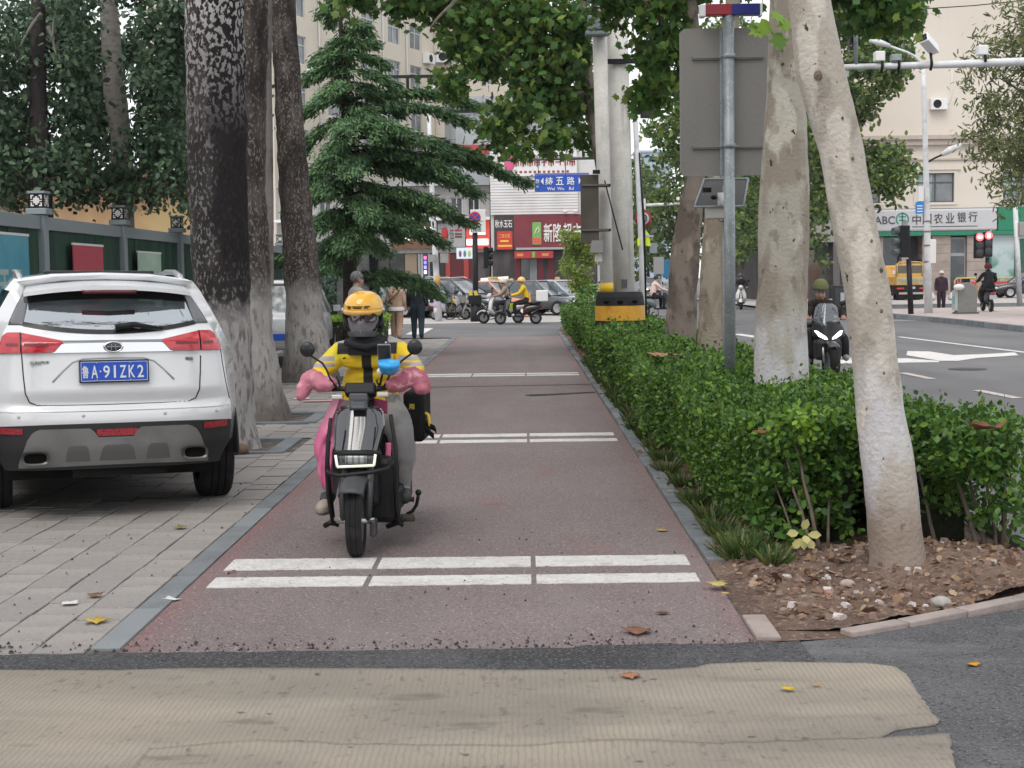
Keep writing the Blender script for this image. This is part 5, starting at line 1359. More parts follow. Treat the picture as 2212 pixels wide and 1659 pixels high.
# dark arcade between the avenue trees and the bank
da = thing('arcade_building', 'grey building with a dark shopfront behind the black motorcycle', 'building', (0, 84, 0))
def apx(x): return D(x, 600, 84).x
facade(da, apx(1640), apx(1812), 3.4, 15, [(apx(x), apx(x + 30), z, z + 1.6) for x in (1660, 1710, 1760) for z in (4.8, 8, 11.2)], M('arcade_wall', (.30, .285, .265), .9, var=.1), win_frame_d, glass_dark, 8)
MB().bx(apx(1640), apx(1885), .5, 8, 0, 3.39).build('shop_backing', shop_dark, da)
for x in (1640, 1690, 1745, 1800, 1850): MB().bx(apx(x), apx(x + 14), 0, .48, 0, 3.39).build('pier', M('pier_stone', (.14, .13, .13), .8, var=.15), da)
MB().bx(apx(1828), apx(1842), -.2, -.02, 2.0, 3.0).build('notice', M('notice_pale', (.35, .33, .30), .6), da)
MB().bx(apx(1640), apx(1812), -.3, 8, 15.02, 15.3).build('roof', concrete, da)
# distant tower in the gap
tw = thing('distant_tower', 'hazy blue-grey tower block in the gap between poles and trees', 'building', (D(1376, 600, 330).x, 330, 0))
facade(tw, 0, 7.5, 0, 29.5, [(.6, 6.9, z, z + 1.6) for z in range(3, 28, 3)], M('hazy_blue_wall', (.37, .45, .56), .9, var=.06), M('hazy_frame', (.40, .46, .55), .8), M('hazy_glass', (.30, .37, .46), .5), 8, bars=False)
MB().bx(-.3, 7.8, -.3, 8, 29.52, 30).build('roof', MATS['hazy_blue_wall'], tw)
# sign board with light bar on the near steel post
o = G(1578, 815); post = D(1578, 815, 12.1); pX = post.x
sg = thing('sign_post', 'grey steel post with a big blank sign back and a red-blue light bar', 'road sign', (pX, 12.1, 0))
zA = lambda y: D(1578, y, 12.1).z
xA = lambda x: D(x, 300, 12.1).x - pX
MB().cyl((0, 0, 0), (-.01, 0, zA(28)), .047, n=20).build('post', steel_gal, sg)
sign_back = M('sign_back_aluminium', (.225, .212, .195), .6, [dict(c=(.19, .18, .168), s=1.6, st=(1, 1, .5), lo=.42, hi=.62), dict(c=(.255, .24, .222), s=140, lo=.5, hi=.7)], metal=.15)
zb, zt, xl, xr = zA(378), zA(57), xA(1472), xA(1672)
c = .035
poly = [(xl + c, zb), (xr - c, zb), (xr, zb + c), (xr, zt - c), (xr - c, zt), (xl + c, zt), (xl, zt - c), (xl, zb + c)]
pl_ = MB().prism(poly, -.004, .004, Matrix.Translation((0, .085, 0)) @ Matrix.Rotation(PI / 2, 4, 'X')).build('sign_panel', sign_back, sg)
MB().prism([(p[0] * 1.004 + .0005, p[1]) for p in poly], -.003, .003, Matrix.Translation((0, .094, 0)) @ Matrix.Rotation(PI / 2, 4, 'X')).build('sign_face', M('sign_face_white', (.6, .6, .6), .5), pl_)
for y in (121, 315):
 z = zA(y)
 rl = MB().bx(xA(1498), xA(1652), .058, .078, z - .018, z + .018).bx(xA(1498), xA(1652), .05, .058, z - .006, z + .006).build('rail', sign_back, sg)
 MB().lathe([(.049, -.02), (.056, -.018), (.056, .018), (.049, .02)], 18, Matrix.Translation((-.005, 0, z))).build('clamp', steel_gal, rl)
 MB().cyl((-.075, .02, z), (-.075, .07, z), .009, n=8).cyl((.065, .02, z), (.065, .07, z), .009, n=8).build('bolt', steel_gal, rl)
MB().bx(-.075, -.05, .05, .078, zb, zt).build('backbone', steel_gal, sg)
# light bar
zl0, zl1 = zA(34), zA(10)
xm = xA(1580)
lb = MB().bx(xA(1512), xA(1524), -.055, .055, zl0 - .012, zl1 - .002).build('light_bar', white_plain, sg, bevel=.008)
MB().bx(xA(1524) + .001, xm, -.05, .05, zl0, zl1).build('red_lens', M('beacon_red', (.33, .012, .025), .3, [dict(c=(.22, .008, .02), k='wave', s=18, d=0, st=(1, 0, 1))]), lb, bevel=.006)
MB().bx(xm + .001, xA(1640), -.05, .05, zl0, zl1).build('blue_lens', M('beacon_blue', (.012, .022, .20), .3, [dict(c=(.008, .015, .13), k='wave', s=18, d=0, st=(1, 0, 1))]), lb, bevel=.006)
MB().bx(xA(1640) + .001, xA(1645), -.055, .055, zl0 - .01, zl1).build('end_cap', white_plain, lb)
MB().bx(-.03, .03, -.03, .03, zl0 - .03, zl0 - .013).build('mount', steel_gal, lb)
# solar panel, box and small camera on a bracket behind the post (own post hidden behind the grey one)
sx = D(1556, 420, 12.75).x
so = thing('solar_camera_unit', 'tilted solar panel with a white box and small camera behind the grey post', 'solar panel', (sx, 12.75, 0))
zS = lambda y: D(1556, y, 12.75).z
xS = lambda x: D(x, 420, 12.75).x - sx
cell = M('solar_cell', (.085, .078, .075), .4, [dict(c=(.13, .12, .115), k='wave', s=14, d=0, st=(1, 0, 0), lo=.85, hi=1), dict(c=(.06, .056, .056), s=2, lo=.4, hi=.6)])
q = [(xS(1497), -.10, zS(447)), (xS(1602), -.10, zS(447)), (xS(1622), .16, zS(384)), (xS(1526), .16, zS(384))]
MB().add(q + [(p[0], p[1] + .02, p[2] + .012) for p in q], [(0, 1, 2, 3), (4, 7, 6, 5), (0, 4, 5, 1), (1, 5, 6, 2), (2, 6, 7, 3), (3, 7, 4, 0)]).build('solar_panel', cell, so)
fm = MB()
for a, b in zip(q, q[1:] + q[:1]): fm.tube([Vector(a) + Vector((0, -.004, 0)), Vector(b) + Vector((0, -.004, 0))], .010, 6)
fm.build('panel_frame', steel_gal, so)
bxx = MB().bx(xS(1524), xS(1564), -.08, .06, zS(473), zS(449)).build('control_box', M('box_cream', (.52, .49, .45), .5), so, bevel=.01)
MB().tube([(xS(1548), -.08, zS(474)), (xS(1555), -.08, zS(480)), (xS(1566), -.07, zS(476))], .004, 5).build('cable', black_plastic, bxx)
cm_ = MB().cyl((xS(1552), -.14, zS(418)), (xS(1552), -.14, zS(446)), .028, n=12).build('camera_body', white_plain, so)
MB().ball((xS(1537), -.16, zS(428)), (.03, .03, .022), 10, 8).build('camera_lens', black_plastic, cm_)
MB().bx(xS(1514), xS(1532), -.15, -.10, zS(417), zS(407)).build('junction_box', black_plastic, so)
MB().cyl((xS(1566), .0, 0), (xS(1566), .0, zS(400)), .022, n=10).build('bracket_pole', steel_gal, so)
# two concrete poles with the striped collar
def cpole(xl_b, xr_b, xl_t, xr_t, Y, label, seed):
 a, b = D((xl_b + xr_b) / 2, 700, Y), D((xl_t + xr_t) / 2, 50, Y)
 r0, r1 = (xr_b - xl_b) / 2 / (FPX / Y), (xr_t - xl_t) / 2 / (FPX / Y)
 d = (b - a); k = (7.5 - a.z) / d.z; top = a + d * k; k0 = -a.z / d.z; bot = a + d * k0
 t = thing('concrete_pole', label, 'pole', bot, group='concrete utility poles')
 MB().tube([(0, 0, 0), (top - bot) * .5, (top - bot)], [r0, (r0 + r1) / 2, r1 * .97], 22).build('shaft', concrete, t)
 return t, bot, top - bot, r0, r1
cp1, b1_, v1, r1a, r1b = cpole(1299, 1326, 1278, 1311, 24.5, 'thinner left concrete pole with a yellow band above the striped collar', 1)
cp2, b2_, v2, r2a, r2b = cpole(1325, 1374, 1311, 1355, 24.9, 'thicker right concrete pole with a black cable coil', 2)
def onpole(b, v, z): return v * (z / v.z)
zP = lambda y: D(1320, y, 24.5).z
za, zb_ = zP(633), zP(611)
MB().tube([onpole(b1_, v1, za), onpole(b1_, v1, zb_)], [r1a + .012, r1a + .012], 22).build('yellow_band', M('band_yellow', (.72, .46, .02), .5, var=.1), cp1)
for y in (330, 390, 460, 520):
 p = onpole(b1_, v1, zP(y)); MB().tube([p - Vector((0, 0, .01)), p + Vector((0, 0, .01))], r1a + .004, 18).build('strap', pole_black if y != 390 else steel_gal, cp1)
for y in (300, 460, 540):
 p = onpole(b2_, v2, zP(y)); MB().tube([p - Vector((0, 0, .01)), p + Vector((0, 0, .01))], r2a * .93, 18).build('strap', pole_black, cp2)
MB().bx(D(1344, 545, 24.5).x - b2_.x, D(1356, 545, 24.5).x - b2_.x, -.22, -.19, zP(622), zP(604)).build('stuck_notice', M('torn_notice', (.10, .10, .11), .8), cp2)
# equipment on top of the left pole
e1 = MB().bx(-.26, .12, -.34, -.10, zP(82), zP(72)).bx(-.22, .10, -.36, -.16, zP(71), zP(40)).build('junction_box', M('equipment_grey', (.16, .19, .20), .5, var=.15), cp1, loc=(v1.x * .7, 0, 0), bevel=.02)
MB().lathe([(.05, 0), (.09, .02), (.05, .05), (.09, .07), (.05, .10), (.09, .12), (.05, .15), (.07, .3)], 12, Matrix.Translation((-.1, -.2, zP(38)))).build('insulator', black_plastic, e1)
MB().tube([(-.1, -.2, zP(12)), (-.5, -.1, zP(-10)), (-1.2, .5, zP(-40))], .012, 5).build('wire', black_plastic, e1)
arm = MB().bx(-.22, .45, -.24, -.16, zP(134), zP(124)).build('crossarm', pole_black, cp2, loc=(v2.x * .75, 0, 0))
MB().tube([(-.05 + .16 * math.cos(a), -.26 + .02 * math.sin(5 * a), .16 * math.sin(a)) for a in np.linspace(0, 6 * PI, 60)], .022, 6).build('cable_coil', black_plastic, cp2, loc=(D(1372, 210, 24.9).x - b2_.x + .06, 0, zP(210)))
bb = MB().bx(-.13, .16, -.2, .1, zP(250), zP(205)).build('black_box', M('black_box', (.022, .024, .028), .5), cp2, loc=(D(1400, 230, 24.9).x - b2_.x, 0, 0), bevel=.01)
MB().tube([(0, -.1, zP(250)), (-.05, -.1, zP(275)), (.1, -.1, zP(285)), (.18, -.1, zP(262))], .008, 5).build('cable', black_plastic, bb)
MB().tube([(-.15, -.2, zP(212)), (-.42, -.2, zP(207))], .03, 6).build('bracket', pole_black, bb)
# sloping guard wire
MB().tube([D(1306, 390, 24.2) - b1_, D(1345, 540, 24.2) - b1_], .012, 5).build('guy_wire', pole_black, cp1)
# striped rubber collar round both poles
cxm = (D(1288, 670, 24.4).x + D(1393, 670, 24.4).x) / 2; half = (D(1393, 670, 24.4).x - D(1288, 670, 24.4).x) / 2
col_ = thing('pole_collar', 'black and orange-yellow rubber crash collar round the concrete poles', 'crash guard', (cxm, 24.55, 0))
zc = [0.0, zP(692), zP(660), zP(641), zP(631)]
def capsule(rx, ry, n=40):
 out = []
 for i in range(n):
  a = 2 * PI * i / n
  s = 1 + .03 * abs(math.cos(4 * a))
  out.append((rx * math.copysign(abs(math.cos(a)), math.cos(a)) * s, ry * math.copysign(abs(math.sin(a)), math.sin(a)) * s))
 return out
def ring(z0, z1, rx0, ry0, rx1, ry1, name, mat, n=40):
 a, b = capsule(rx0, ry0, n), capsule(rx1, ry1, n)
 m = MB(); vs_ = [(p[0], p[1], z0) for p in a] + [(p[0], p[1], z1) for p in b]
 m.add(vs_, [(i, (i + 1) % n, n + (i + 1) % n, n + i) for i in range(n)], True)
 m.add(vs_[n:], [list(range(n))]); m.add(vs_[:n], [list(range(n))[::-1]])
 return m.build(name, mat, col_)
blk = M('collar_black', (.022, .023, .026), .7, var=.3); org = M('collar_orange', (.66, .34, .03), .5, [dict(c=(.58, .29, .025), s=20, lo=.45, hi=.6)], bump=(60, .2))
ring(zc[0], zc[1] - .002, half, .42, half, .42, 'black_base', blk); ring(zc[1], zc[2] - .002, half * 1.0, .42, half, .42, 'orange_band', org)
tp_ = ring(zc[2], zc[3], half * .99, .415, half * .95, .39, 'black_top', blk); ring(zc[3] + .001, zc[4], half * .95, .39, half * .88, .34, 'black_rim', blk)
for x in (-.62, -.05, .55): MB().ball((x * half, -.42, lerp(zc[2], zc[3], .45)), (.055, .03, .03), 10, 6).build('handle_hole', M('hole_black', (.004, .004, .004), 1), tp_)
# thin pole with a speed sign and a fluorescent warning figure
t = thing('thin_pole', 'thin grey pole with a round speed sign and a yellow-green panel', 'pole', (D(1383, 600, 26).x, 26, 0))
pz = lambda y: D(1383, y, 26).z
px_ = lambda x: D(x, 500, 26).x - t.location.x
MB().tube([(px_(1390), 0, 0), (px_(1386), 0, pz(560)), (px_(1374), 0, pz(250))], [.055, .05, .045], 12).build('shaft', pole_white, t)
MB().tube([(px_(1394), -.02, pz(700)), (px_(1391), -.02, pz(480)), (px_(1381), -.02, pz(330))], .022, 8).build('cable_pipe', pole_black, t)
zz = pz(471)
s_ = MB().lathe([(.001, 0), (.15, 0), (.15, .01), (.001, .01)], 28, Matrix.Translation((px_(1391), .16, zz)) @ Matrix.Rotation(PI / 2, 4, 'X')).build('speed_sign', M('sign_white', (.66, .65, .64), .4), t)
MB().lathe([(.115, .0105), (.15, .0105), (.152, .016), (.115, .016)], 28, Matrix.Translation((px_(1391), .16, zz)) @ Matrix.Rotation(PI / 2, 4, 'X')).build('red_ring', M('sign_ring_red', (.40, .03, .035), .5), s_)
lettering('0', .075, .14, dark_l, s_, (px_(1395), .138, zz), extrude=.003, bold=.01)
hv = M('fluorescent_yellow', (.62, .78, .03), .5, emit=((.6, .8, .02), .12))
fg = MB().prism([(px_(1387), pz(530)), (px_(1406), pz(532)), (px_(1402), pz(505)), (px_(1398), pz(500)), (px_(1394), pz(495)), (px_(1390), pz(505))], -.02, .02, Matrix.Translation((0, .05, 0)) @ Matrix.Rotation(PI / 2, 4, 'X')).build('warning_panel', hv, t)
MB().bx(px_(1376), px_(1382), -.08, -.05, pz(531), pz(515)).build('warning_panel', hv, t)
MB().bx(px_(1384), px_(1412), .02, .08, pz(512), pz(507)).build('side_arm', pole_white, t)
MB().add([(px_(1404), 0, pz(508)), (px_(1416), 0, pz(504)), (px_(1420), .1, pz(494)), (px_(1409), .1, pz(496))], [(0, 1, 2, 3)]).build('small_solar_panel', cell, t, solid=.012)
MB().bx(px_(1404), px_(1420), .05, .1, pz(547), pz(525)).build('grey_panel', M('grey_blue_panel', (.26, .30, .33), .5), t)
# grey unit on the left pole, dark sign back
bs = thing('brown_road_sign', 'dark brown back of a tall sign board beside the left concrete pole', 'road sign', (D(1274, 450, 24.0).x, 24.0, 0))
hz_ = lambda y: D(1274, y, 24.0).z
w_ = 19.5 / (FPX / 24.0)
MB().bx(-w_, w_, 0, .03, hz_(526), hz_(377)).build('panel', M('sign_back_brown', (.095, .082, .068), .7, [dict(c=(.075, .066, .055), s=3, lo=.4, hi=.6)], bump=(80, .2)), bs, bevel=.008)
for y in (400, 497): MB().bx(-w_ + .02, w_ + .16, -.03, -.003, hz_(y) - .012, hz_(y) + .012).build('rail', M('rail_brown', (.12, .105, .09), .6), bs)
for y in (400, 497): MB().bx(w_ - .06, w_ + .2, .032, .3, hz_(y) - .02, hz_(y) + .02).build('bracket', pole_black, bs)
MB().bx(w_ - .10, w_ + .02, -.1, -.05, hz_(377) + .004, hz_(368)).build('small_lamp', pole_black, bs)
sp2 = thing('small_solar_panel', 'small dark solar panel low on the left concrete pole', 'solar panel', (D(1289, 530, 23.9).x, 23.9, 0))
zz = lambda y: D(1289, y, 23.9).z
MB().add([(-.12, -.05, zz(547)), (.10, -.05, zz(547)), (.10, .06, zz(520)), (-.08, .06, zz(520))], [(0, 1, 2, 3)]).build('panel', cell, sp2, solid=.015)
MB().bx(-.03, .09, 0, .1, zz(565), zz(549)).build('control_box', MATS['box_cream'], sp2)
MB().bx(.0, .06, .08, .45, zz(540), zz(534)).build('bracket', pole_black, sp2)
# street name sign on its dark arm
YN = 45.0
nX = D(1205, 396, YN).x
zN = lambda y, x=1205: D(x, y, YN).z
xN = lambda x: D(x, 396, YN).x - nX
ns = thing('street_name_sign', 'blue street name sign with white characters hanging from a dark arm', 'street sign', (nX, YN, 0))
pn = MB().bx(xN(1155), xN(1256), 0, .04, zN(414), zN(378)).build('sign_panel', M('street_sign_blue', (.020, .085, .46), .45, var=.08), ns)
zc_ = zN(391)
for ch, x in zip('纬五路', (1186, 1209, 1233)):
 lettering(ch, .24, .25, letter_white, pn, (xN(x), -.012, zc_), extrude=.004, bold=.014, name='character')
for ch, x in zip(('Wei', 'Wu', 'Rd'), (1190, 1211, 1234)):
 lettering(ch, None, .10, letter_white, pn, (xN(x), -.012, zN(407.5)), extrude=.003, bold=.012)
lettering('西', .11, .12, letter_white, pn, (xN(1161), -.012, zN(391)), extrude=.003, bold=.01); lettering('S', .07, .10, letter_white, pn, (xN(1161), -.012, zN(404)), extrude=.003)
MB().prism([(xN(1168), zc_), (xN(1174), zc_ - .11), (xN(1174), zc_ + .11)], -.003, .003, Matrix.Translation((0, -.012, 0)) @ Matrix.Rotation(PI / 2, 4, 'X')).build('arrow', letter_white, pn)
MB().prism([(xN(1255), zc_), (xN(1250), zc_ - .11), (xN(1250), zc_ + .11)], -.003, .003, Matrix.Translation((0, -.012, 0)) @ Matrix.Rotation(PI / 2, 4, 'X')).build('arrow', letter_white, pn)
MB().tube([(xN(1075), .02, zN(345)), (xN(1310), .02, zN(342))], [.03, .05], 8).build('arm', M('arm_grey', (.07, .07, .075), .5), ns)
for x in (1163, 1222): MB().cyl((xN(x), .02, zN(378)), (xN(x), .02, zN(344)), .015, n=6).build('hanger', MATS['arm_grey'], ns)
MB().bx(xN(1155), xN(1272), -.01, .05, zN(377.6), zN(374)).build('top_edge', M('sign_edge', (.10, .14, .45), .5), ns)
MB().cyl((xN(1312), .02, 0), (xN(1312), .02, zN(335)), .09, n=12).build('mast', MATS['arm_grey'], ns)
# black overhead truss
YT = 50.0
gx = D(1316, 200, YT).x
zT = lambda y: D(1050, y, YT).z
xT = lambda x: D(x, 200, YT).x - gx
gt = thing('overhead_gantry', 'black overhead gantry frame crossing in front of the cream block', 'gantry', (gx, YT, 0))
for nm, y0, y1 in (('top_chord', 166, 160), ('bottom_chord', 243, 236)):
 MB().bx(xT(800), .1, -.07, .07, zT(y0), zT(y1)).build(nm, pole_black, gt)
for x in (881, 996, 1110, 1222):
 MB().bx(xT(x) - .05, xT(x) + .05, -.055, .055, zT(236) + .002, zT(166) - .002).build('upright', pole_black, gt)
MB().bx(xT(1240), xT(1310), -.12, .12, zT(252), zT(235) + .3).build('signal_box', pole_black, gt)
MB().bx(xT(1222), xT(1232), -.2, -.14, zT(243), zT(229)).build('small_lamp', letter_white, gt)
MB().cyl((.1, 0, 0), (.1, 0, zT(150)), .14, n=14).build('mast', pole_black, gt)
MB().bx(xT(820), xT(960), -.5, -.3, zT(243), zT(238)).build('lamp_strip', steel_gal, gt)
# white lamp post, no-parking sign, signals in the middle distance
YL = 54.0
lo = D(948, 690, YL)
lp = thing('street_lamp', 'white street lamp post plastered with small notices, left of the no-parking sign', 'street lamp', (lo.x, YL, 0))
L2 = lambda x, y: D(x, y, YL) - Vector((lo.x, YL, 0))
MB().tube([L2(948, 700), L2(943, 600), L2(936, 470), L2(930, 340), L2(926, 230)], [.14, .115, .10, .085, .07], 14).build('shaft', pole_white, lp)
ar_ = MB().tube([L2(926, 232), L2(930, 205), L2(938, 188), L2(948, 180)], [.05, .045, .04, .03], 8).build('curved_arm', pole_white, lp)
MB().ball(L2(956, 178), (.3, .12, .06), 12, 6).build('lamp_head', pole_white, ar_)
MB().bx(-.28, .0, -.12, .1, L2(935, 233).z, L2(935, 228).z).build('bracket', pole_white, lp)
for (y, c, h) in ((605, (.60, .35, .12), .35), (628, (.5, .42, .5), .2), (645, (.35, .45, .6), .25), (660, (.5, .3, .45), .3), (672, (.55, .5, .5), .25)):
 p = L2(944, y); MB().tube([p - Vector((0, 0, h / 2)), p + Vector((0, 0, h / 2))], .125, 12).build('notice', M('notice_%d' % y, c, .7), lp)
cb = MB().bx(-.35, -.05, -.35, -.05, L2(940, 566).z, L2(940, 550).z).bx(.1, .4, -.3, 0, L2(940, 568).z, L2(940, 548).z).build('camera_box', M('box_grey', (.30, .30, .29), .5, var=.2), lp)
YNP = 53.0
no_ = D(1027, 690, YNP)
N2 = lambda x, y: D(x, y, YNP) - Vector((no_.x, YNP, 0))
np_ = thing('no_parking_sign', 'round blue and red no-stopping sign on a black post with a striped base', 'road sign', (no_.x, YNP, 0))
MB().tube([N2(1028, 700), N2(1026, 500)], [.11, .10], 12).build('post', pole_black, np_)
bd = MB().bx(N2(1009, 0).x, N2(1042, 0).x, -.16, -.13, N2(1026, 503).z, N2(1026, 453).z).build('sign_panel', white_plain, np_, bevel=.03)
zc_ = N2(1026, 470).z; xc_ = N2(1026, 470).x
MB().lathe([(.001, .0), (.215, 0)], 26, Matrix.Translation((xc_, -.166, zc_)) @ Matrix.Rotation(PI / 2, 4, 'X')).build('blue_disc', M('sign_blue', (.03, .06, .42), .5), bd)
rr = MB().lathe([(.165, .0), (.215, 0), (.215, .006), (.165, .006)], 26, Matrix.Translation((xc_, -.168, zc_)) @ Matrix.Rotation(PI / 2, 4, 'X'))
for s_ in (-1, 1): rr.box((0, 0, 0), (.36, .006, .05), 0, Matrix.Translation((xc_, -.172 - .002 * s_, zc_)) @ Matrix.Rotation(s_ * PI / 4, 4, 'Y'))
rr.build('red_cross', M('sign_red_paint', (.50, .03, .05), .5), bd)
lettering('全路段', .46, .17, dark_l, bd, (xc_, -.164, N2(1026, 496).z), extrude=.002, bold=.012)
base = MB().bx(-.24, .24, -.24, .24, N2(1026, 657).z, N2(1026, 637).z).build('base_cover', pole_black, np_, bevel=.04)
MB().tube([N2(1028, 700), N2(1028, 655)], .2, 12).build('base_foot', pole_black, np_)
for dx in (-.12, .08):
 MB().add([(dx - .09, -.245, N2(0, 652).z), (dx + .05, -.245, N2(0, 652).z), (dx + .0, -.245, N2(0, 642).z), (dx - .14, -.245, N2(0, 642).z)], [(0, 1, 2, 3)]).build('yellow_stripe', M('stripe_yellow', (.55, .42, .08), .5), base, solid=.006)
tl = MB().bx(N2(1036, 0).x, N2(1046, 0).x, -.1, .1, N2(1040, 580).z, N2(1040, 533).z).build('signal_head', pole_black, np_, bevel=.02)
for k in range(3): MB().cyl((N2(1046, 0).x, -.0, N2(1040, 540 + k * 14).z), (N2(1055, 0).x, -.05, N2(1040, 540 + k * 14).z - .02), .09, .11, 12).build('visor', pole_black, tl)
ad = thing('advert_panel', 'small lit panel with four little pictures beside the black sign post', 'sign', (D(998, 548, 56).x, 56, 0))
A2 = lambda x, y: D(x, y, 56) - Vector((ad.location.x, 56, 0))
pb = MB().bx(A2(977, 0).x, A2(1021, 0).x, 0, .1, A2(998, 559).z, A2(998, 535).z).build('panel', M('advert_lit', (.55, .62, .68), .4, emit=((.7, .8, .9), .25)), ad)
for k, c in enumerate(((.30, .08, .12), (.10, .22, .25), (.45, .55, .10), (.25, .04, .10))):
 MB().ball((A2(985 + k * 10, 0).x, -.01, A2(998, 548).z), (.055, .02, .13), 8, 6).build('picture', M('advert_pic_%d' % k, c, .5), pb)
MB().cyl((A2(1018, 0).x, .15, 0), (A2(1018, 0).x, .15, A2(998, 535).z), .04, n=8).build('post', pole_black, ad)
# camera arm, lamp, signals, bin on the right
YA = 30.0
ax = D(2420, 130, YA)
ca = thing('camera_mast', 'pale horizontal traffic-camera arm reaching in from the upper right', 'camera mast', (ax.x, YA, 0))
A3 = lambda x, y: D(x, y, YA) - Vector((ax.x, YA, 0))
MB().tube([A3(1812, 145), A3(2030, 140), A3(2212, 133), A3(2425, 126)], [.055, .075, .085, .10], 16).build('arm', pole_white, ca)
MB().cyl((0, 0, 0), (0, 0, A3(2420, 100).z), .14, .11, 16).build('mast', pole_white, ca)
MB().cyl(A3(1849, 140), A3(1848, -60), .045, n=10).build('upright', steel_gal, ca)
def gadget(x, y, kind):
 p = A3(x, y)
 if kind == 'box': b = MB().bx(p.x - .1, p.x + .1, -.12, .12, p.z, p.z + .2).build('flash_unit', letter_white, ca, bevel=.02)
 elif kind == 'small': b = MB().bx(p.x - .1, p.x + .1, -.1, .1, p.z, p.z + .13).build('sensor', steel_gal, ca, bevel=.01)
 else:
  b = MB().box((0, 0, 0), (.2, .55, .2), 0, Matrix.Rotation(R(-28), 4, 'X') @ Matrix.Rotation(R(-38), 4, 'Z')).build('camera', white_plain, ca, loc=(p.x, -.05, p.z + .30), bevel=.015)
  MB().box((0, -.285, 0), (.15, .01, .14), 0, Matrix.Rotation(R(-28), 4, 'X') @ Matrix.Rotation(R(-38), 4, 'Z')).build('lens_window', black_plastic, b)
 MB().tube([(p.x + .05, 0, p.z - .22), (p.x + .05, -.09, p.z - .1), (p.x + .05, 0, p.z + .12)], .03, 8).build('clamp', pole_black, b if kind != 'camera' else ca)
gadget(1899, 133, 'box'); gadget(1935, 132, 'small'); gadget(2005, 128, 'camera'); gadget(2121, 120, 'box'); gadget(1821, 168, 'small')
MB().tube([A3(1815, 139), A3(1850, 133), A3(1890, 137), A3(1925, 143)], .02, 6).build('cable', black_plastic, ca)
YR = 51.0
r0 = D(2006, 684, YR)
rl_ = thing('street_lamp', 'tall grey street lamp on the right corner with a curved arm and blue plate', 'street lamp', (r0.x, YR, .15))
R3 = lambda x, y: D(x, y, YR) - Vector((r0.x, YR, .15))
MB().tube([R3(2006, 686), R3(2004, 560), R3(2001, 400), R3(1996, 200), R3(1994, 150)], [.15, .12, .10, .085, .075], 14).build('shaft', pole_white, rl_)
a_ = MB().tube([R3(1994, 152), R3(1990, 136), R3(1978, 123), R3(1960, 113), R3(1920, 99)], [.06, .055, .05, .045, .04], 8).build('curved_arm', pole_white, rl_)
MB().tube([R3(1922, 99), R3(1900, 92), R3(1878, 88)], [.07, .11, .05], 10).build('lamp_head', pole_white, a_)
b_ = MB().tube([R3(2001, 352), R3(2020, 341), R3(2036, 334)], .035, 8).build('side_arm', pole_black, rl_)
MB().tube([R3(2034, 335), R3(2052, 324), R3(2076, 312)], [.07, .13, .06], 10).build('lamp_head', pole_white, b_)
MB().bx(R3(1985, 0).x, R3(1997, 0).x, -.1, .05, R3(1990, 435).z, R3(1990, 402).z).build('white_canister', letter_white, rl_)
bp = MB().bx(R3(1979, 0).x, R3(1997, 0).x, -.12, -.08, R3(1990, 462).z, R3(1990, 437).z).build('blue_plate', M('plate_blue', (.02, .22, .62), .5), rl_)
for k in range(3): MB().bx(R3(1982, 0).x, R3(1994, 0).x, -.13, -.122, R3(1990, 445 + k * 6).z - .02, R3(1990, 445 + k * 6).z + .02).build('print', letter_white, bp)
MB().bx(R3(2010, 0).x, R3(2025, 0).x, -.1, .2, R3(2015, 569).z, R3(2015, 517).z).build('white_cabinet', letter_white, rl_, bevel=.02)
for y in (478, 500, 530, 565): MB().tube([R3(2003, y) - Vector((0, 0, .03)), R3(2003, y) + Vector((0, 0, .03))], .125, 12).build('strap', M('rusty_strap', (.28, .20, .15), .8), rl_)
# side-on signal
t0 = D(1968, 684, 50.0)
ts = thing('traffic_signal', 'black traffic signal seen from its side, in front of the bank sign', 'traffic light', (t0.x, 50, .15))
T3 = lambda x, y: D(x, y, 50) - Vector((t0.x, 50, .15))
MB().tube([T3(1968, 686), T3(1963, 560)], [.10, .09], 12).build('post', pole_black, ts)
hd_ = MB().bx(T3(1945, 0).x, T3(1966, 0).x, -.2, .2, T3(1955, 556).z, T3(1955, 487).z).build('housing', pole_black, ts, bevel=.03)
for k in range(3):
 p = T3(1945, 497 + k * 23); MB().cyl(p, p + Vector((-.28, -.12, -.05)), .15, .13, 14).build('visor', M('visor_grey', (.07, .085, .085), .5), hd_)
MB().bx(T3(1952, 0).x, T3(1962, 0).x, -.1, .1, T3(1957, 486).z, T3(1957, 478).z).build('cap', steel_gal, hd_)
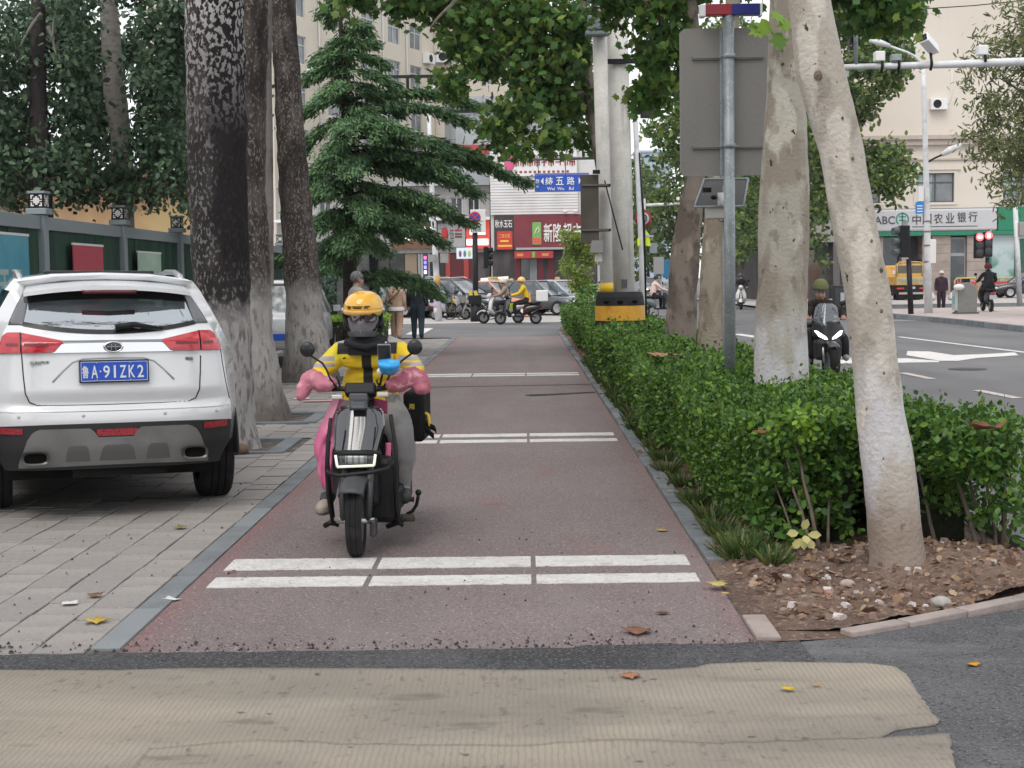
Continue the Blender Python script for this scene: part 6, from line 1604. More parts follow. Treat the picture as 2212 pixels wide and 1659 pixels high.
# red signal facing us
t1 = D(2137, 650, 62.0)
tr = thing('traffic_signal', 'black traffic signal showing two red lights at the far right', 'traffic light', (t1.x, 62, .1))
Q3 = lambda x, y: D(x, y, 62) - Vector((t1.x, 62, .1))
MB().tube([Q3(2137, 660), Q3(2133, 556)], [.10, .09], 12).build('post', pole_black, tr)
rl = M('signal_red_lit', (.9, .10, .10), .4, emit=((1.0, .06, .07), 3.2))
rc = M('signal_red_core', (1, .6, .6), .4, emit=((1.0, .55, .52), 3.0))
for (xa, xb, off) in ((2110, 2129, 0), (2130, 2148, -3)):
 h = MB().bx(Q3(xa, 0).x, Q3(xb, 0).x, -.15, .15, Q3(2130, 558 + off).z, Q3(2130, 504 + off).z).build('housing', pole_black, tr, bevel=.03)
 xm_ = (Q3(xa, 0).x + Q3(xb, 0).x) / 2
 z = Q3(2130, 512 + off).z
 MB().lathe([(.001, .012), (.12, .01), (.165, 0)], 18, Matrix.Translation((xm_, -.155, z)) @ Matrix.Rotation(PI / 2, 4, 'X')).build('red_light', rl, h)
 MB().bx(xm_ - (.09 if off == 0 else .05), xm_ + (.09 if off == 0 else .05), -.176, -.168, z - (.05 if off == 0 else .1), z + (.05 if off == 0 else .1)).build('light_core', rc, h)
 for k in (1, 2): MB().lathe([(.001, .01), (.14, .008), (.16, 0)], 16, Matrix.Translation((xm_, -.153, Q3(2130, 512 + off + 17 * k).z)) @ Matrix.Rotation(PI / 2, 4, 'X')).build('dark_light', M('signal_off', (.03, .03, .035), .3), h)
MB().bx(-.05, .05, -.1, .1, Q3(2135, 502).z, Q3(2135, 495).z).build('cap', steel_gal, tr)
# grey pole at the far right edge
gp_ = D(2203, 660, 62)
t = thing('grey_pole', 'grey pole with a loudspeaker box at the far right edge', 'pole', (gp_.x, 62, .1))
MB().cyl((0, 0, 0), (-.25, 0, D(2190, 450, 62).z), .12, .10, 12).build('shaft', pole_white, t)
MB().bx(-.15, .5, -.3, 0, D(2200, 510, 62).z - .1, D(2200, 485, 62).z).build('speaker_box', M('box_grey2', (.28, .27, .26), .6), t, bevel=.03)
# litter bin
bo_ = D(2086, 685, 49.5)
bn = thing('litter_bin', 'grey rounded litter bin on the corner pavement with a white bag on it', 'litter bin', (bo_.x, 49.5, .15))
pts = [(-.33, 0), (.33, 0), (.33, .78)] + [(.33 * math.cos(a), .78 + .30 * math.sin(a)) for a in np.linspace(.2, PI - .2, 9)] + [(-.33, .78)]
MB().prism(pts, -.22, .22, Matrix.Rotation(PI / 2, 4, 'X')).build('body', M('bin_grey', (.22, .22, .20), .6, var=.12), bn, bevel=.03)
MB().bx(-.38, .38, -.26, .26, -.002, .06).build('base', M('bin_base', (.12, .12, .115), .7), bn)
MB().bx(-.42, -.335, -.2, .2, .12, .8).build('side_door', M('bin_pale', (.40, .42, .42), .5), bn)
MB().bx(-.43, -.421, -.12, .12, .35, .6).build('sticker', M('bin_teal', (.10, .40, .36), .5), bn)
tag(MB().ball((0, 0, .1), (.19, .16, .11), 10, 8).build('plastic_bag', letter_white, loc=(bo_.x - .33, 49.2, .97)), 'white plastic bag lying on the left side of the litter bin', 'bag')
MB().bx(-.1, .1, -.12, .12, 1.07, 1.2).build('ashtray', pole_black, bn)
# distant avenue furniture
t = thing('camera_mast', 'small white camera arm beyond the speed sign, over the far road', 'camera mast', (D(1384, 440, 60).x, 60, 0))
MB().cyl((0, 0, 0), (0, 0, D(1384, 430, 60).z), .09, n=10).build('mast', pole_white, t)
MB().tube([(0, 0, D(1390, 444, 60).z), (D(1470, 440, 60).x - D(1384, 440, 60).x, 0, D(1470, 440, 60).z)], [.07, .06], 8).build('arm', pole_white, t)
p = D(1468, 432, 60); MB().bx(-.12, .12, -.1, .1, 0, .22).build('camera', letter_white, t, loc=(p.x - t.location.x, 0, p.z))
MB().bx(-.1, .2, -.1, .1, D(1384, 440, 60).z - .25, D(1384, 440, 60).z + .2).build('junction_box', pole_white, t)
for (x, y0_, y1_, Y, c, lab, nm) in ((1423, 555, 620, 85, (.36, .36, .37), 'pale grey info board between thin legs on the far avenue', 'info_board'), (1437, 560, 600, 88, (.03, .19, .34), 'small blue road sign beside the pale info board', 'road_sign')):
 o_ = D(x, 600, Y); t = thing(nm, lab, 'sign', (o_.x, Y, 0)); f_ = FPX / Y
 MB().bx(-11 / f_, 11 / f_, 0, .1, D(x, y1_ if Y == 88 else 592, Y).z, D(x, y0_, Y).z).build('panel', M(nm + '_paint', c, .6), t)
 for s_ in (-8, 8): MB().cyl((s_ / f_, .12, 0), (s_ / f_, .12, D(x, y0_ + 10, Y).z), .04, n=6).build('leg', pole_white, t)
# overhead wires upper right
for i, (a, b) in enumerate((((1950, 22), (2260, -4)), ((1950, -2), (2260, -12)))):
 tag(MB().tube([D(*a, 70), D((a[0] + b[0]) / 2, (a[1] + b[1]) / 2 + 3, 70), D(*b, 70)], .025, 5).build('overhead_wire', black_plastic), 'thin overhead wire against the bank wall' + (', the lower one' if i == 0 else ', the upper one at the frame top'), 'wire')
# white SUV parked on the pavement
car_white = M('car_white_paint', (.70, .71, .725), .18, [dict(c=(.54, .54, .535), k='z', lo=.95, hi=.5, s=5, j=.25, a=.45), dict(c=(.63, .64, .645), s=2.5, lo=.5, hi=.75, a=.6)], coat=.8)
car_rz = R(20.5)
rt = G(460, 1068)
cx_, cy_ = rt.x - .78 * math.cos(car_rz), rt.y - .78 * math.sin(car_rz)
suv = thing('suv_car', 'white SUV parked on the pavement at the left, tailgate towards us, blue plate', 'car', (cx_, cy_, 0), rot=(0, R(.7), car_rz))
ZL = [.36, .42, .50, .72, .95, 1.15, 1.345, 1.46, 1.56, 1.60, 1.635, 1.645]
RINGW = [0, .74, .80, .815, .785, .755, .67, .615, .56, .54, .30, 0]
RINGY = [-.80, -.74, -.72, -.735, -.735, -.725, -.62, -.50, -.40, -.36, -.38, -.40]
def w_of(z): return interp(z, [.36, .42, .50, .72, .95, 1.15, 1.29, 1.345, 1.46, 1.56, 1.62], [.72, .745, .80, .815, .785, .755, .70, .67, .615, .56, .5])
def ring_y(z): return interp(z, [.36, .5, .72, .95, 1.15, 1.345, 1.46, 1.56, 1.62], [-.74, -.72, -.735, -.735, -.725, -.62, -.50, -.40, -.36])
def yr0(z): return interp(z, [.36, .5, .70, .765, .785, .80, .885, .95, 1.12, 1.155, 1.22, 1.27, 1.345, 1.46, 1.56, 1.60], [-.88, -.925, -.94, -.925, -.875, -.868, -.905, -.895, -.875, -.872, -.868, -.80, -.745, -.615, -.50, -.47])
def yr(x, z):
 t = min(1.0, abs(x) / w_of(z))
 return yr0(z) + (ring_y(z) - yr0(z)) * (.25 * t * t + .75 * t ** 6)
def patch(name, x0, x1, zl, zu, mat, off=.004, nx=24, nz=8, parent=suv, thick=.012, smooth=True):
 zl_ = zl if callable(zl) else (lambda x: zl); zu_ = zu if callable(zu) else (lambda x: zu)
 m = MB()
 def p(i, j, o):
  x = x0 + (x1 - x0) * i / nx; z = zl_(x) + (zu_(x) - zl_(x)) * j / nz
  xx = max(-w_of(z), min(w_of(z), x))
  return (xx, yr(xx, z) - o, z)
 m.grid(lambda u, v: p(u * nx, v * nz, off), nx, nz, smooth)
 edge = [(i, 0) for i in range(nx)] + [(nx, j) for j in range(nz)] + [(nx - i, nz) for i in range(nx)] + [(0, nz - j) for j in range(nz)]
 vs_ = [p(a, b, off) for a, b in edge] + [p(a, b, off - thick) for a, b in edge]; n = len(edge)
 m.add(vs_, [(i, n + i, n + (i + 1) % n, (i + 1) % n) for i in range(n)])
 return m.build(name, mat, parent)
STN = [  # y, then 12 (x, z)
 (-.42, [(0, .36), (.72, .40), (.87, .50), (.895, .72), (.89, .95), (.872, 1.13), (.79, 1.31), (.715, 1.45), (.65, 1.565), (.60, 1.63), (.34, 1.665), (0, 1.675)]),
 (.2, [(0, .30), (.74, .34), (.895, .46), (.912, .72), (.908, .95), (.89, 1.10), (.835, 1.25), (.755, 1.42), (.685, 1.575), (.615, 1.655), (.35, 1.69), (0, 1.70)]),
 (.9, [(0, .28), (.76, .30), (.90, .42), (.915, .72), (.91, .95), (.895, 1.08), (.845, 1.20), (.765, 1.40), (.69, 1.585), (.615, 1.665), (.35, 1.70), (0, 1.71)]),
 (1.5, [(0, .28), (.76, .30), (.90, .42), (.915, .72), (.91, .95), (.893, 1.07), (.845, 1.17), (.765, 1.38), (.685, 1.57), (.61, 1.64), (.35, 1.675), (0, 1.685)]),
 (1.9, [(0, .28), (.76, .30), (.90, .42), (.915, .72), (.91, .95), (.89, 1.05), (.84, 1.15), (.76, 1.34), (.68, 1.50), (.60, 1.56), (.35, 1.60), (0, 1.61)]),
 (2.3, [(0, .28), (.76, .30), (.90, .42), (.912, .72), (.905, .95), (.88, 1.03), (.83, 1.12), (.755, 1.24), (.68, 1.33), (.60, 1.36), (.35, 1.39), (0, 1.40)]),
 (2.7, [(0, .28), (.76, .30), (.89, .42), (.905, .72), (.895, .92), (.86, 1.02), (.81, 1.08), (.76, 1.10), (.70, 1.11), (.60, 1.12), (.35, 1.14), (0, 1.15)]),
 (3.1, [(0, .28), (.74, .30), (.87, .42), (.885, .70), (.87, .88), (.83, .96), (.78, 1.02), (.74, 1.04), (.68, 1.05), (.58, 1.06), (.35, 1.08), (0, 1.09)]),
 (3.42, [(0, .30), (.66, .32), (.78, .42), (.80, .66), (.78, .80), (.74, .88), (.70, .93), (.66, .95), (.60, .96), (.52, .97), (.32, .99), (0, 1.0)]),
 (3.58, [(0, .34), (.50, .36), (.62, .44), (.64, .62), (.62, .72), (.58, .78), (.54, .82), (.50, .84), (.46, .85), (.40, .86), (.25, .87), (0, .88)])]
rings = [[(RINGW[i], RINGY[i], ZL[i]) for i in range(12)]] + [[(p[0], y, p[1]) for p in s_] for y, s_ in STN]
body, glass = MB(), MB()
for sg_ in (1, -1):
 vs_ = [(sg_ * p[0], p[1], p[2]) for r_ in rings for p in r_]
 fb, fg_ = [], []
 for a in range(len(rings) - 1):
  for k in range(11):
   f = (a * 12 + k, a * 12 + k + 1, (a + 1) * 12 + k + 1, (a + 1) * 12 + k)
   if sg_ > 0: f = f[::-1]
   is_side = k in (6, 7) and 1 <= a <= 5
   is_ws = k in (8, 9, 10) and a in (5, 6) or (k == 8 and a in (5,))
   (fg_ if (is_side or is_ws) else fb).append(f)
 body.add(vs_, fb, True); glass.add(vs_, fg_, True)
 n0 = (len(rings) - 1) * 12
 body.add([vs_[n0 + k] for k in range(12)], [list(range(12)) if sg_ < 0 else list(range(12))[::-1]])
low = lambda x: 1.272 + .073 * (abs(x) / .64) ** 2
b_ = MB()
for m_, z0f, z1f, nz in ((body, lambda x: .36, low, 40),):
 def bp(u, v):
  s_ = -1 + 2 * u
  z = .36 + (low(s_ * .67) - .36) * v
  x = s_ * w_of(z)
  return (x, yr(x, z), z)
 m_.grid(bp, 48, nz)
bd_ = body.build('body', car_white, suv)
for s_ in (-1, 1):
 MB().tube([(s_ * x, yr(x, z) - .0005, z) for x, z in ((.745, 1.15), (.755, 1.05), (.77, .95), (.78, .90), (.80, .80))], .003, 5).build('bumper_seam', black_plastic, suv)
MB().tube([(x, yr(x, .755) - .0005, .755) for x in np.linspace(-.80, .80, 25)], .0025, 5).build('bumper_crease', M('car_crease_shade', (.42, .43, .445), .4), suv)
tint = glass_mat('car_glass_tinted', (.018, .028, .028), opacity=.42, mirror=.10)
tint_r = glass_mat('car_glass_rear', (.05, .075, .075), opacity=.24, mirror=.42)
glass.build('side_windows', tint, suv)
# rear window with dark border, pillars, wiper
patch('rear_window', -.575, .575, lambda x: low(x) + .012, lambda x: 1.535 - .03 * (abs(x) / .57) ** 2, tint_r, .002, 30, 12)
for s_ in (-1, 1):
 m = MB()
 def cp(u, v):
  z = lerp(low(.6) - .0, 1.565, v); xi = lerp(.575, .515, v); xo = w_of(z) * .995
  x = s_ * lerp(xi, xo, u)
  return (x, yr(x, z) - .004, z)
 m.grid(cp, 6, 10); m.build('rear_pillar', M('pillar_gloss_grey', (.10, .10, .11), .25, coat=.5), suv, solid=.006)
bl_m = M('window_border_black', (.012, .012, .013), .25)
patch('window_border', -.575, .575, lambda x: low(x) - .002, lambda x: low(x) + .028, bl_m, .006, 24, 2)
patch('window_border', -.56, .56, lambda x: 1.512 - .03 * (abs(x) / .57) ** 2, lambda x: 1.565 - .02 * (abs(x) / .57) ** 2, bl_m, .006, 24, 2)
wp = MB(); wp.tube([(.02, yr(.02, 1.31) - .03, 1.315), (.14, yr(.14, 1.32) - .035, 1.332), (.34, yr(.34, 1.30) - .03, 1.305)], [.022, .02, .008], 8)
wp.build('wiper', black_plastic, suv)
# spoiler and high brake light
spm = MB()
def spo(u, v, top):
 s_ = -1 + 2 * u; x = s_ * lerp(.54, .565, v)
 y = lerp(-.36, -.655, v) + .09 * abs(s_) ** 3 * v
 z = lerp(1.645, 1.600, v) - .045 * s_ * s_ - (0 if top else .028)
 return (x, y, z)
spm.grid(lambda u, v: spo(u, v, True), 24, 5); spm.grid(lambda u, v: spo(1 - u, v, False), 24, 5)
e = [spo(i / 24, 1, True) for i in range(25)]; f = [spo(i / 24, 1, False) for i in range(25)]
spm.add(e + f, [(i + 1, i, 25 + i, 26 + i) for i in range(24)])
for q in (0, 1):
 e = [spo(q, j / 5, True) for j in range(6)]; f = [spo(q, j / 5, False) for j in range(6)]
 spm.add(e + f, [(i, i + 1, 7 + i, 6 + i) if q else (i + 1, i, 6 + i, 7 + i) for i in range(5)])
sp = spm.build('spoiler', car_white, suv)
MB().grid(lambda u, v: (lerp(-.18, .18, u), -.645 + .02 * abs(u - .5), lerp(1.545, 1.571, v)), 8, 2).build('high_brake_light', M('brake_dark_red', (.10, .006, .012), .2, coat=.5), sp, solid=.03)
for s_ in (-1, 1):
 MB().tube([(s_ * .57, -.05, 1.635), (s_ * .575, .1, 1.668), (s_ * .585, .5, 1.702), (s_ * .59, 1.1, 1.708), (s_ * .585, 1.6, 1.67), (s_ * .58, 1.72, 1.63)], [.018, .024, .022, .022, .022, .016], 10).build('roof_rail', M('rail_silver', (.50, .51, .53), .3, metal=.6), suv)
MB().bx(-.40, .40, .25, 1.4, 1.685, 1.712).build('sunroof', bl_m, suv, bevel=.01)
# tail lights
slot_m = M('lamp_inner_dark', (.16, .03, .03), .4)
for s_ in (-1, 1):
 zl_i = lambda x: interp(abs(x), [.325, .385, .8], [1.222, 1.155, 1.152])
 zu_i = lambda x: interp(abs(x), [.325, .45, .60, .68, .75], [1.232, 1.258, 1.288, 1.287, 1.235])
 a, b = (.327, .588) if s_ > 0 else (-.588, -.327)
 t1_ = patch('tail_light', a, b, zl_i, zu_i, red_lens, .022, 14, 6, thick=.03)
 a, b = (.600, .745) if s_ > 0 else (-.745, -.600)
 t2_ = patch('tail_light', a, b, zl_i, zu_i, red_lens, .020, 14, 6, thick=.03)
 a, b = sorted((s_ * .42, s_ * .575)); patch('light_slot', a, b, 1.197, 1.216, slot_m, .0245, 8, 2, parent=t1_, thick=.004)
 a, b = sorted((s_ * .612, s_ * .69)); patch('light_slot', a, b, 1.197, 1.216, slot_m, .0225, 8, 2, parent=t2_, thick=.004)
 a, b = sorted((s_ * .589, s_ * .599)); patch('light_gap', a, b, lambda x: 1.153, lambda x: 1.287, bl_m, .008, 2, 4)
ch_ = patch('chrome_strip', -.395, .395, lambda x: interp(abs(x), [0, .395], [1.150, 1.150]), lambda x: interp(abs(x), [0, .335, .395], [1.215, 1.213, 1.155]), chrome, .012, 30, 3)
patch('chrome_upper', -.33, .33, 1.214, 1.232, M('chrome_dark', (.25, .26, .27), .2, metal=.9), .010, 24, 2)
em_ = MB().lathe([(.001, .004), (.05, .004), (.062, 0)], 24, Matrix.Translation((0, -.892, 1.186)) @ Matrix.Diagonal((1, 1, .58, 1)) @ Matrix.Rotation(PI / 2, 4, 'X')).build('emblem', M('emblem_dark', (.03, .03, .035), .25, coat=.5), suv)
er = MB().lathe([(.052, .004), (.06, .008), (.066, 0)], 24, Matrix.Translation((0, -.893, 1.186)) @ Matrix.Diagonal((1, 1, .58, 1)) @ Matrix.Rotation(PI / 2, 4, 'X'))
er.bx(-.045, .045, -.902, -.898, 1.184, 1.189); er.bx(-.016, -.012, -.902, -.898, 1.165, 1.205); er.bx(.012, .016, -.902, -.898, 1.165, 1.205)
er.build('emblem_ring', chrome, em_)
# tailgate seam
seam = [(-.592, 1.15), (-.585, 1.0), (-.575, .88), (-.55, .82), (-.50, .797), (-.3, .793), (0, .792), (.3, .793), (.50, .797), (.55, .82), (.575, .88), (.585, 1.0), (.592, 1.15)]
pts = []
for (a, b) in zip(seam[:-1], seam[1:]):
 for k in range(4):
  x, z = lerp(a[0], b[0], k / 4), lerp(a[1], b[1], k / 4); pts.append((x, yr(x, z) - .001, z))
MB().tube(pts, .0045, 6).build('tailgate_seam', bl_m, suv)
MB().tube([(x, yr(x, z) - .0, z) for x, z in ((-.40, .955), (-.33, 1.03), (-.27, 1.085), (-.20, 1.108), (0, 1.112), (.20, 1.108), (.27, 1.085), (.33, 1.03), (.40, .955))], .007, 6).build('recess_crease', M('car_crease_shade', (.42, .43, .445), .4), suv)
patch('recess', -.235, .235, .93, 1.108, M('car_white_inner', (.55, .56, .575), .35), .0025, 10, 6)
# plate
yp = -.925
pf = MB().bx(-.228, .228, yp, yp + .03, .947, 1.098).build('plate_frame', black_plastic, suv, bevel=.004)
pb = MB().bx(-.221, .221, yp - .004, yp - .0005, .954, 1.091).build('license_plate', M('plate_blue_car', (.016, .085, .50), .4), pf)
pw_ = M('plate_white', (.72, .72, .74), .4)
for i, (ch, x, w, h) in enumerate((('鲁', -.190, .043, .085), ('A', -.130, .043, .085), ('9', -.052, .043, .085), ('1', .002, .014, .085), ('Z', .056, .043, .085), ('K', .114, .043, .085), ('2', .172, .043, .085))):
 lettering(ch, w, h, pw_, pf, (x, yp - .0065, 1.020), extrude=.0015, bold=.012, name='character')
MB().ball((-.092, yp - .006, 1.022), .006, 8, 6).build('dot', pw_, pf)
for a in ((-.215, .215, .957, .960), (-.215, .215, 1.085, 1.088), (-.2185, -.2155, .957, 1.088), (.2155, .2185, .957, 1.088)):
 MB().bx(a[0], a[1], yp - .0062, yp - .0045, a[2], a[3]).build('plate_border', pw_, pf)
for x in (-.115, .105):
 for z in (1.083, .962): MB().cyl((x, yp - .010, z), (x, yp - .002, z), .007, n=8).build('plate_screw', alloy, pf)
badge = M('badge_grey', (.16, .165, .17), .3, metal=.6)
lettering('吉利汽车', .13, .026, badge, suv, (-.478, yr(-.478, 1.085) - .006, 1.085), extrude=.002, bold=.012)
lettering('博越', .055, .024, badge, suv, (.508, yr(.508, 1.095) - .006, 1.095), extrude=.002, bold=.012)
# bumper
patch('bumper_lower', -.82, .82, .358, lambda x: .672 - .018 * (abs(x) / .8) ** 4, M('bumper_black', (.022, .022, .024), .55, var=.2), .010, 40, 8, thick=.05)
skm = M('skid_silver', (.215, .215, .21), .38, [dict(c=(.16, .158, .155), s=3, lo=.45, hi=.65)], metal=.35)
sk = patch('skid_plate', -.63, .63, lambda x: .385 - .01 * (abs(x) / .6) ** 2, lambda x: interp(abs(x), [0, .13, .15, .50, .56, .63], [.578, .578, .640, .640, .60, .40]), skm, .026, 44, 8, thick=.03)
for (x0, x1) in ((-.33, -.17), (-.11, .13), (.20, .36)):
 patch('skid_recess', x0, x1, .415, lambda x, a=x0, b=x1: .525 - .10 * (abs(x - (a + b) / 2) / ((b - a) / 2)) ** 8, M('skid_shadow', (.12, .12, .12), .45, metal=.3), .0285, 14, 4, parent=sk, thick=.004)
patch('bumper_reflector', -.125, .145, .585, .632, M('reflector_red', (.20, .012, .02), .25, [dict(c=(.32, .03, .04), k='voronoi', s=60, lo=.2, hi=.5)], coat=.4), .020, 12, 3, thick=.02)
for s_ in (-1, 1):
 a, b = sorted((s_ * .60, s_ * .775)); patch('bumper_reflector', a, b, lambda x: .607 + .02 * (abs(x) - .6), lambda x: .648 + .03 * (abs(x) - .6), MATS['reflector_red'], .018, 8, 3, thick=.015)
 ex = MB(); c = (s_ * .525, -.95, .452)
 n = 20; oo = [(c[0] + .088 * math.copysign(abs(math.cos(a)) ** .6, math.cos(a)), c[2] + .045 * math.copysign(abs(math.sin(a)) ** .6, math.sin(a))) for a in np.linspace(0, 2 * PI, n, endpoint=False)]
 ii = [(c[0] + (p[0] - c[0]) * .82, c[2] + (p[1] - c[2]) * .78) for p in oo]
 vs_ = [(p[0], c[1] - .025, p[1]) for p in oo] + [(p[0], c[1] - .025, p[1]) for p in ii] + [(p[0], c[1] + .12, p[1]) for p in ii] + [(p[0], c[1] + .12, p[1]) for p in oo]
 ex.add(vs_, [(k * n + i, k * n + (i + 1) % n, (k + 1) * n + (i + 1) % n, (k + 1) * n + i) for k in range(2) for i in range(n)] + [(3 * n + i, (i), (i + 1) % n, 3 * n + (i + 1) % n) for i in range(n)], True)
 t_ = ex.build('exhaust_tip', M('exhaust_steel', (.14, .13, .125), .35, metal=.7), suv)
 MB().add([(p[0], c[1] - .005, p[1]) for p in ii], [list(range(n))]).build('exhaust_hole', M('hole_black', (.004, .004, .004), 1), t_)
for x in (-.62, -.21, .33, .69): MB().lathe([(.001, .003), (.011, .003), (.012, 0)], 12, Matrix.Translation((x, yr(x, .725) - .001, .725)) @ Matrix.Rotation(PI / 2, 4, 'X')).build('parking_sensor', M('sensor_grey', (.50, .51, .52), .3), suv)
MB().bx(-.28, .34, -.86, -.80, .30, .39).build('tow_bar', M('underbody_dark', (.012, .011, .010), .9, var=.3), suv)
MB().bx(-.70, .70, -.55, 3.3, .26, .40).build('underbody', MATS['underbody_dark'], suv)
MB().cyl((-.7, 0, .33), (.7, 0, .33), .05, n=10).build('rear_axle', MATS['underbody_dark'], suv)
def car_wheel(parent, x, y, r=.36, w=.235, out=1):
 prof = [(r * .62, -w / 2), (r * .9, -w / 2), (r * .97, -w * .42), (r, -w * .3), (r, w * .3), (r * .97, w * .42), (r * .9, w / 2), (r * .62, w / 2)]
 mx = Matrix.Translation((x, y, r)) @ Matrix.Rotation(PI / 2, 4, 'Y')
 wl_ = MB().lathe([(a, b) for a, b in prof] , 36, mx).build('wheel', rubber, parent)
 g = MB()
 for k in range(3):
  zz = (-.5 + .5 * k) * w * .42
  g.lathe([(r + .0005, zz - .006), (r + .001, zz), (r + .0005, zz + .006)], 36, mx)
 g.build('tread_groove', M('groove_black', (.004, .004, .004), 1), wl_)
 rim = MB().lathe([(.001, out * w * .30), (r * .2, out * w * .36), (r * .62, out * w * .46), (r * .64, out * w * .5)], 24, mx)
 rim.build('rim', alloy, wl_)
 return wl_
for s_ in (-1, 1):
 for y in (0, 2.67):
  car_wheel(suv, s_ * .78, y, out=s_)
  MB().lathe([(.37, .10 * s_), (.43, .12 * s_), (.44, .135 * s_), (.37, .14 * s_)], 28, Matrix.Translation((s_ * .78, y, .37)) @ Matrix.Rotation(PI / 2, 4, 'Y'), a0=R(90), a1=R(270)).build('arch_trim', MATS['bumper_black'], suv)
# inside: seats and headrests, mirror
seat_m = M('seat_dark', (.02, .02, .022), .8, var=.3)
for (x, y, zt) in ((-.36, .25, 1.22), (.36, .25, 1.22), (-.38, 1.15, 1.25), (.38, 1.15, 1.25)):
 b = MB().bx(x - .25, x + .25, y - .08, y + .08, .6, zt).build('seat', seat_m, suv, bevel=.05)
 MB().bx(x - .13, x + .13, y - .05, y + .05, zt + .04, zt + .22).build('headrest', seat_m, b, bevel=.04)
MB().bx(-.12, .12, 1.86, 1.89, 1.44, 1.52).build('rear_view_mirror', seat_m, suv, bevel=.02)
MB().bx(-.8, .8, -.6, 2.5, .55, .62).build('cabin_floor', seat_m, suv)
for s_ in (-1, 1):
 mm_ = MB().bx(min(s_ * .93, s_ * 1.06), max(s_ * .93, s_ * 1.06), 1.85, 1.99, 1.08, 1.25).build('door_mirror', car_white, suv, bevel=.04)
 hl = MB().ball((s_ * .62, 3.30, .82), (.16, .2, .07), 12, 8).build('headlight', M('headlight_glass', (.5, .52, .55), .1, coat=.5), suv)
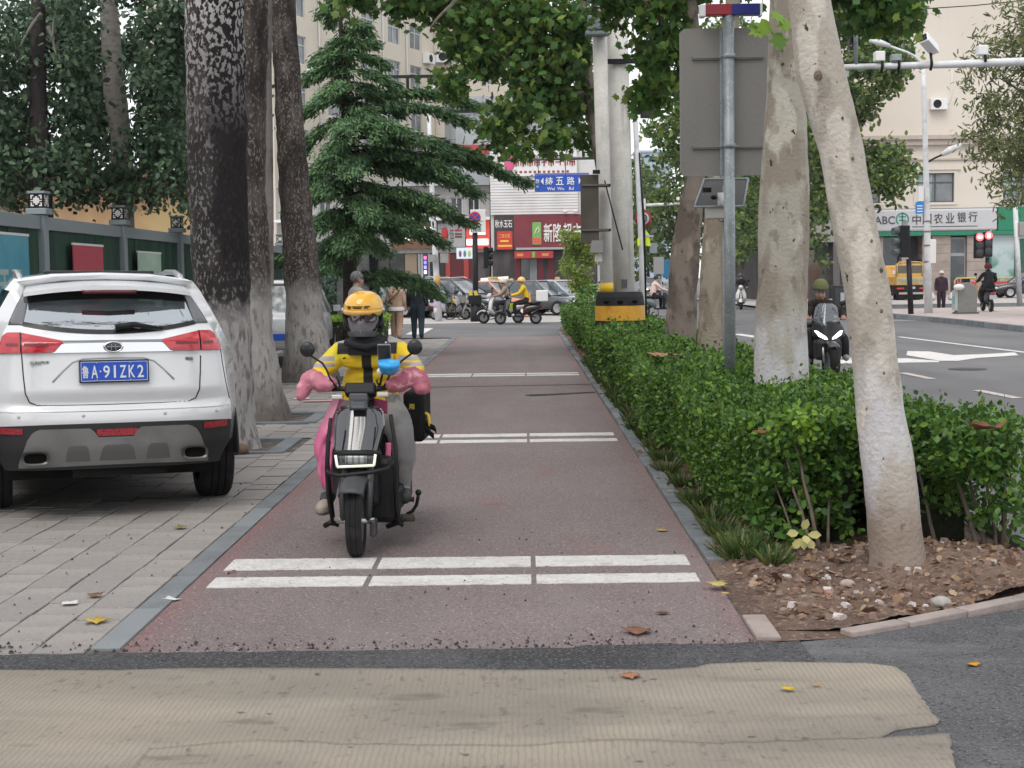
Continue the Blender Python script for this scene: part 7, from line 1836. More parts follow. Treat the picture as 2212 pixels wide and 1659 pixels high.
# ordinary cars, small in the picture
def far_car(label, color, loc, rz, L=4.5, W=1.78, H=1.48, suv_=False, taxi=False, lights=False, group='cars parked along the shops'):
 pm = M('paint_%02x%02x%02x' % tuple(int(255 * min(1, c)) for c in color), color, .25, coat=.5, var=.05)
 t = thing('parked_car', label, 'car', loc, rz, group)
 h = W / 2; zb = .26 if not suv_ else .32; belt = .88 if not suv_ else 1.02; zh = belt - .06
 y0, y1 = -L / 2, L / 2
 S_ = [(y0, .70, zb + .18, belt - .12), (y0 + .12, .88, zb + .05, belt - .01), (y0 + .6, .97, zb, belt + .02), (y0 + 1.6, 1.0, zb, belt), (y1 - 1.9, 1.0, zb, belt - .02), (y1 - 1.3, .98, zb, zh), (y1 - .5, .93, zb, zh - .10), (y1 - .12, .82, zb + .04, zh - .22), (y1, .62, zb + .14, zh - .34)]
 m = MB(); rr = []
 for (y, w, a, b) in S_:
  w *= h
  half_ = [(w * .85, a), (w, a + .12), (w, a + (b - a) * .6), (w * .965, b - .04), (w * .86, b)]
  rr.append([(x, y, z) for x, z in half_] + [(-x, y, z) for x, z in half_[::-1]])
 n = 10
 m.add([p for r_ in rr for p in r_], [(i * n + k, i * n + (k + 1) % n, (i + 1) * n + (k + 1) % n, (i + 1) * n + k) for i in range(len(rr) - 1) for k in range(n)] + [list(range(n))[::-1], [(len(rr) - 1) * n + k for k in range(n)]], True)
 m.build('body', pm, t)
 yr_b, yr_t, yf_t, yf_b = (y0 + (.35 if suv_ else .75)), (y0 + (.75 if suv_ else 1.35)), y1 - 2.05, y1 - 1.25
 wb, wt = h * .93, h * .72; zt = H
 c8 = [(-wb, yr_b, belt - .01), (wb, yr_b, belt - .01), (wb, yf_b, zh + .02), (-wb, yf_b, zh + .02), (-wt, yr_t, zt - .05), (wt, yr_t, zt - .05), (wt, yf_t, zt - .05), (-wt, yf_t, zt - .05)]
 MB().add(c8, [(0, 1, 5, 4), (1, 2, 6, 5), (2, 3, 7, 6), (3, 0, 4, 7)]).build('window_glass', M('far_car_glass', (.05, .06, .065), .05, [dict(c=(.22, .25, .26), s=1.4, lo=.45, hi=.62)], spec=.9), t)
 rf = MB()
 rf.grid(lambda u, v: (lerp(-wt, wt, u) * 1.02, lerp(yr_t - .05, yf_t + .05, v), zt - .05 + .06 * (1 - (2 * u - 1) ** 2) * (1 - (2 * v - 1) ** 2) ** .5 + .004), 8, 8)
 rf.build('roof', pm, t, solid=-.03)
 pl = MB()
 for s_ in (-1, 1):
  i = (1, 2, 6, 5) if s_ > 0 else (0, 3, 7, 4)
  pl.tube([c8[i[0]], c8[i[3]]], .045, 6); pl.tube([c8[i[1]], c8[i[2]]], .04, 6)
  mb_, mt_ = Vector(c8[i[0]]).lerp(Vector(c8[i[1]]), .48), Vector(c8[i[3]]).lerp(Vector(c8[i[2]]), .45); pl.tube([mb_, mt_], .035, 6)
 pl.build('pillar', pm, t)
 for s_ in (-1, 1):
  for y in (y0 + .85, y1 - .85):
   w_ = MB().lathe([(.18, -.1), (.29, -.1), (.31, -.07), (.31, .07), (.29, .1), (.18, .1)], 20, Matrix.Translation((s_ * (h - .10), y, .31)) @ Matrix.Rotation(PI / 2, 4, 'Y')).build('wheel', rubber, t)
   MB().lathe([(.001, s_ * .09), (.19, s_ * .105)], 14, Matrix.Translation((s_ * (h - .10), y, .31)) @ Matrix.Rotation(PI / 2, 4, 'Y')).build('rim', alloy, w_)
  MB().ball((s_ * h * .66, y1 - .16, zh - .28), (.19, .16, .075), 10, 6).build('headlight', M('headlamp_on', (.8, .8, .78), .2, emit=((1, .95, .85), 1.2)) if lights else M('headlight_glass', (.5, .52, .55), .1, coat=.5), t)
  MB().ball((s_ * h * .70, y0 + .13, belt - .16), (.17, .12, .085), 10, 6).build('tail_light', red_lens, t)
  MB().bx(min(s_ * (h + .02), s_ * (h + .17)), max(s_ * (h + .02), s_ * (h + .17)), yf_b - .35, yf_b - .22, zh + .02, zh + .15).build('door_mirror', pm, t, bevel=.02)
  if suv_: MB().tube([(s_ * wt * .96, yr_t + .05, zt + .0), (s_ * wt * .96, 0, zt + .05), (s_ * wt * .96, yf_t, zt + .0)], .025, 6).build('roof_rail', M('rail_silver', (.50, .51, .53), .3, metal=.6), t)
 MB().bx(-h * .5, h * .5, y1 - .06, y1 + .005, zb + .12, zb + .30).build('grille', black_plastic, t)
 for yy, nm in ((y1 + .012, 'front_plate'), (y0 - .012, 'rear_plate')): MB().bx(-.22, .22, yy - .006, yy + .006, .52, .64).build(nm, MATS['plate_blue_car'], t)
 if taxi: MB().bx(-.25, .25, -.2, .0, zt + .03, zt + .16).build('roof_sign', M('taxi_sign', (.5, .45, .2), .5), t, bevel=.03)
 return t
def car_at(px, Y): return (D(px, 690, Y).x, Y, .004)
far_car('white car parked beyond the pavement trees, showing as slivers beside the trunks', (.62, .63, .65), (-4.72, 28.5, 0), R(4), group='cars by the left pavement', suv_=True, H=1.62)
far_car('teal-grey car with pale roof at the left end of the parked row, behind the couple', (.09, .13, .15), car_at(838, 61), R(62), suv_=True, H=1.62)
far_car('black SUV with a red tail light right behind the navy-jacketed man', (.014, .015, .018), car_at(905, 60), R(-152), suv_=True, H=1.64, L=4.6)
far_car('dark green-black SUV with a bright windscreen beside the white lamp post', (.03, .036, .038), car_at(985, 60.5), R(-122), suv_=True, H=1.6)
far_car('salmon-orange taxi in the middle of the parked row', (.62, .24, .15), car_at(1070, 62), R(-128), taxi=True)
far_car('small black car behind the crossing scooters', (.02, .02, .022), car_at(1122, 62), R(-126))
far_car('dark grey sedan with a lit headlamp, right of the crossing scooters', (.06, .065, .07), car_at(1168, 61), R(-124), lights=True)
far_car('silver-blue sedan near the end of the hedge', (.36, .41, .46), car_at(1207, 61.5), R(-124))
far_car('red hatchback at the back right of the parked row', (.50, .06, .09), car_at(1222, 66), R(-118))
# yellow truck on the right
tr0 = D(1968, 650, 77)
tk = thing('dropside_truck', 'yellow truck with black chassis and blue lettering, parked before the bank, rear towards us', 'truck', (tr0.x, 77, .004), R(3))
ty = M('truck_yellow', (.58, .36, .085), .5, [dict(c=(.50, .24, .08), s=2, lo=.5, hi=.65)])
W_ = 52 / (FPX / 77) / 2 * 1.42
MB().bx(-W_, W_, .3, 4.5, 1.32, 2.0).build('load_bed', ty, tk, bevel=.03)
tk.scale = (.76, .76, .68)
cab = MB().bx(-W_ * .94, W_ * .94, .32, .9, 2.003, 3.02).build('cab_back', ty, tk, bevel=.06)
for s_ in (-1, 1):
 MB().bx(s_ * .56 - .42, s_ * .56 + .42, .28, .315, 2.28, 2.85).build('cab_window', M('truck_window', (.10, .085, .07), .2), cab)
 MB().tube([(s_ * W_, .3, 2.0), (s_ * W_, .3, 2.9), (s_ * W_ * .85, .3, 3.12), (0, .3, 3.14)], .04, 8).build('hoop', M('truck_rail', (.60, .42, .16), .5), tk)
 MB().bx(s_ * .8 - .25, s_ * .8 + .25, -.12, -.05, 1.0, 1.14).build('tail_light', red_lens, tk)
 w_ = MB().lathe([(.2, -.3), (.42, -.3), (.45, -.25), (.45, .25), (.42, .3), (.2, .3)], 18, Matrix.Translation((s_ * (W_ - .35), .9, .45)) @ Matrix.Rotation(PI / 2, 4, 'Y')).build('wheel', rubber, tk)
 MB().bx(s_ * (W_ - .35) - .3, s_ * (W_ - .35) + .3, -.02, .02, .2, .75).build('mud_flap', black_plastic, tk)
r_ = random.Random(2)
for k in range(7):
 x = -W_ * .85 + k * W_ * .285
 c = MB(); c.bx(x - .04, x + .04, .285, .297, 1.45, 1.88); c.bx(x - .12, x + .14, .28, .294, 1.60 + .1 * r_.random(), 1.70 + .1 * r_.random())
 c.build('letter', M('truck_letter', (.20, .33, .33), .6), tk)
MB().bx(-W_ * .92, W_ * .92, -.05, 4.3, .78, 1.31).build('chassis', M('truck_black', (.025, .02, .02), .7, var=.4), tk)
MB().bx(-W_ * .98, W_ * .98, -.16, -.06, .60, .76).build('bumper', M('truck_bumper', (.35, .31, .28), .6), tk)
MB().bx(-.25, .25, -.14, -.06, 1.02, 1.2).build('plate', M('truck_plate', (.35, .40, .45), .5), tk)
MB().lathe([(.25, -.1), (.40, -.1), (.42, 0), (.40, .1), (.25, .1)], 16, Matrix.Translation((0, -.0, .62)) @ Matrix.Rotation(PI / 2, 4, 'X')).build('spare_wheel', rubber, tk)
MB().bx(-W_ * .8, W_ * .8, 4.6, 5.9, .9, 2.9).build('cab', ty, tk, bevel=.1)
MB().bx(-W_ - .2, -W_ - .02, .6, .75, 2.2, 2.5).build('wing_mirror', letter_white, tk)
# figures
def skin_body(name, joints, edges, mats, seg_mat, parent=None, levels=2):
 """one continuous body grown round a skeleton; every face takes the material of its nearest bone"""
 names = list(joints.keys()); idx = {n: i for i, n in enumerate(names)}
 me = bpy.data.meshes.new(name)
 me.from_pydata([tuple(joints[n][0]) for n in names], [(idx[a], idx[b]) for a, b in edges], [])
 o = bpy.data.objects.new(name, me); COL.objects.link(o)
 sk = o.modifiers.new('skin', 'SKIN'); sk.use_smooth_shade = True
 lay = me.skin_vertices[0]
 for n in names:
  r = joints[n][1]
  lay.data[idx[n]].radius = r if hasattr(r, '__len__') else (r, r)
  lay.data[idx[n]].use_root = (idx[n] == 0)
 if levels:
  sb = o.modifiers.new('sub', 'SUBSURF'); sb.levels = levels; sb.render_levels = levels
 bpy.context.view_layer.update()
 dg = bpy.context.evaluated_depsgraph_get()
 m2 = bpy.data.meshes.new_from_object(o.evaluated_get(dg))
 bpy.data.objects.remove(o); bpy.data.meshes.remove(me)
 m2.name = name; m2.materials.clear()
 for m in mats: m2.materials.append(m)
 A = np.array([joints[a][0][:] for a, b in edges]); B = np.array([joints[b][0][:] for a, b in edges])
 sm = np.array([seg_mat(a, b) for a, b in edges])
 cen = np.array([p.center[:] for p in m2.polygons])
 AB = B - A; l2 = (AB ** 2).sum(1) + 1e-9
 rad = np.array([(np.mean(joints[a][1]) + np.mean(joints[b][1])) / 2 for a, b in edges])
 t = np.clip(((cen[:, None, :] - A[None]) * AB[None]).sum(2) / l2[None], 0, 1)
 d = np.linalg.norm(cen[:, None, :] - (A[None] + t[..., None] * AB[None]), axis=2) - rad[None] * .5
 m2.polygons.foreach_set('material_index', sm[d.argmin(1)].astype(np.int32))
 m2.polygons.foreach_set('use_smooth', np.ones(len(m2.polygons), dtype=bool))
 m2.update()
 ob = bpy.data.objects.new(name, m2); COL.objects.link(ob)
 if parent: ob.parent = parent
 return ob
def cloth(name, c, var=.15, rough=.9):
 return M(name, c, rough, [dict(c=tuple(x * (1 - var) for x in c), s=9, lo=.4, hi=.65)], bump=[(7, .5), (45, .15)])
V = Vector
def person(label, loc, rz, pose='stand', top=None, legs=None, shoe=None, hair=None, H=1.7, face=True, scale_w=1.0, group=None, hat=None, helmet=None, lean=0.0):
 t = thing('person', label, 'person', loc, rz, group)
 k = H / 1.7
 if pose in ('stand', 'walk'):
  w = pose == 'walk'
  J = dict(pelvis=(V((0, 0, .93)), (.165, .12)), belly=(V((0, -.01, 1.08)), (.165, .125)), chest=(V((0, -.01, 1.28)), (.19, .13)), collar=(V((0, -.015, 1.41)), (.12, .09)), neck=(V((0, .0, 1.48)), .058), jaw=(V((0, .02, 1.545)), .074), skull=(V((0, .01, 1.625)), (.084, .098)),
     nose=(V((0, .108, 1.572)), .014),
     shL=(V((-.185, -.01, 1.385)), .078), elL=(V((-.235, -.04, 1.12)), .058), wrL=(V((-.245, .05, .90)), .042), haL=(V((-.245, .075, .82)), .036),
     shR=(V((.185, -.01, 1.385)), .078), elR=(V((.235, -.04, 1.12)), .058), wrR=(V((.245, .05, .90)), .042), haR=(V((.245, .075, .82)), .036),
     hiL=(V((-.09, 0, .86)), .11), knL=(V((-.10, .14 if w else .02, .49)), .078), anL=(V((-.10, .10 if w else -.01, .09)), .058), toL=(V((-.105, .24 if w else .13, .045)), .042),
     hiR=(V((.09, 0, .86)), .11), knR=(V((.10, .0 if w else .02, .48)), .078), anR=(V((.10, -.20 if w else -.01, .12 if w else .09)), .058), toR=(V((.105, -.08 if w else .13, .045)), .042))
 else:
  J = dict(pelvis=(V((0, -.32, .82)), (.17, .14)), belly=(V((0, -.28, .97)), (.165, .13)), chest=(V((0, -.20 + lean, 1.16)), (.19, .135)), collar=(V((0, -.17 + lean, 1.30)), (.12, .09)), neck=(V((0, -.14 + lean, 1.37)), .058), jaw=(V((0, -.10 + lean, 1.44)), .074), skull=(V((0, -.115 + lean, 1.52)), (.084, .098)),
     nose=(V((0, -.012 + lean, 1.465)), .014),
     shL=(V((-.185, -.18 + lean, 1.275)), .078), elL=(V((-.29, .0, 1.08)), .058), wrL=(V((-.29, .24, 1.02)), .042), haL=(V((-.28, .31, 1.02)), .036),
     shR=(V((.185, -.18 + lean, 1.275)), .078), elR=(V((.29, .0, 1.08)), .058), wrR=(V((.29, .24, 1.02)), .042), haR=(V((.28, .31, 1.02)), .036),
     hiL=(V((-.11, -.26, .80)), .115), knL=(V((-.17, .16, .74)), .088), anL=(V((-.14, .13, .35)), .056), toL=(V((-.15, .27, .31)), .042),
     hiR=(V((.11, -.26, .80)), .115), knR=(V((.17, .16, .74)), .088), anR=(V((.14, .13, .35)), .056), toR=(V((.15, .27, .31)), .042))
 for n in J:
  r = J[n][1]; r = r if hasattr(r, '__len__') else (r, r)
  J[n] = (J[n][0] * k, tuple(x * k * scale_w for x in r) if n not in ('skull', 'jaw', 'neck', 'nose') else tuple(x * k for x in r))
 E = [('pelvis', 'belly'), ('belly', 'chest'), ('chest', 'collar'), ('collar', 'neck'), ('neck', 'jaw'), ('jaw', 'skull'), ('jaw', 'nose'), ('collar', 'shL'), ('shL', 'elL'), ('elL', 'wrL'), ('wrL', 'haL'), ('collar', 'shR'), ('shR', 'elR'), ('elR', 'wrR'), ('wrR', 'haR'),
   ('pelvis', 'hiL'), ('hiL', 'knL'), ('knL', 'anL'), ('anL', 'toL'), ('pelvis', 'hiR'), ('hiR', 'knR'), ('knR', 'anR'), ('anR', 'toR')]
 def sm(a, b):
  if b in ('jaw', 'skull', 'nose', 'haL', 'haR') or (a, b) == ('neck', 'jaw'): return 0
  if b in ('hiL', 'knL', 'anL', 'hiR', 'knR', 'anR'): return 2
  if b in ('toL', 'toR'): return 3
  return 1
 bo = skin_body('body', J, E, [skin_m, top or cloth('plain_jacket', (.1, .1, .1)), legs or cloth('plain_trousers', (.03, .03, .035)), shoe or M('shoe_dark', (.03, .03, .032), .6)], sm, t)
 hc = J['skull'][0]
 if hair:
  MB().lathe([(.093 * k * math.cos(a), .10 * k * math.sin(a)) for a in np.linspace(-.35, PI / 2 - .02, 9)], 18, Matrix.Translation(hc + V((0, -.018 * k, .012 * k))) @ Matrix.Rotation(R(20), 4, 'X') @ Matrix.Diagonal((1, 1.15, 1.05, 1))).build('hair', hair, t)
 if hat:
  MB().lathe([(.108 * k * math.cos(a) ** .7, .125 * k * math.sin(a)) for a in np.linspace(-.1, PI / 2 - .02, 9)], 18, Matrix.Translation(hc + V((0, -.012 * k, .015 * k))) @ Matrix.Rotation(R(8), 4, 'X') @ Matrix.Diagonal((1, 1.12, 1.05, 1))).build('knit_hat', hat, t, solid=.008)
 if helmet:
  hm = MB().lathe([(.125 * k * math.cos(a), .135 * k * math.sin(a)) for a in np.linspace(-.25, PI / 2 - .02, 10)], 20, Matrix.Translation(hc + V((0, -.01 * k, .01 * k))) @ Matrix.Rotation(R(8), 4, 'X') @ Matrix.Diagonal((1, 1.12, 1, 1))).build('helmet', helmet, t, solid=.008)
 if face:
  for s_ in (-1, 1):
   MB().ball(hc + V((s_ * .032 * k, .086 * k, -.035 * k)), (.013 * k, .01 * k, .008 * k), 8, 6).build('eye', hair_black, t)
   MB().ball(hc + V((s_ * .084 * k, .0, -.04 * k)), (.014 * k, .024 * k, .034 * k), 8, 6).build('ear', skin_m, t)
  MB().ball(hc + V((0, .088 * k, -.095 * k)), (.026 * k, .01 * k, .008 * k), 8, 6).build('mouth', M('lips', (.30, .10, .09), .5), t)
  MB().box(hc + V((-.033 * k, .094 * k, -.015 * k)), (.035 * k, .008 * k, .008 * k)).build('eyebrow', hair_black, t); MB().box(hc + V((.033 * k, .094 * k, -.015 * k)), (.035 * k, .008 * k, .008 * k)).build('eyebrow', hair_black, t)
 for s_, h_, wq in ((-1, 'haL', 'wrL'), (1, 'haR', 'wrR')):
  hp, wp_ = J[h_][0], J[wq][0]; d = (hp - wp_).normalized()
  side = V((0, 1, 0)) if pose in ('stand', 'walk') else V((s_, 0, 0))
  curl = V((-s_, 0, 0)) if pose in ('stand', 'walk') else V((0, 0, -1))
  f = MB()
  for q in range(4):
   b = hp + d * .022 * k + side * (q - 1.5) * .017 * k; ln = (.058, .068, .064, .05)[q] * k
   MB().tube([b, b + d * ln * .5 + curl * .006, b + d * ln * .85 + curl * ln * .5], [.0095 * k, .009 * k, .007 * k], 6).build('finger', skin_m, t)
  b = hp + side * .03 * k
  MB().tube([b, b + side * .02 * k + d * .02 * k, b + side * .02 * k + d * .045 * k + curl * .01], [.011 * k, .010 * k, .008 * k], 6).build('thumb', skin_m, t)
 return t
def scooter(label, loc, rz, color, s=1.0, seat=None, box=None, group=None, lamp=True, wheel_r=.21, plate=None, screen=False):
 """step-through scooter, forward = +y"""
 t = thing('electric_scooter', label, 'scooter', loc, rz, group); t.scale = (s, s, s)
 pm = color
 for y, nm in ((.62, 'front_wheel'), (-.60, 'rear_wheel')):
  mx = Matrix.Translation((0, y, wheel_r)) @ Matrix.Rotation(PI / 2, 4, 'Y')
  w = MB().lathe([(wheel_r * .62, -.045), (wheel_r * .86, -.052), (wheel_r * .97, -.03), (wheel_r, 0), (wheel_r * .97, .03), (wheel_r * .86, .052), (wheel_r * .62, .045)], 24, mx).build(nm, rubber, t)
  MB().lathe([(.001, -.04), (wheel_r * .62, -.046)], 18, mx).lathe([(.001, .04), (wheel_r * .62, .046)], 18, mx).build('rim', M('scooter_rim', (.22, .22, .22), .4, metal=.6), w)
 MB().lathe([(wheel_r + .035, -.07), (wheel_r + .05, -.05), (wheel_r + .055, 0), (wheel_r + .05, .05), (wheel_r + .035, .07)], 16, Matrix.Translation((0, .62, wheel_r)) @ Matrix.Rotation(PI / 2, 4, 'Y'), a0=R(115), a1=R(235)).build('front_fender', pm, t, solid=.01)
 for x in (-.075, .075): MB().tube([(x, .62, wheel_r), (x * .9, .50, .52), (x * .4, .42, .78)], .02, 8).build('fork_leg', black_plastic, t)
 sh = MB()
 def shp(u, v):
  z = lerp(.30, .92, v); w = interp(v, [0, .25, .6, 1], [.17, .24, .23, .13]); a = (u * 2 - 1)
  y = interp(v, [0, .3, .7, 1], [.33, .47, .44, .36]) - .13 * a * a
  return (w * a, y, z)
 sh.grid(shp, 12, 12); sh.build('leg_shield', pm, t, solid=.03)
 MB().bx(-.15, .15, -.16, .36, .25, .31).build('floorboard', black_plastic, t, bevel=.02)
 bd = MB()
 def bdp(u, v):
  y = lerp(-.16, -.82, v); w = interp(v, [0, .2, .7, 1], [.13, .17, .15, .07]); zt = interp(v, [0, .15, .6, 1], [.60, .68, .70, .66]); zb = interp(v, [0, .3, .7, 1], [.28, .36, .48, .56])
  a = 2 * PI * u; return (w * math.cos(a), y, (zt + zb) / 2 + (zt - zb) / 2 * math.sin(a))
 bd.grid(bdp, 18, 10)
 n = 18
 bd.add([bdp(i / n, 0) for i in range(n)], [list(range(n))]); bd.add([bdp(i / n, 1) for i in range(n)], [list(range(n))[::-1]])
 bd.build('rear_body', pm, t)
 MB().bx(-.13, .13, -.78, -.10, .69, .76).build('seat', seat or black_plastic, t, bevel=.03)
 MB().tube([(0, .40, .80), (0, .34, 1.0)], .03, 8).build('stem', black_plastic, t)
 hb = MB().tube([(-.33, .27, 1.03), (-.2, .31, 1.02), (0, .34, 1.0), (.2, .31, 1.02), (.33, .27, 1.03)], .016, 8).build('handlebar', black_plastic, t)
 MB().ball((0, .40, .97), (.11, .09, .10), 12, 8).build('headlight_cowl', pm, t)
 if lamp: MB().ball((0, .475, .965), (.06, .03, .05), 10, 6).build('headlight', M('headlight_glass', (.5, .52, .55), .1, coat=.5), t)
 for x in (-1, 1):
  MB().tube([(x * .26, .30, 1.03), (x * .31, .30, 1.20)], .007, 6).build('mirror_stem', black_plastic, t)
  MB().ball((x * .32, .30, 1.24), (.055, .02, .05), 10, 6).build('mirror', black_plastic, t)
 MB().bx(-.07, .07, -.86, -.80, .58, .64).build('tail_light', red_lens, t)
 MB().tube([(0, -.35, .38), (0, -.60, wheel_r)], [.07, .045], 8).build('swing_arm', black_plastic, t)
 MB().tube([(.0, -.05, .26), (.16, -.1, .06), (.2, -.12, .02)], .014, 6).build('side_stand', black_plastic, t)
 if plate: MB().bx(-.11, .11, -.90, -.885, .42, .56).build('number_plate', plate, t)
 if box: MB().bx(-.21, .21, -1.02, -.62, .78, 1.16).build('top_box', box, t, bevel=.03)
 return t
# rider in yellow coming towards us
YO = 8.3
so_ = D(580.6 + .4 * 475, 1202, YO); so_ = V((so_.x, YO, 0))
srz = R(-3.2)
Minv = (Matrix.Translation(so_) @ Matrix.Rotation(srz, 4, 'Z')).inverted()
def s(xc, yc, y=0.0):
 """point of the enlarged rider picture at local depth y behind the front wheel"""
 return Minv @ D(580.6 + .4 * xc, 580.6 + .4 * yc, YO + y)
sc = thing('delivery_scooter', 'black electric scooter ridden towards us along the red lane, pink mitts on its bar', 'scooter', so_, srz)
gloss = M('scooter_black_gloss', (.016, .018, .022), .10, coat=.9, spec=.8)
satin = M('scooter_black_satin', (.013, .013, .0145), .5, var=.3, spec=.3)
pipe = M('guard_pipe', (.012, .012, .013), .45, var=.3, spec=.3)
rw = .212
def big_wheel(y, x, name):
 mx = Matrix.Translation((x, y, rw)) @ Matrix.Rotation(R(4.5) if y == 0 else 0, 4, 'Z') @ Matrix.Rotation(PI / 2, 4, 'Y')
 w = MB().lathe([(rw * .60, -.036), (rw * .76, -.045), (rw * .87, -.046), (rw * .95, -.036), (rw * .99, -.018), (rw, 0), (rw * .99, .018), (rw * .95, .036), (rw * .87, .046), (rw * .76, .045), (rw * .60, .036)], 36, mx).build(name, rubber, sc)
 g = MB()
 for zz in (-.015, 0, .015): g.lathe([(rw * .992, zz - .002), (rw * 1.001 - abs(zz) * .06, zz), (rw * .992, zz + .002)], 36, mx)
 g.build('tread_groove', M('groove_black', (.004, .004, .004), 1), w)
 MB().lathe([(.001, -.036), (rw * .60, -.036)], 20, mx).lathe([(.001, .036), (rw * .60, .036)], 20, mx).build('rim', M('scooter_rim', (.22, .22, .22), .4, metal=.6), w)
big_wheel(0, .0, 'front_wheel'); big_wheel(1.22, .03, 'rear_wheel')
MB().lathe([(.222, -.068), (.246, -.064), (.258, -.04), (.262, 0), (.258, .04), (.246, .064), (.222, .068)], 20, Matrix.Translation((.0, 0, rw)) @ Matrix.Rotation(PI / 2, 4, 'Y'), a0=R(105), a1=R(224)).build('front_fender', M('fender_grey', (.045, .047, .05), .45, var=.2), sc, solid=.008)
for x in (-1, 1):
 MB().tube([(x * .074, 0, rw), (x * .08, .02, .40), (x * .07, .16, .56)], [.02, .024, .022], 10).build('fork_leg', M('fork_grey', (.06, .062, .066), .4, metal=.4), sc)
MB().bx(.085, .12, -.03, .06, .12, .22).build('brake_caliper', M('fork_grey', (.06, .062, .066), .4, metal=.4), sc, bevel=.01)
MB().cyl((-.11, 0, rw), (.11, 0, rw), .018, n=10).build('axle', alloy, sc)
# front panel
fp = MB()
def fpp(u, v):
 a = 2 * u - 1
 yc = lerp(995, 742, v); xl, xr = interp(yc, [742, 775, 850, 995], [392, 362, 352, 345]), interp(yc, [742, 775, 850, 995], [598, 622, 628, 592])
 p = s(lerp(xl, xr, u), yc, lerp(.10, .24, v) + .06 * abs(a) ** 2.5)
 return p
fp.grid(fpp, 18, 16); fp.build('front_panel', gloss, sc, solid=-.03)
MB().grid(lambda u, v: s(lerp(lerp(352, 345, v), lerp(588, 594, v), u), lerp(1082, 990, v), .07 + .05 * abs(2 * u - 1) ** 3 + .02 * (1 - v)), 14, 6).build('nose', satin, sc, solid=-.05)
MB().grid(lambda u, v: s(lerp(lerp(425, 352, v), lerp(545, 588, v), u), lerp(1150, 1084, v), .10 + .06 * abs(2 * u - 1) ** 2), 10, 5).build('nose_chin', satin, sc, solid=-.06)
led = M('daylight_strip', (.75, .78, .66), .3, emit=((.95, 1.0, .80), .35))
hl_ = MB().grid(lambda u, v: s(lerp(372, 572, u), lerp(1066, 1010, v), .052 + .03 * abs(2 * u - 1) ** 3), 8, 3).build('headlight_housing', M('lamp_housing_dark', (.05, .055, .055), .2, coat=.6), sc, solid=-.01)
for pts in ([(360, 1006), (370, 1070)], [(370, 1070), (568, 1062)], [(568, 1062), (576, 1002)]):
 a, b = pts; m = MB(); m.tube([s(lerp(a[0], b[0], k / 4), lerp(a[1], b[1], k / 4), .045 + .03 * abs((lerp(a[0], b[0], k / 4) - 468) / 110) ** 3) for k in range(5)], .0085, 6); m.build('light_strip', led, hl_)
MB().grid(lambda u, v: s(lerp(412, 528, u), lerp(1052, 1010, v), .042), 8, 3).build('lens', M('lens_grey', (.33, .35, .35), .15, [dict(c=(.16, .17, .17), k='wave', s=9, st=(1, 0, 0), d=0, lo=.6, hi=.8)], coat=.7), hl_, solid=-.008)
MB().bx(-.13, .12, .16, .30, .26, .62).build('steering_cover', satin, sc, bevel=.04)
MB().bx(-.02, .21, .24, .95, .20, .36).build('floorboard', satin, sc, bevel=.03)
MB().bx(-.15, .02, .26, .95, .22, .31).build('floorboard', satin, sc, bevel=.03)
MB().bx(.03, .20, .20, .32, .16, .56).build('side_cover', satin, sc, bevel=.04)
MB().bx(-.15, .20, .62, 1.30, .34, .70).build('rear_body', gloss, sc, bevel=.07, seg=3)
MB().bx(-.14, .19, .60, 1.35, .702, .78).build('seat', satin, sc, bevel=.03)
MB().tube([(.05, .7, .3), (.05, 1.22, rw)], .05, 8).build('swing_arm', satin, sc)
# guard bars
def pipe_(pts, r=.0125, nm='guard_bar'): return MB().tube([s(*p) for p in pts], r, 8).build(nm, pipe, sc)
pipe_([(335, 808, .13), (332, 830, .12), (318, 960, .08), (312, 1080, .06), (322, 1230, .10), (345, 1370, .16), (372, 1385, .2)])
pipe_([(328, 930, .2), (322, 980, .18), (320, 1040, .12), (330, 1180, .14), (350, 1340, .2)], .010)
pipe_([(658, 788, .13), (664, 830, .12), (684, 960, .08), (692, 1080, .07), (690, 1250, .1), (700, 1370, .18), (722, 1385, .2)])
pipe_([(668, 930, .2), (672, 980, .18), (676, 1040, .14), (680, 1200, .16), (690, 1340, .2)], .010)
pipe_([(314, 1085, .06), (325, 1105, .02), (380, 1118, .0), (460, 1110, -.01), (560, 1098, .0), (640, 1080, .03), (660, 1062, .07), (668, 1040, .1)])
pipe_([(302, 1388, .22), (330, 1372, .2), (360, 1376, .2)], .016, 'foot_peg'); pipe_([(640, 1392, .3), (720, 1360, .26), (735, 1340, .26)], .016, 'foot_peg')
MB().box((0, 0, 0), (.11, .10, .035)).build('pedal', M('pedal_brown', (.06, .045, .035), .7), sc, loc=s(740, 1345, .35), rot=(0, 0, .2), bevel=.01)
pipe_([(745, 1325, .55), (775, 1310, .55), (798, 1275, .55), (806, 1235, .55), (808, 1215, .55)], .011, 'kick_lever')
MB().ball(s(808, 1208, .55), .02, 10, 8).build('lever_knob', satin, sc)
MB().tube([s(735, 1245, .5), s(785, 1245, .5)], .016, 8).build('foot_peg', pipe, sc)
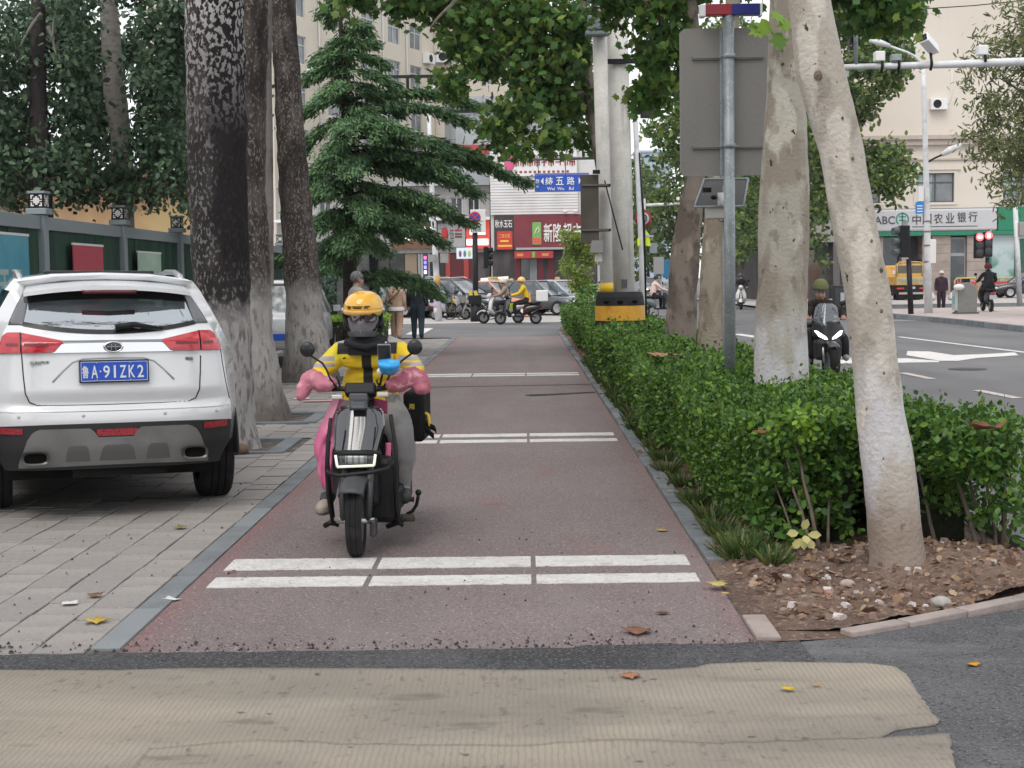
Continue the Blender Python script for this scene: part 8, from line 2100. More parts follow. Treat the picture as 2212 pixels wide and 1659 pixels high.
# handlebar group
pipe_([(340, 650, .36), (400, 648, .34), (460, 660, .32), (520, 660, .32), (590, 648, .34), (660, 640, .36)], .016, 'handlebar')
MB().box((0, 0, 0), (.185, .08, .075), 0, Matrix.Rotation(R(-25), 4, 'X')).build('dashboard', satin, sc, loc=s(497, 655, .34), bevel=.012)
MB().box((0, 0, 0), (.115, .06, .05), 0, Matrix.Rotation(R(-15), 4, 'X')).build('dash_base', M('dash_grey', (.05, .055, .062), .4), sc, loc=s(487, 698, .30), bevel=.01)
MB().grid(lambda u, v: s(lerp(438, 533, u), lerp(765, 722, v), .175 + .05 * v), 4, 4).build('badge_panel', M('dash_grey', (.05, .055, .062), .4), sc, solid=.02)
sig = M('signal_lens_pale', (.58, .55, .50), .25, coat=.4)
for (xa, xb, ya, yb) in ((340, 403, 679, 702), (586, 650, 665, 690)):
 p = s((xa + xb) / 2, (ya + yb) / 2, .30)
 MB().box((0, 0, 0), ((xb - xa) * .00107, .05, .026)).build('turn_signal', sig, sc, loc=p, bevel=.006)
for (x, y) in ((385, 610), (600, 630)):
 pipe_([(x, y + 30, .34), (x - 8, y - 5, .33), (x - 20, y - 30, .33)], .006, 'brake_lever')
# mirrors
for (cx, cy, pts) in ((208, 435, [(208, 455), (240, 478), (290, 510), (312, 545), (330, 590), (365, 640)]), (788, 423, [(775, 455), (740, 480), (690, 520), (660, 560), (640, 600), (620, 640)])):
 mi = MB().ball((0, 0, 0), (.047, .022, .047), 20, 12).build('mirror', M('mirror_shell', (.016, .016, .017), .35, var=.2), sc, loc=s(cx, cy, .30))
 MB().tube([s(p[0], p[1], .31) for p in pts], .0065, 7).build('mirror_stem', satin, sc)
# phone on its holder with blue sunshade
ph = MB().box((0, 0, 0), (.075, .012, .155), 0, Matrix.Rotation(R(12), 4, 'X')).build('phone', M('phone_black', (.02, .024, .026), .12, coat=.6), sc, loc=s(624, 478, .36), bevel=.008)
MB().box((0, .008, 0), (.082, .01, .163), 0, Matrix.Rotation(R(12), 4, 'X')).build('phone_rim', M('phone_rim_grey', (.22, .24, .24), .3), ph, bevel=.006)
MB().bx(-.016, .016, -.022, -.010, -.055, -.02).build('phone_clip', letter_white, ph)
sh_ = MB()
def shd(u, v):
 a = (2 * u - 1); xx = 650 + a * (60 - 8 * v * v); yy = lerp(492 - 8 * (1 - abs(a)), 575 - 26 * abs(a) ** 3, v)
 return s(xx, yy, .26 - .09 * math.sin(PI * v) * (1 - .3 * a * a) + .03 * a * a)
sh_.grid(shd, 16, 10); sh_.build('sunshade', M('shade_blue', (.015, .33, .72), .35, coat=.3), sc, solid=.004)
pipe_([(632, 402, .36), (634, 420, .36), (628, 470, .38), (615, 560, .38), (600, 630, .36)], .007, 'phone_arm')
MB().ball(s(633, 400, .36), .009, 8, 6).build('arm_knob', alloy, sc)
MB().ball(s(600, 555, .33), (.02, .02, .022), 8, 6).build('grip_ball', letter_white, sc)
# quilted mitts
pinkq = M('pink_quilt', (.58, .235, .285), .8, [dict(c=(.50, .18, .235), s=5, lo=.42, hi=.6), dict(c=(.66, .33, .37), s=16, lo=.52, hi=.66)], bump=[(17, .9), (5, .5)])
def blob_mesh(ellipses, name, mat, parent, res=.016, amp=.011):
 """one lumpy skin round a few overlapping ellipsoids"""
 mb_ = bpy.data.metaballs.new(name); ob = bpy.data.objects.new(name, mb_); COL.objects.link(ob)
 mb_.resolution = res; mb_.threshold = .35
 for c, r in ellipses:
  e = mb_.elements.new(type='ELLIPSOID'); e.co = c; e.radius = 1.0; e.size_x, e.size_y, e.size_z = [q for q in r]; e.stiffness = 2
 bpy.context.view_layer.update()
 dg = bpy.context.evaluated_depsgraph_get(); me = bpy.data.meshes.new_from_object(ob.evaluated_get(dg))
 bpy.data.objects.remove(ob); bpy.data.metaballs.remove(mb_)
 for v in me.vertices:
  n = v.normal; k = 1.3 * (1 - 2 * abs(noise.noise(v.co * 13))) * .8 + .8 * noise.noise(v.co * 24) + .4 * noise.noise(v.co * 55) - .5; v.co += n * k * amp
 me.polygons.foreach_set('use_smooth', [True] * len(me.polygons)); me.materials.clear(); me.materials.append(mat); me.name = name
 o = bpy.data.objects.new(name, me); COL.objects.link(o); o.parent = parent
 return o
def el(xc, yc, y, rx, rz_, ry=.08): return (s(xc, yc, y), (rx * .00107 * 1.75, ry * 1.5, rz_ * .00107 * 1.75))
blob_mesh([el(235, 592, .38, 50, 42), el(295, 620, .36, 50, 40), el(195, 640, .36, 34, 46), el(180, 682, .35, 26, 28), el(335, 625, .36, 26, 36)], 'handlebar_mitt', pinkq, sc)
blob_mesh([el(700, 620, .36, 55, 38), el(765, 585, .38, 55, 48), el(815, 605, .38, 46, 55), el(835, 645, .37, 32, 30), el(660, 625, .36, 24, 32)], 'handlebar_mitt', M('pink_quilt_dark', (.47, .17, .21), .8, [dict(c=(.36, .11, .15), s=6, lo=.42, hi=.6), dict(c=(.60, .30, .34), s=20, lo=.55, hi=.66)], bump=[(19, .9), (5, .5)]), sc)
# pink leg cover hanging over the rider's right leg
lc = thing('leg_cover', 'bright pink padded leg cover draped down the left side of the black scooter', 'leg cover', so_, srz)
pinkc = M('pink_cover', (.66, .16, .31), .75, [dict(c=(.74, .33, .44), s=2.5, lo=.48, hi=.62), dict(c=(.52, .08, .20), s=4, lo=.56, hi=.72)], bump=[(5, .7), (18, .3)])
m = MB()
def lcp(u, v):
 yc = lerp(705, 1215, v)
 xl = interp(yc, [705, 760, 800, 880, 940, 1000, 1040, 1100, 1160, 1215], [345, 315, 300, 262, 243, 246, 262, 262, 280, 318])
 xr = interp(yc, [705, 800, 1000, 1215], [405, 372, 345, 345])
 f = .075 * (1 - abs(2 * ((u * 1.4 + v * 1.1 + .25 * noise.noise((u * 2, v * 3, 4))) % 1) - 1)) + .05 * noise.noise((u * 4, v * 7, 1))
 return s(lerp(xl, xr, u), yc + 12 * math.sin(u * 5) * v, .33 - .055 * math.sin(PI * u) * (.5 + .5 * math.sin(PI * v)) + .10 * (1 - u) + f * .5)
m.grid(lcp, 16, 40); m.build('front_sheet', pinkc, lc, solid=.012)
m = MB(); m.grid(lambda u, v: s(lerp(636, 662, u) - 4 * v, lerp(940, 1060, v), .30 + .02 * u), 3, 8); m.build('side_sheet', pinkc, lc, solid=.012)
m = MB(); m.grid(lambda u, v: s(lerp(570, 640, u), lerp(700, 770, v) + 14 * u, .42), 4, 5); m.build('lap_sheet', M('pink_lap', (.34, .06, .14), .8, var=.3), lc, solid=.012)
# the rider
rd = thing('person', 'scooter rider in yellow and black jacket, orange helmet, glasses and grey mask, facing us', 'person', so_, srz)
P_ = {n: (s(*a), r) for n, (a, r) in dict(
 pelvis=((570, 790, .93), (.175, .15)), belly=((552, 670, .85), (.185, .145)), chest=((535, 505, .73), (.195, .135)), collar=((527, 415, .70), (.13, .10)), neck=((520, 372, .68), .072), jaw=((513, 315, .64), (.088, .085)), skull=((513, 225, .65), (.092, .105)),
 shL=((388, 452, .72), .080), elL=((268, 565, .60), .062), wrL=((318, 618, .40), .045), haL=((352, 634, .36), .04), shR=((692, 440, .72), .080), elR=((806, 550, .60), .062), wrR=((720, 618, .40), .048), haR=((676, 630, .36), .04),
 hiL=((500, 800, .86), .12), knL=((345, 890, .46), .092), anL=((325, 1215, .52), .052), toL=((300, 1300, .34), .040), hiR=((645, 800, .86), .125), thR=((680, 812, .68), .112), knR=((708, 872, .50), .092), caR=((728, 1010, .53), .073), anR=((722, 1195, .60), .052), toR=((742, 1255, .46), .042)).items()}
E_ = [('pelvis', 'belly'), ('belly', 'chest'), ('chest', 'collar'), ('collar', 'neck'), ('neck', 'jaw'), ('jaw', 'skull'), ('collar', 'shL'), ('shL', 'elL'), ('elL', 'wrL'), ('wrL', 'haL'), ('collar', 'shR'), ('shR', 'elR'), ('elR', 'wrR'), ('wrR', 'haR'),
  ('pelvis', 'hiL'), ('hiL', 'knL'), ('knL', 'anL'), ('anL', 'toL'), ('pelvis', 'hiR'), ('hiR', 'thR'), ('thR', 'knR'), ('knR', 'caR'), ('caR', 'anR'), ('anR', 'toR')]
# jacket: printed panels placed in the rider's own coordinates
jm = bpy.data.materials.new('yellow_black_jacket'); jm.use_nodes = True
t_ = jm.node_tree; N_, L__ = t_.nodes, t_.links
tc = N_.new('ShaderNodeTexCoord'); sp_x = N_.new('ShaderNodeSeparateXYZ'); L__.new(tc.outputs['Object'], sp_x.inputs[0])
def step_(sock, lo, hi):
 r = N_.new('ShaderNodeMapRange'); r.inputs['From Min'].default_value = lo; r.inputs['From Max'].default_value = hi; L__.new(sock, r.inputs['Value']); return r.outputs['Result']
def mul_(a, b):
 r = N_.new('ShaderNodeMath'); r.operation = 'MULTIPLY'; L__.new(a, r.inputs[0]); L__.new(b, r.inputs[1]); return r.outputs[0]
def absx(c):
 a = N_.new('ShaderNodeMath'); a.operation = 'SUBTRACT'; L__.new(sp_x.outputs['X'], a.inputs[0]); a.inputs[1].default_value = c
 b = N_.new('ShaderNodeMath'); b.operation = 'ABSOLUTE'; L__.new(a.outputs[0], b.inputs[0]); return b.outputs[0]
def mixc(cur, fac, c):
 mx = N_.new('ShaderNodeMix'); mx.data_type = 'RGBA'; L__.new(fac, mx.inputs['Factor']); L__.new(cur, mx.inputs['A']); mx.inputs['B'].default_value = (*c, 1); return mx.outputs['Result']
Z = sp_x.outputs['Z']
nz = N_.new('ShaderNodeTexNoise'); nz.inputs['Scale'].default_value = 6; L__.new(tc.outputs['Object'], nz.inputs['Vector'])
rgb = N_.new('ShaderNodeRGB'); rgb.outputs[0].default_value = (.74, .47, .012, 1)
cur = mixc(rgb.outputs[0], step_(nz.outputs['Fac'], .45, .65), (.68, .56, .03))
xc0, zf = s(523, 500, .58).x, lambda yc: s(520, yc, .58).z
blk_c = (.014, .013, .015); gry_c = (.33, .32, .32)
ax_ = absx(xc0)
yoke = mul_(step_(Z, zf(466), zf(460)), step_(ax_, .19, .183))
cur = mixc(cur, yoke, blk_c)
cur = mixc(cur, step_(ax_, .033, .029), blk_c)
cur = mixc(cur, step_(Z, zf(366), zf(360)), blk_c)
cur = mixc(cur, mul_(mul_(step_(Z, zf(404), zf(400)), step_(Z, zf(352), zf(356))), step_(ax_, .125, .132)), gry_c)
arm = step_(ax_, .195, .203)
for (a, b) in ((500, 474), (530, 510)):
 cur = mixc(cur, mul_(arm, mul_(step_(Z, zf(a), zf(a - 4)), step_(Z, zf(b - 4), zf(b)))), gry_c)
jb = N_['Principled BSDF']; L__.new(cur, jb.inputs['Base Color']); jb.inputs['Roughness'].default_value = .75
bn1 = N_.new('ShaderNodeBump'); bn1.inputs['Strength'].default_value = .8; bn1.inputs['Distance'].default_value = .03
n2 = N_.new('ShaderNodeTexNoise'); n2.inputs['Scale'].default_value = 7; n2.inputs['Detail'].default_value = 2
mp_ = N_.new('ShaderNodeMapping'); mp_.inputs['Scale'].default_value = (1, 1, 2.2); L__.new(tc.outputs['Object'], mp_.inputs['Vector']); L__.new(mp_.outputs[0], n2.inputs['Vector'])
L__.new(n2.outputs['Fac'], bn1.inputs['Height']); L__.new(bn1.outputs['Normal'], jb.inputs['Normal'])
grey_tr = cloth('grey_trousers', (.24, .235, .23), .2)
def smr(a, b):
 if b in ('jaw', 'skull') or b in ('haL', 'haR'): return 0
 if b in ('hiL', 'knL', 'hiR', 'thR', 'knR', 'caR'): return 2
 if b in ('anL', 'anR'): return 2
 if b in ('toL', 'toR'): return 3
 return 1
bod = skin_body('body', P_, E_, [skin_m, jm, grey_tr, M('shoe_dark', (.03, .03, .032), .6)], smr, rd, 3)
for v in bod.data.vertices:
 k = noise.noise(v.co * 9) * .006 + noise.noise(v.co * 22) * .003
 v.co += v.normal * k
# pale shoe on the left of the picture
MB().ball(s(300, 1285, .36), (.05, .11, .045), 14, 10).build('shoe', M('shoe_cream', (.40, .35, .30), .7, var=.2), rd)
MB().ball(s(300, 1302, .35), (.054, .115, .03), 14, 8).build('shoe_sole', M('shoe_sole', (.20, .17, .14), .7), rd)
# collar, mask, glasses, helmet
MB().lathe([(.112, -.09), (.112, -.04), (.102, .005), (.094, .025), (.08, .02)], 24, Matrix.Translation(s(520, 385, .665)) @ Matrix.Diagonal((1, .92, 1, 1))).build('collar', cloth('collar_black', (.014, .013, .015)), rd)
MB().tube([s(415, 395, .60), s(470, 412, .57), s(525, 425, .56), s(580, 412, .57), s(638, 392, .60)], [.022, .026, .028, .026, .022], 10).build('hood_roll', cloth('collar_black', (.014, .013, .015)), rd)
msk = cloth('mask_grey', (.20, .19, .205), .12)
hc = s(513, 290, .64)
m = MB()
def mk(u, v):
 a = R(lerp(-78, 78, u)); ax = abs(2 * u - 1)
 z = lerp(lerp(355, 330, ax), lerp(268, 262, ax), v)
 rr_ = .100 - .012 * (1 - v) + .028 * max(0, 1 - ax * 3.2) * interp(v, [0, .45, .8, 1], [.45, .8, 1, .5]) + .003 * noise.noise((u * 9, v * 7, 2))
 c = s(513, z, .64)
 return (c.x + rr_ * math.sin(a) * .98, c.y - rr_ * math.cos(a) * 1.06, c.z)
m.grid(mk, 26, 14); m.build('face_mask', msk, rd, solid=.003)
m = MB(); m.grid(lambda u, v: (hc.x + (.106 - .01 * (1 - v)) * math.sin(R(lerp(-60, 60, u))), hc.y - .112 * math.cos(R(lerp(-60, 60, u))), s(513, lerp(365, 338 - 6 * math.cos(PI * (u - .5)), v), .64).z), 18, 4)
m.build('mask_lower', cloth('mask_dark', (.09, .088, .094)), rd, solid=.003)
gl = MB()
for xg in (468, 550):
 pts = []
 for k in range(25):
  a = 2 * PI * k / 24
  pts.append(s(xg + 30 * math.copysign(abs(math.cos(a)) ** .55, math.cos(a)), 264 + 22 * math.copysign(abs(math.sin(a)) ** .6, math.sin(a)), .500 + .0006 * abs(xg + 30 * math.cos(a) - 509)))
 fr_ = MB().tube(pts, .0036, 6, caps=False).build('glasses_rim', M('glasses_frame', (.03, .018, .018), .3), rd)
 MB().add([p + V((0, .002, 0)) for p in pts[:-1]], [list(range(24))]).build('lens', glass_mat('spectacle_lens', (.05, .025, .022), opacity=.6, mirror=.06), fr_)
 MB().ball(s(xg, 262, .530), (.014, .008, .007), 10, 6).build('eye', hair_black, rd)
 MB().box(s(xg, 249, .528), (.045, .006, .006)).build('eyebrow', hair_black, rd)
MB().tube([s(494, 256, .502), s(509, 252, .498), s(524, 256, .502)], .0028, 6).build('glasses_bridge', MATS['glasses_frame'], rd)
for (xa, xb) in ((440, 418), (580, 602)): MB().tube([s(xa, 256, .545), s(xb, 252, .64)], .0028, 6).build('glasses_arm', MATS['glasses_frame'], rd)
hcn = s(513, 219, .655)
hm_m = M('helmet_orange', (.74, .36, .02), .16, [dict(c=(.78, .42, .03), s=3, lo=.45, hi=.6)], coat=.8)
prof = [(.128 * math.cos(a) ** .82 if a < 1.55 else .001, .112 * math.sin(a)) for a in np.linspace(-.12, PI / 2 - .001, 14)]
hl = MB().lathe(prof, 32, Matrix.Translation(hcn + V((0, 0, .008))) @ Matrix.Rotation(R(4), 4, 'X') @ Matrix.Diagonal((.98, 1.18, .98, 1))).build('helmet', hm_m, rd, solid=-.012)
br = MB().lathe([(.124, -.022), (.131, -.012), (.1315, .004), (.126, .006)], 32, Matrix.Translation(hcn + V((0, -.002, -.002))) @ Matrix.Rotation(R(4), 4, 'X') @ Matrix.Diagonal((.98, 1.18, 1, 1))).build('helmet_rim', M('helmet_rim', (.70, .40, .10), .3), hl)
for (xa, xb, yc) in ((440, 462, 207), (470, 528, 207), (536, 565, 205), (447, 460, 215), (477, 522, 215), (533, 556, 213)):
 pts = []
 for k in range(4):
  xx = lerp(xa, xb, k / 3); a = math.asin(max(-.95, min(.95, (xx - 513) / 118.)))
  p = s(xx, yc - 4, .655); r_ = .1275 * math.sqrt(max(.05, 1 - ((p.z - hcn.z - .008) / .112) ** 2)) ** .82
  pts.append(V((p.x, hcn.y - r_ * 1.185 * math.cos(a) - .001, p.z)))
 MB().tube(pts, .0034, 5).build('helmet_vent', black_plastic, hl)
for s_ in (-1, 1):
 MB().tube([hcn + V((s_ * .121, -.02, -.01)), hcn + V((s_ * .112, -.03, -.07)), hcn + V((s_ * .075, -.07, -.128)), hcn + V((0, -.095, -.15))], .008, 6).build('chin_strap', cloth('collar_black', (.014, .013, .015)), rd)
 MB().ball(hcn + V((s_ * .126, -.03, -.005)), (.012, .02, .02), 10, 6).build('strap_button', alloy, hl)
 MB().ball(s(513 + s_ * 92, 290, .66), (.025, .04, .045), 10, 8).build('side_hair', hair_black, rd)
# zip pull, chest badge
MB().tube([s(400, 486, .575), s(415, 480, .573)], .006, 5).build('chest_badge', hair_black, rd)
# delivery bag behind on the right
bg_ = thing('delivery_bag', 'black delivery bag with loose straps hanging at the scooter tail, right of the rider', 'bag', so_, srz)
p0, p1 = s(742, 925, 1.1), s(850, 655, 1.1)
bmat = cloth('bag_black', (.014, .014, .015), .2)
MB().bx(p0.x, p1.x, .98, 1.36, p0.z, p1.z).build('bag_body', bmat, bg_, bevel=.03, seg=3)
lettering('用', .036, .036, M('bag_yellow', (.62, .42, .05), .6), bg_, s(771, 745, .965), extrude=.001, bold=.02)
MB().tube([s(846, 780, 1.0), s(862, 790, .98), s(868, 840, .98), s(880, 860, .98)], .012, 6).build('yellow_tab', MATS['bag_yellow'], bg_)
for pts in ([(845, 835, 1.0), (870, 850, .97), (895, 862, .95), (905, 880, .95)], [(845, 870, 1.0), (865, 885, .97), (890, 905, .95)]):
 m = MB(); q = [s(*p) for p in pts]
 for a, b in zip(q[:-1], q[1:]): m.add([a + V((0, 0, .018)), b + V((0, 0, .018)), b - V((0, 0, .018)), a - V((0, 0, .018))], [(0, 1, 2, 3)])
 m.build('strap', bmat, bg_, solid=.006)
# black scooter and rider on the road
YQ = 21.6
qo = D(1686.6 + .15 * 722, 822, YQ); qo = V((qo.x, YQ, 0)); qrz = R(5)
Qinv = (Matrix.Translation(qo) @ Matrix.Rotation(qrz, 4, 'Z')).inverted()
def q_(xc, yc, y=0.0): return Qinv @ D(1686.6 + .15 * xc, 580.6 + .15 * yc, YQ + y)
bs_ = thing('motor_scooter', 'big black motor scooter with lit slanted headlights on the road between two plane trunks', 'scooter', qo, qrz)
mx = Matrix.Translation((0, 0, .27)) @ Matrix.Rotation(PI / 2, 4, 'Y')
w = MB().lathe([(.16, -.06), (.23, -.075), (.26, -.05), (.27, 0), (.26, .05), (.23, .075), (.16, .06)], 28, mx).build('front_wheel', rubber, bs_)
MB().lathe([(.001, -.05), (.16, -.06)], 18, mx).lathe([(.001, .05), (.16, .06)], 18, mx).build('rim', M('scooter_rim', (.22, .22, .22), .4, metal=.6), w)
mx = Matrix.Translation((0, 1.4, .27)) @ Matrix.Rotation(PI / 2, 4, 'Y')
MB().lathe([(.14, -.065), (.23, -.08), (.26, -.055), (.27, 0), (.26, .055), (.23, .08), (.14, .065)], 24, mx).build('rear_wheel', rubber, bs_)
MB().lathe([(.29, -.085), (.31, -.05), (.315, 0), (.31, .05), (.29, .085)], 16, Matrix.Translation((0, 0, .27)) @ Matrix.Rotation(PI / 2, 4, 'Y'), a0=R(105), a1=R(220)).build('front_fender', M('fender_silver', (.06, .061, .063), .35, metal=.4), bs_, solid=.01)
for x in (-.1, .1): MB().tube([(x, 0, .27), (x, .12, .6)], .025, 8).build('fork_leg', alloy, bs_)
fa = MB()
def fap(u, v):
 yc = lerp(1110, 760, v); xl = interp(yc, [760, 850, 960, 1050, 1110], [500, 430, 425, 480, 600]); xr = interp(yc, [760, 850, 960, 1050, 1110], [850, 905, 925, 890, 780])
 a = 2 * u - 1
 return q_(lerp(xl, xr, u), yc + 40 * a * a * (1 if yc > 1000 else 0) * -1, .02 + .28 * v * .6 + .22 * abs(a) ** 2)
fa.grid(fap, 18, 12); fa.build('front_fairing', satin, bs_, solid=-.03)
hlm = M('scooter_headlamp_lit', (1, 1, 1), .3, emit=((1, .98, .94), 1.4))
for poly in ([(482, 895), (520, 893), (660, 985), (680, 1022), (640, 1022), (545, 975)], [(738, 1020), (745, 990), (850, 893), (885, 890), (868, 950), (790, 1005)]):
 vs_ = []
 for (a, b) in poly:
  u = (a - 430) / 490; aa = 2 * u - 1; v = (1110 - b) / 350
  vs_.append(q_(a, b, .02 + .168 * v + .22 * abs(aa) ** 2 - .025))
 MB().add(vs_, [list(range(len(vs_)))]).build('headlight', hlm, bs_, solid=-.01)
ws = MB()
def wsp(u, v):
 yc = lerp(860, 500, v); a = 2 * u - 1
 xl = interp(yc, [500, 540, 720, 800, 860], [560, 500, 465, 500, 640]); xr = interp(yc, [500, 540, 720, 800, 860], [740, 815, 835, 790, 700])
 return q_(lerp(xl, xr, u), yc, .14 + .18 * v + .10 * a * a)
ws.grid(wsp, 14, 12); ws.build('windshield', glass_mat('smoke_screen', (.16, .18, .20), opacity=.5, rough=.08, mirror=.05), bs_)
lb_ = MB(); lb_.bx(-.27, .27, .35, 1.5, .30, .78); lb_.build('body', satin, bs_, bevel=.08, seg=3)
MB().bx(-.20, .20, .06, .34, .30, .62).build('lower_fairing', M('fairing_matt', (.012, .012, .013), .6), bs_, bevel=.06)
MB().bx(-.16, .16, .55, 1.5, .782, .86).build('seat', satin, bs_, bevel=.04)
MB().tube([q_(370, 720, .4), q_(600, 720, .36), q_(900, 720, .4)], .018, 8).build('handlebar', satin, bs_)
for (x, y, x2, y2) in ((905, 490, 860, 620), (365, 520, 420, 640)):
 MB().box((0, 0, 0), (.13, .04, .07), 0, Matrix.Rotation(R(-15), 4, 'Y')).build('mirror', satin, bs_, loc=q_(x, y, .3), bevel=.02)
 MB().tube([q_(x - 20, y + 20, .3), q_(x2, y2, .34)], .009, 6).build('mirror_stem', satin, bs_)
rj = cloth('dark_parka', (.026, .019, .018))
rr2 = thing('person', 'road rider in a dark jacket and olive knitted hat on the big black scooter', 'person', qo, qrz)
J2 = {n: (q_(*a), r) for n, (a, r) in dict(pelvis=((640, 860, .95), (.19, .15)), belly=((620, 740, .88), (.19, .14)), chest=((590, 600, .8), (.21, .15)), collar=((578, 500, .76), (.14, .11)), neck=((575, 455, .74), .065), jaw=((573, 392, .70), (.080, .080)), skull=((575, 300, .71), (.092, .095)), nose=((573, 375, .605), .013),
  shL=((440, 530, .76), .095), elL=((365, 660, .6), .075), wrL=((370, 700, .44), .05), haL=((385, 708, .39), .04), shR=((715, 530, .76), .095), elR=((890, 660, .6), .075), wrR=((905, 700, .46), .05), haR=((895, 708, .40), .04),
  hiL=((570, 900, .9), .12), knL=((420, 1000, .45), .10), anL=((400, 1290, .5), .06), toL=((395, 1340, .36), .045), hiR=((720, 900, .9), .12), knR=((900, 1010, .45), .10), anR=((930, 1260, .5), .06), toR=((950, 1300, .36), .045)).items()}
E2 = [('pelvis', 'belly'), ('belly', 'chest'), ('chest', 'collar'), ('collar', 'neck'), ('neck', 'jaw'), ('jaw', 'skull'), ('jaw', 'nose'), ('collar', 'shL'), ('shL', 'elL'), ('elL', 'wrL'), ('wrL', 'haL'), ('collar', 'shR'), ('shR', 'elR'), ('elR', 'wrR'), ('wrR', 'haR'), ('pelvis', 'hiL'), ('hiL', 'knL'), ('knL', 'anL'), ('anL', 'toL'), ('pelvis', 'hiR'), ('hiR', 'knR'), ('knR', 'anR'), ('anR', 'toR')]
def sm2(a, b):
 if b in ('jaw', 'skull', 'nose', 'haL', 'haR'): return 0
 return 2 if b in ('hiL', 'knL', 'anL', 'hiR', 'knR', 'anR') else (3 if b in ('toL', 'toR') else 1)
skin_body('body', J2, E2, [skin_m, rj, cloth('dark_trousers', (.022, .020, .021)), M('shoe_pale', (.25, .24, .23), .7)], sm2, rr2)
hq = q_(574, 296, .70)
MB().lathe([(.112 * math.cos(a) ** .7, .135 * math.sin(a)) for a in np.linspace(-.15, PI / 2 - .02, 10)], 20, Matrix.Translation(hq + V((0, 0, .015))) @ Matrix.Diagonal((1, 1.1, 1.05, 1))).build('knit_hat', M('olive_knit', (.15, .155, .07), .95, bump=(60, .8)), rr2, solid=.008)
MB().lathe([(.12, -.06), (.13, -.01), (.11, .03), (.09, .035)], 18, Matrix.Translation(q_(577, 475, .745))).build('hood', rj, rr2)
for xg in (545, 603):
 MB().ball(q_(xg, 350, .612), (.013, .006, .007), 8, 6).build('eye', hair_black, rr2)
 MB().box(q_(xg, 332, .608), (.036, .006, .007)).build('eyebrow', hair_black, rr2)
MB().ball(q_(573, 412, .618), (.026, .008, .008), 8, 6).build('mouth', M('lips', (.30, .10, .09), .5), rr2)
for sgn, hx in ((-1, 385), (1, 895)):
 for k in range(4):
  b = q_(hx, 712, .38) + V(((k - 1.5) * .02, -.01, 0)); MB().tube([b, b + V((0, -.035, .01)), b + V((0, -.045, -.025))], [.011, .010, .008], 6).build('finger', skin_m, rr2)
 b = q_(hx, 712, .38) + V((-sgn * .045, 0, 0)); MB().tube([b, b + V((-sgn * .02, -.01, -.015)), b + V((-sgn * .022, -.025, -.035))], [.012, .011, .009], 6).build('thumb', skin_m, rr2)
# people and scooters beyond
p = D(903, 733, 38.3)
nav = person('man in navy jacket and dark jeans walking away, right of the couple', (p.x, 38.3, 0), R(2), 'walk', cloth('navy_jacket', (.016, .019, .027)), cloth('dark_jeans', (.024, .040, .052)), M('shoe_dark', (.03, .03, .032), .6), hair_black, 1.71, face=False, scale_w=1.18)
MB().lathe([(.085, -.02), (.095, .02), (.08, .06)], 14, Matrix.Translation((0, -.005, 1.46))).build('jacket_collar', MATS['navy_jacket'], nav)
p = D(857, 731, 38.0)
bei = person('woman in beige quilted coat and light brown trousers walking away, left of the couple', (p.x, 38.0, 0), R(-4), 'walk', M('beige_quilt', (.42, .29, .205), .85, [dict(c=(.35, .235, .165), s=7, lo=.42, hi=.62)], bump=[(13, 1.0), (4, .4)]), cloth('tan_trousers', (.40, .27, .20), .12), M('shoe_tan', (.30, .25, .2), .7), hair_black, 1.56, face=False, scale_w=1.34)
MB().tube([(-.26, -.02, .98), (-.10, -.20, 1.08), (.04, -.195, 1.22), (.13, -.10, 1.34)], .016, 6).build('bag_strap', M('strap_dark_brown', (.06, .035, .025), .6), bei)
MB().lathe([(.225, -.05), (.232, 0), (.225, .05)], 18, Matrix.Translation((0, 0, .83)) @ Matrix.Diagonal((1, .8, 1, 1))).build('shirt_hem', letter_white, bei)
MB().lathe([(.10, -.02), (.11, .02), (.09, .06)], 14, Matrix.Translation((0, -.01, 1.33))).build('coat_collar', MATS['beige_quilt'], bei)
p = D(775, 760, 23.2)
gm_ = person('grey-haired man in a pale shirt looking right, half hidden behind the orange helmet', (p.x, 23.2, 0), R(-62), 'stand', cloth('pale_shirt', (.42, .37, .34), .1), cloth('grey_slacks', (.12, .12, .125)), None, hair_grey, 1.715, face=True)
# riders at the crossing
wp = D(1083, 703, 50.6)
white_sc = M('scooter_white', (.58, .58, .57), .3, coat=.4, var=.06)
s1_ = scooter('white scooter with a round front, crossing from right to left', (wp.x, 50.6, 0), R(88), white_sc, 1.0, group='scooters at the crossing')
person('rider in a tan coat and cream helmet on the white crossing scooter', (wp.x + .02, 50.6, 0), R(88), 'ride', cloth('tan_coat', (.30, .22, .16)), cloth('dark_trousers', (.022, .020, .021)), None, None, 1.62, face=False, helmet=M('helmet_cream', (.55, .46, .36), .3, coat=.4), lean=.06)
bp_ = D(1120, 705, 49.3)
s2_ = scooter('black scooter with a white box behind the seat, crossing nearer to us', (bp_.x, 49.3, 0), R(91), M('scooter_black', (.018, .018, .02), .3, coat=.4), 1.0, box=letter_white, group='scooters at the crossing')
yr_ = person('courier in a yellow jacket and yellow helmet on the black crossing scooter', (bp_.x + .02, 49.3, 0), R(91), 'ride', cloth('courier_yellow', (.66, .44, .03)), cloth('dark_trousers', (.022, .020, .021)), M('shoe_white', (.5, .5, .5), .6), None, 1.66, face=False, helmet=M('helmet_yellow', (.66, .44, .12), .25, coat=.5), lean=.02)
MB().box((0, 0, 0), (.02, .14, .22)).build('bright_pouch', M('fluorescent_yellow', (.62, .78, .03), .5), s2_, loc=(.19, .24, .62), bevel=.03)
pp = D(1424, 684, 57)
s3_ = scooter('dark scooter heading right beyond the concrete poles', (pp.x, 57, 0), R(-70), M('scooter_teal_grey', (.16, .19, .19), .35), 1.05, group='scooters at the crossing')
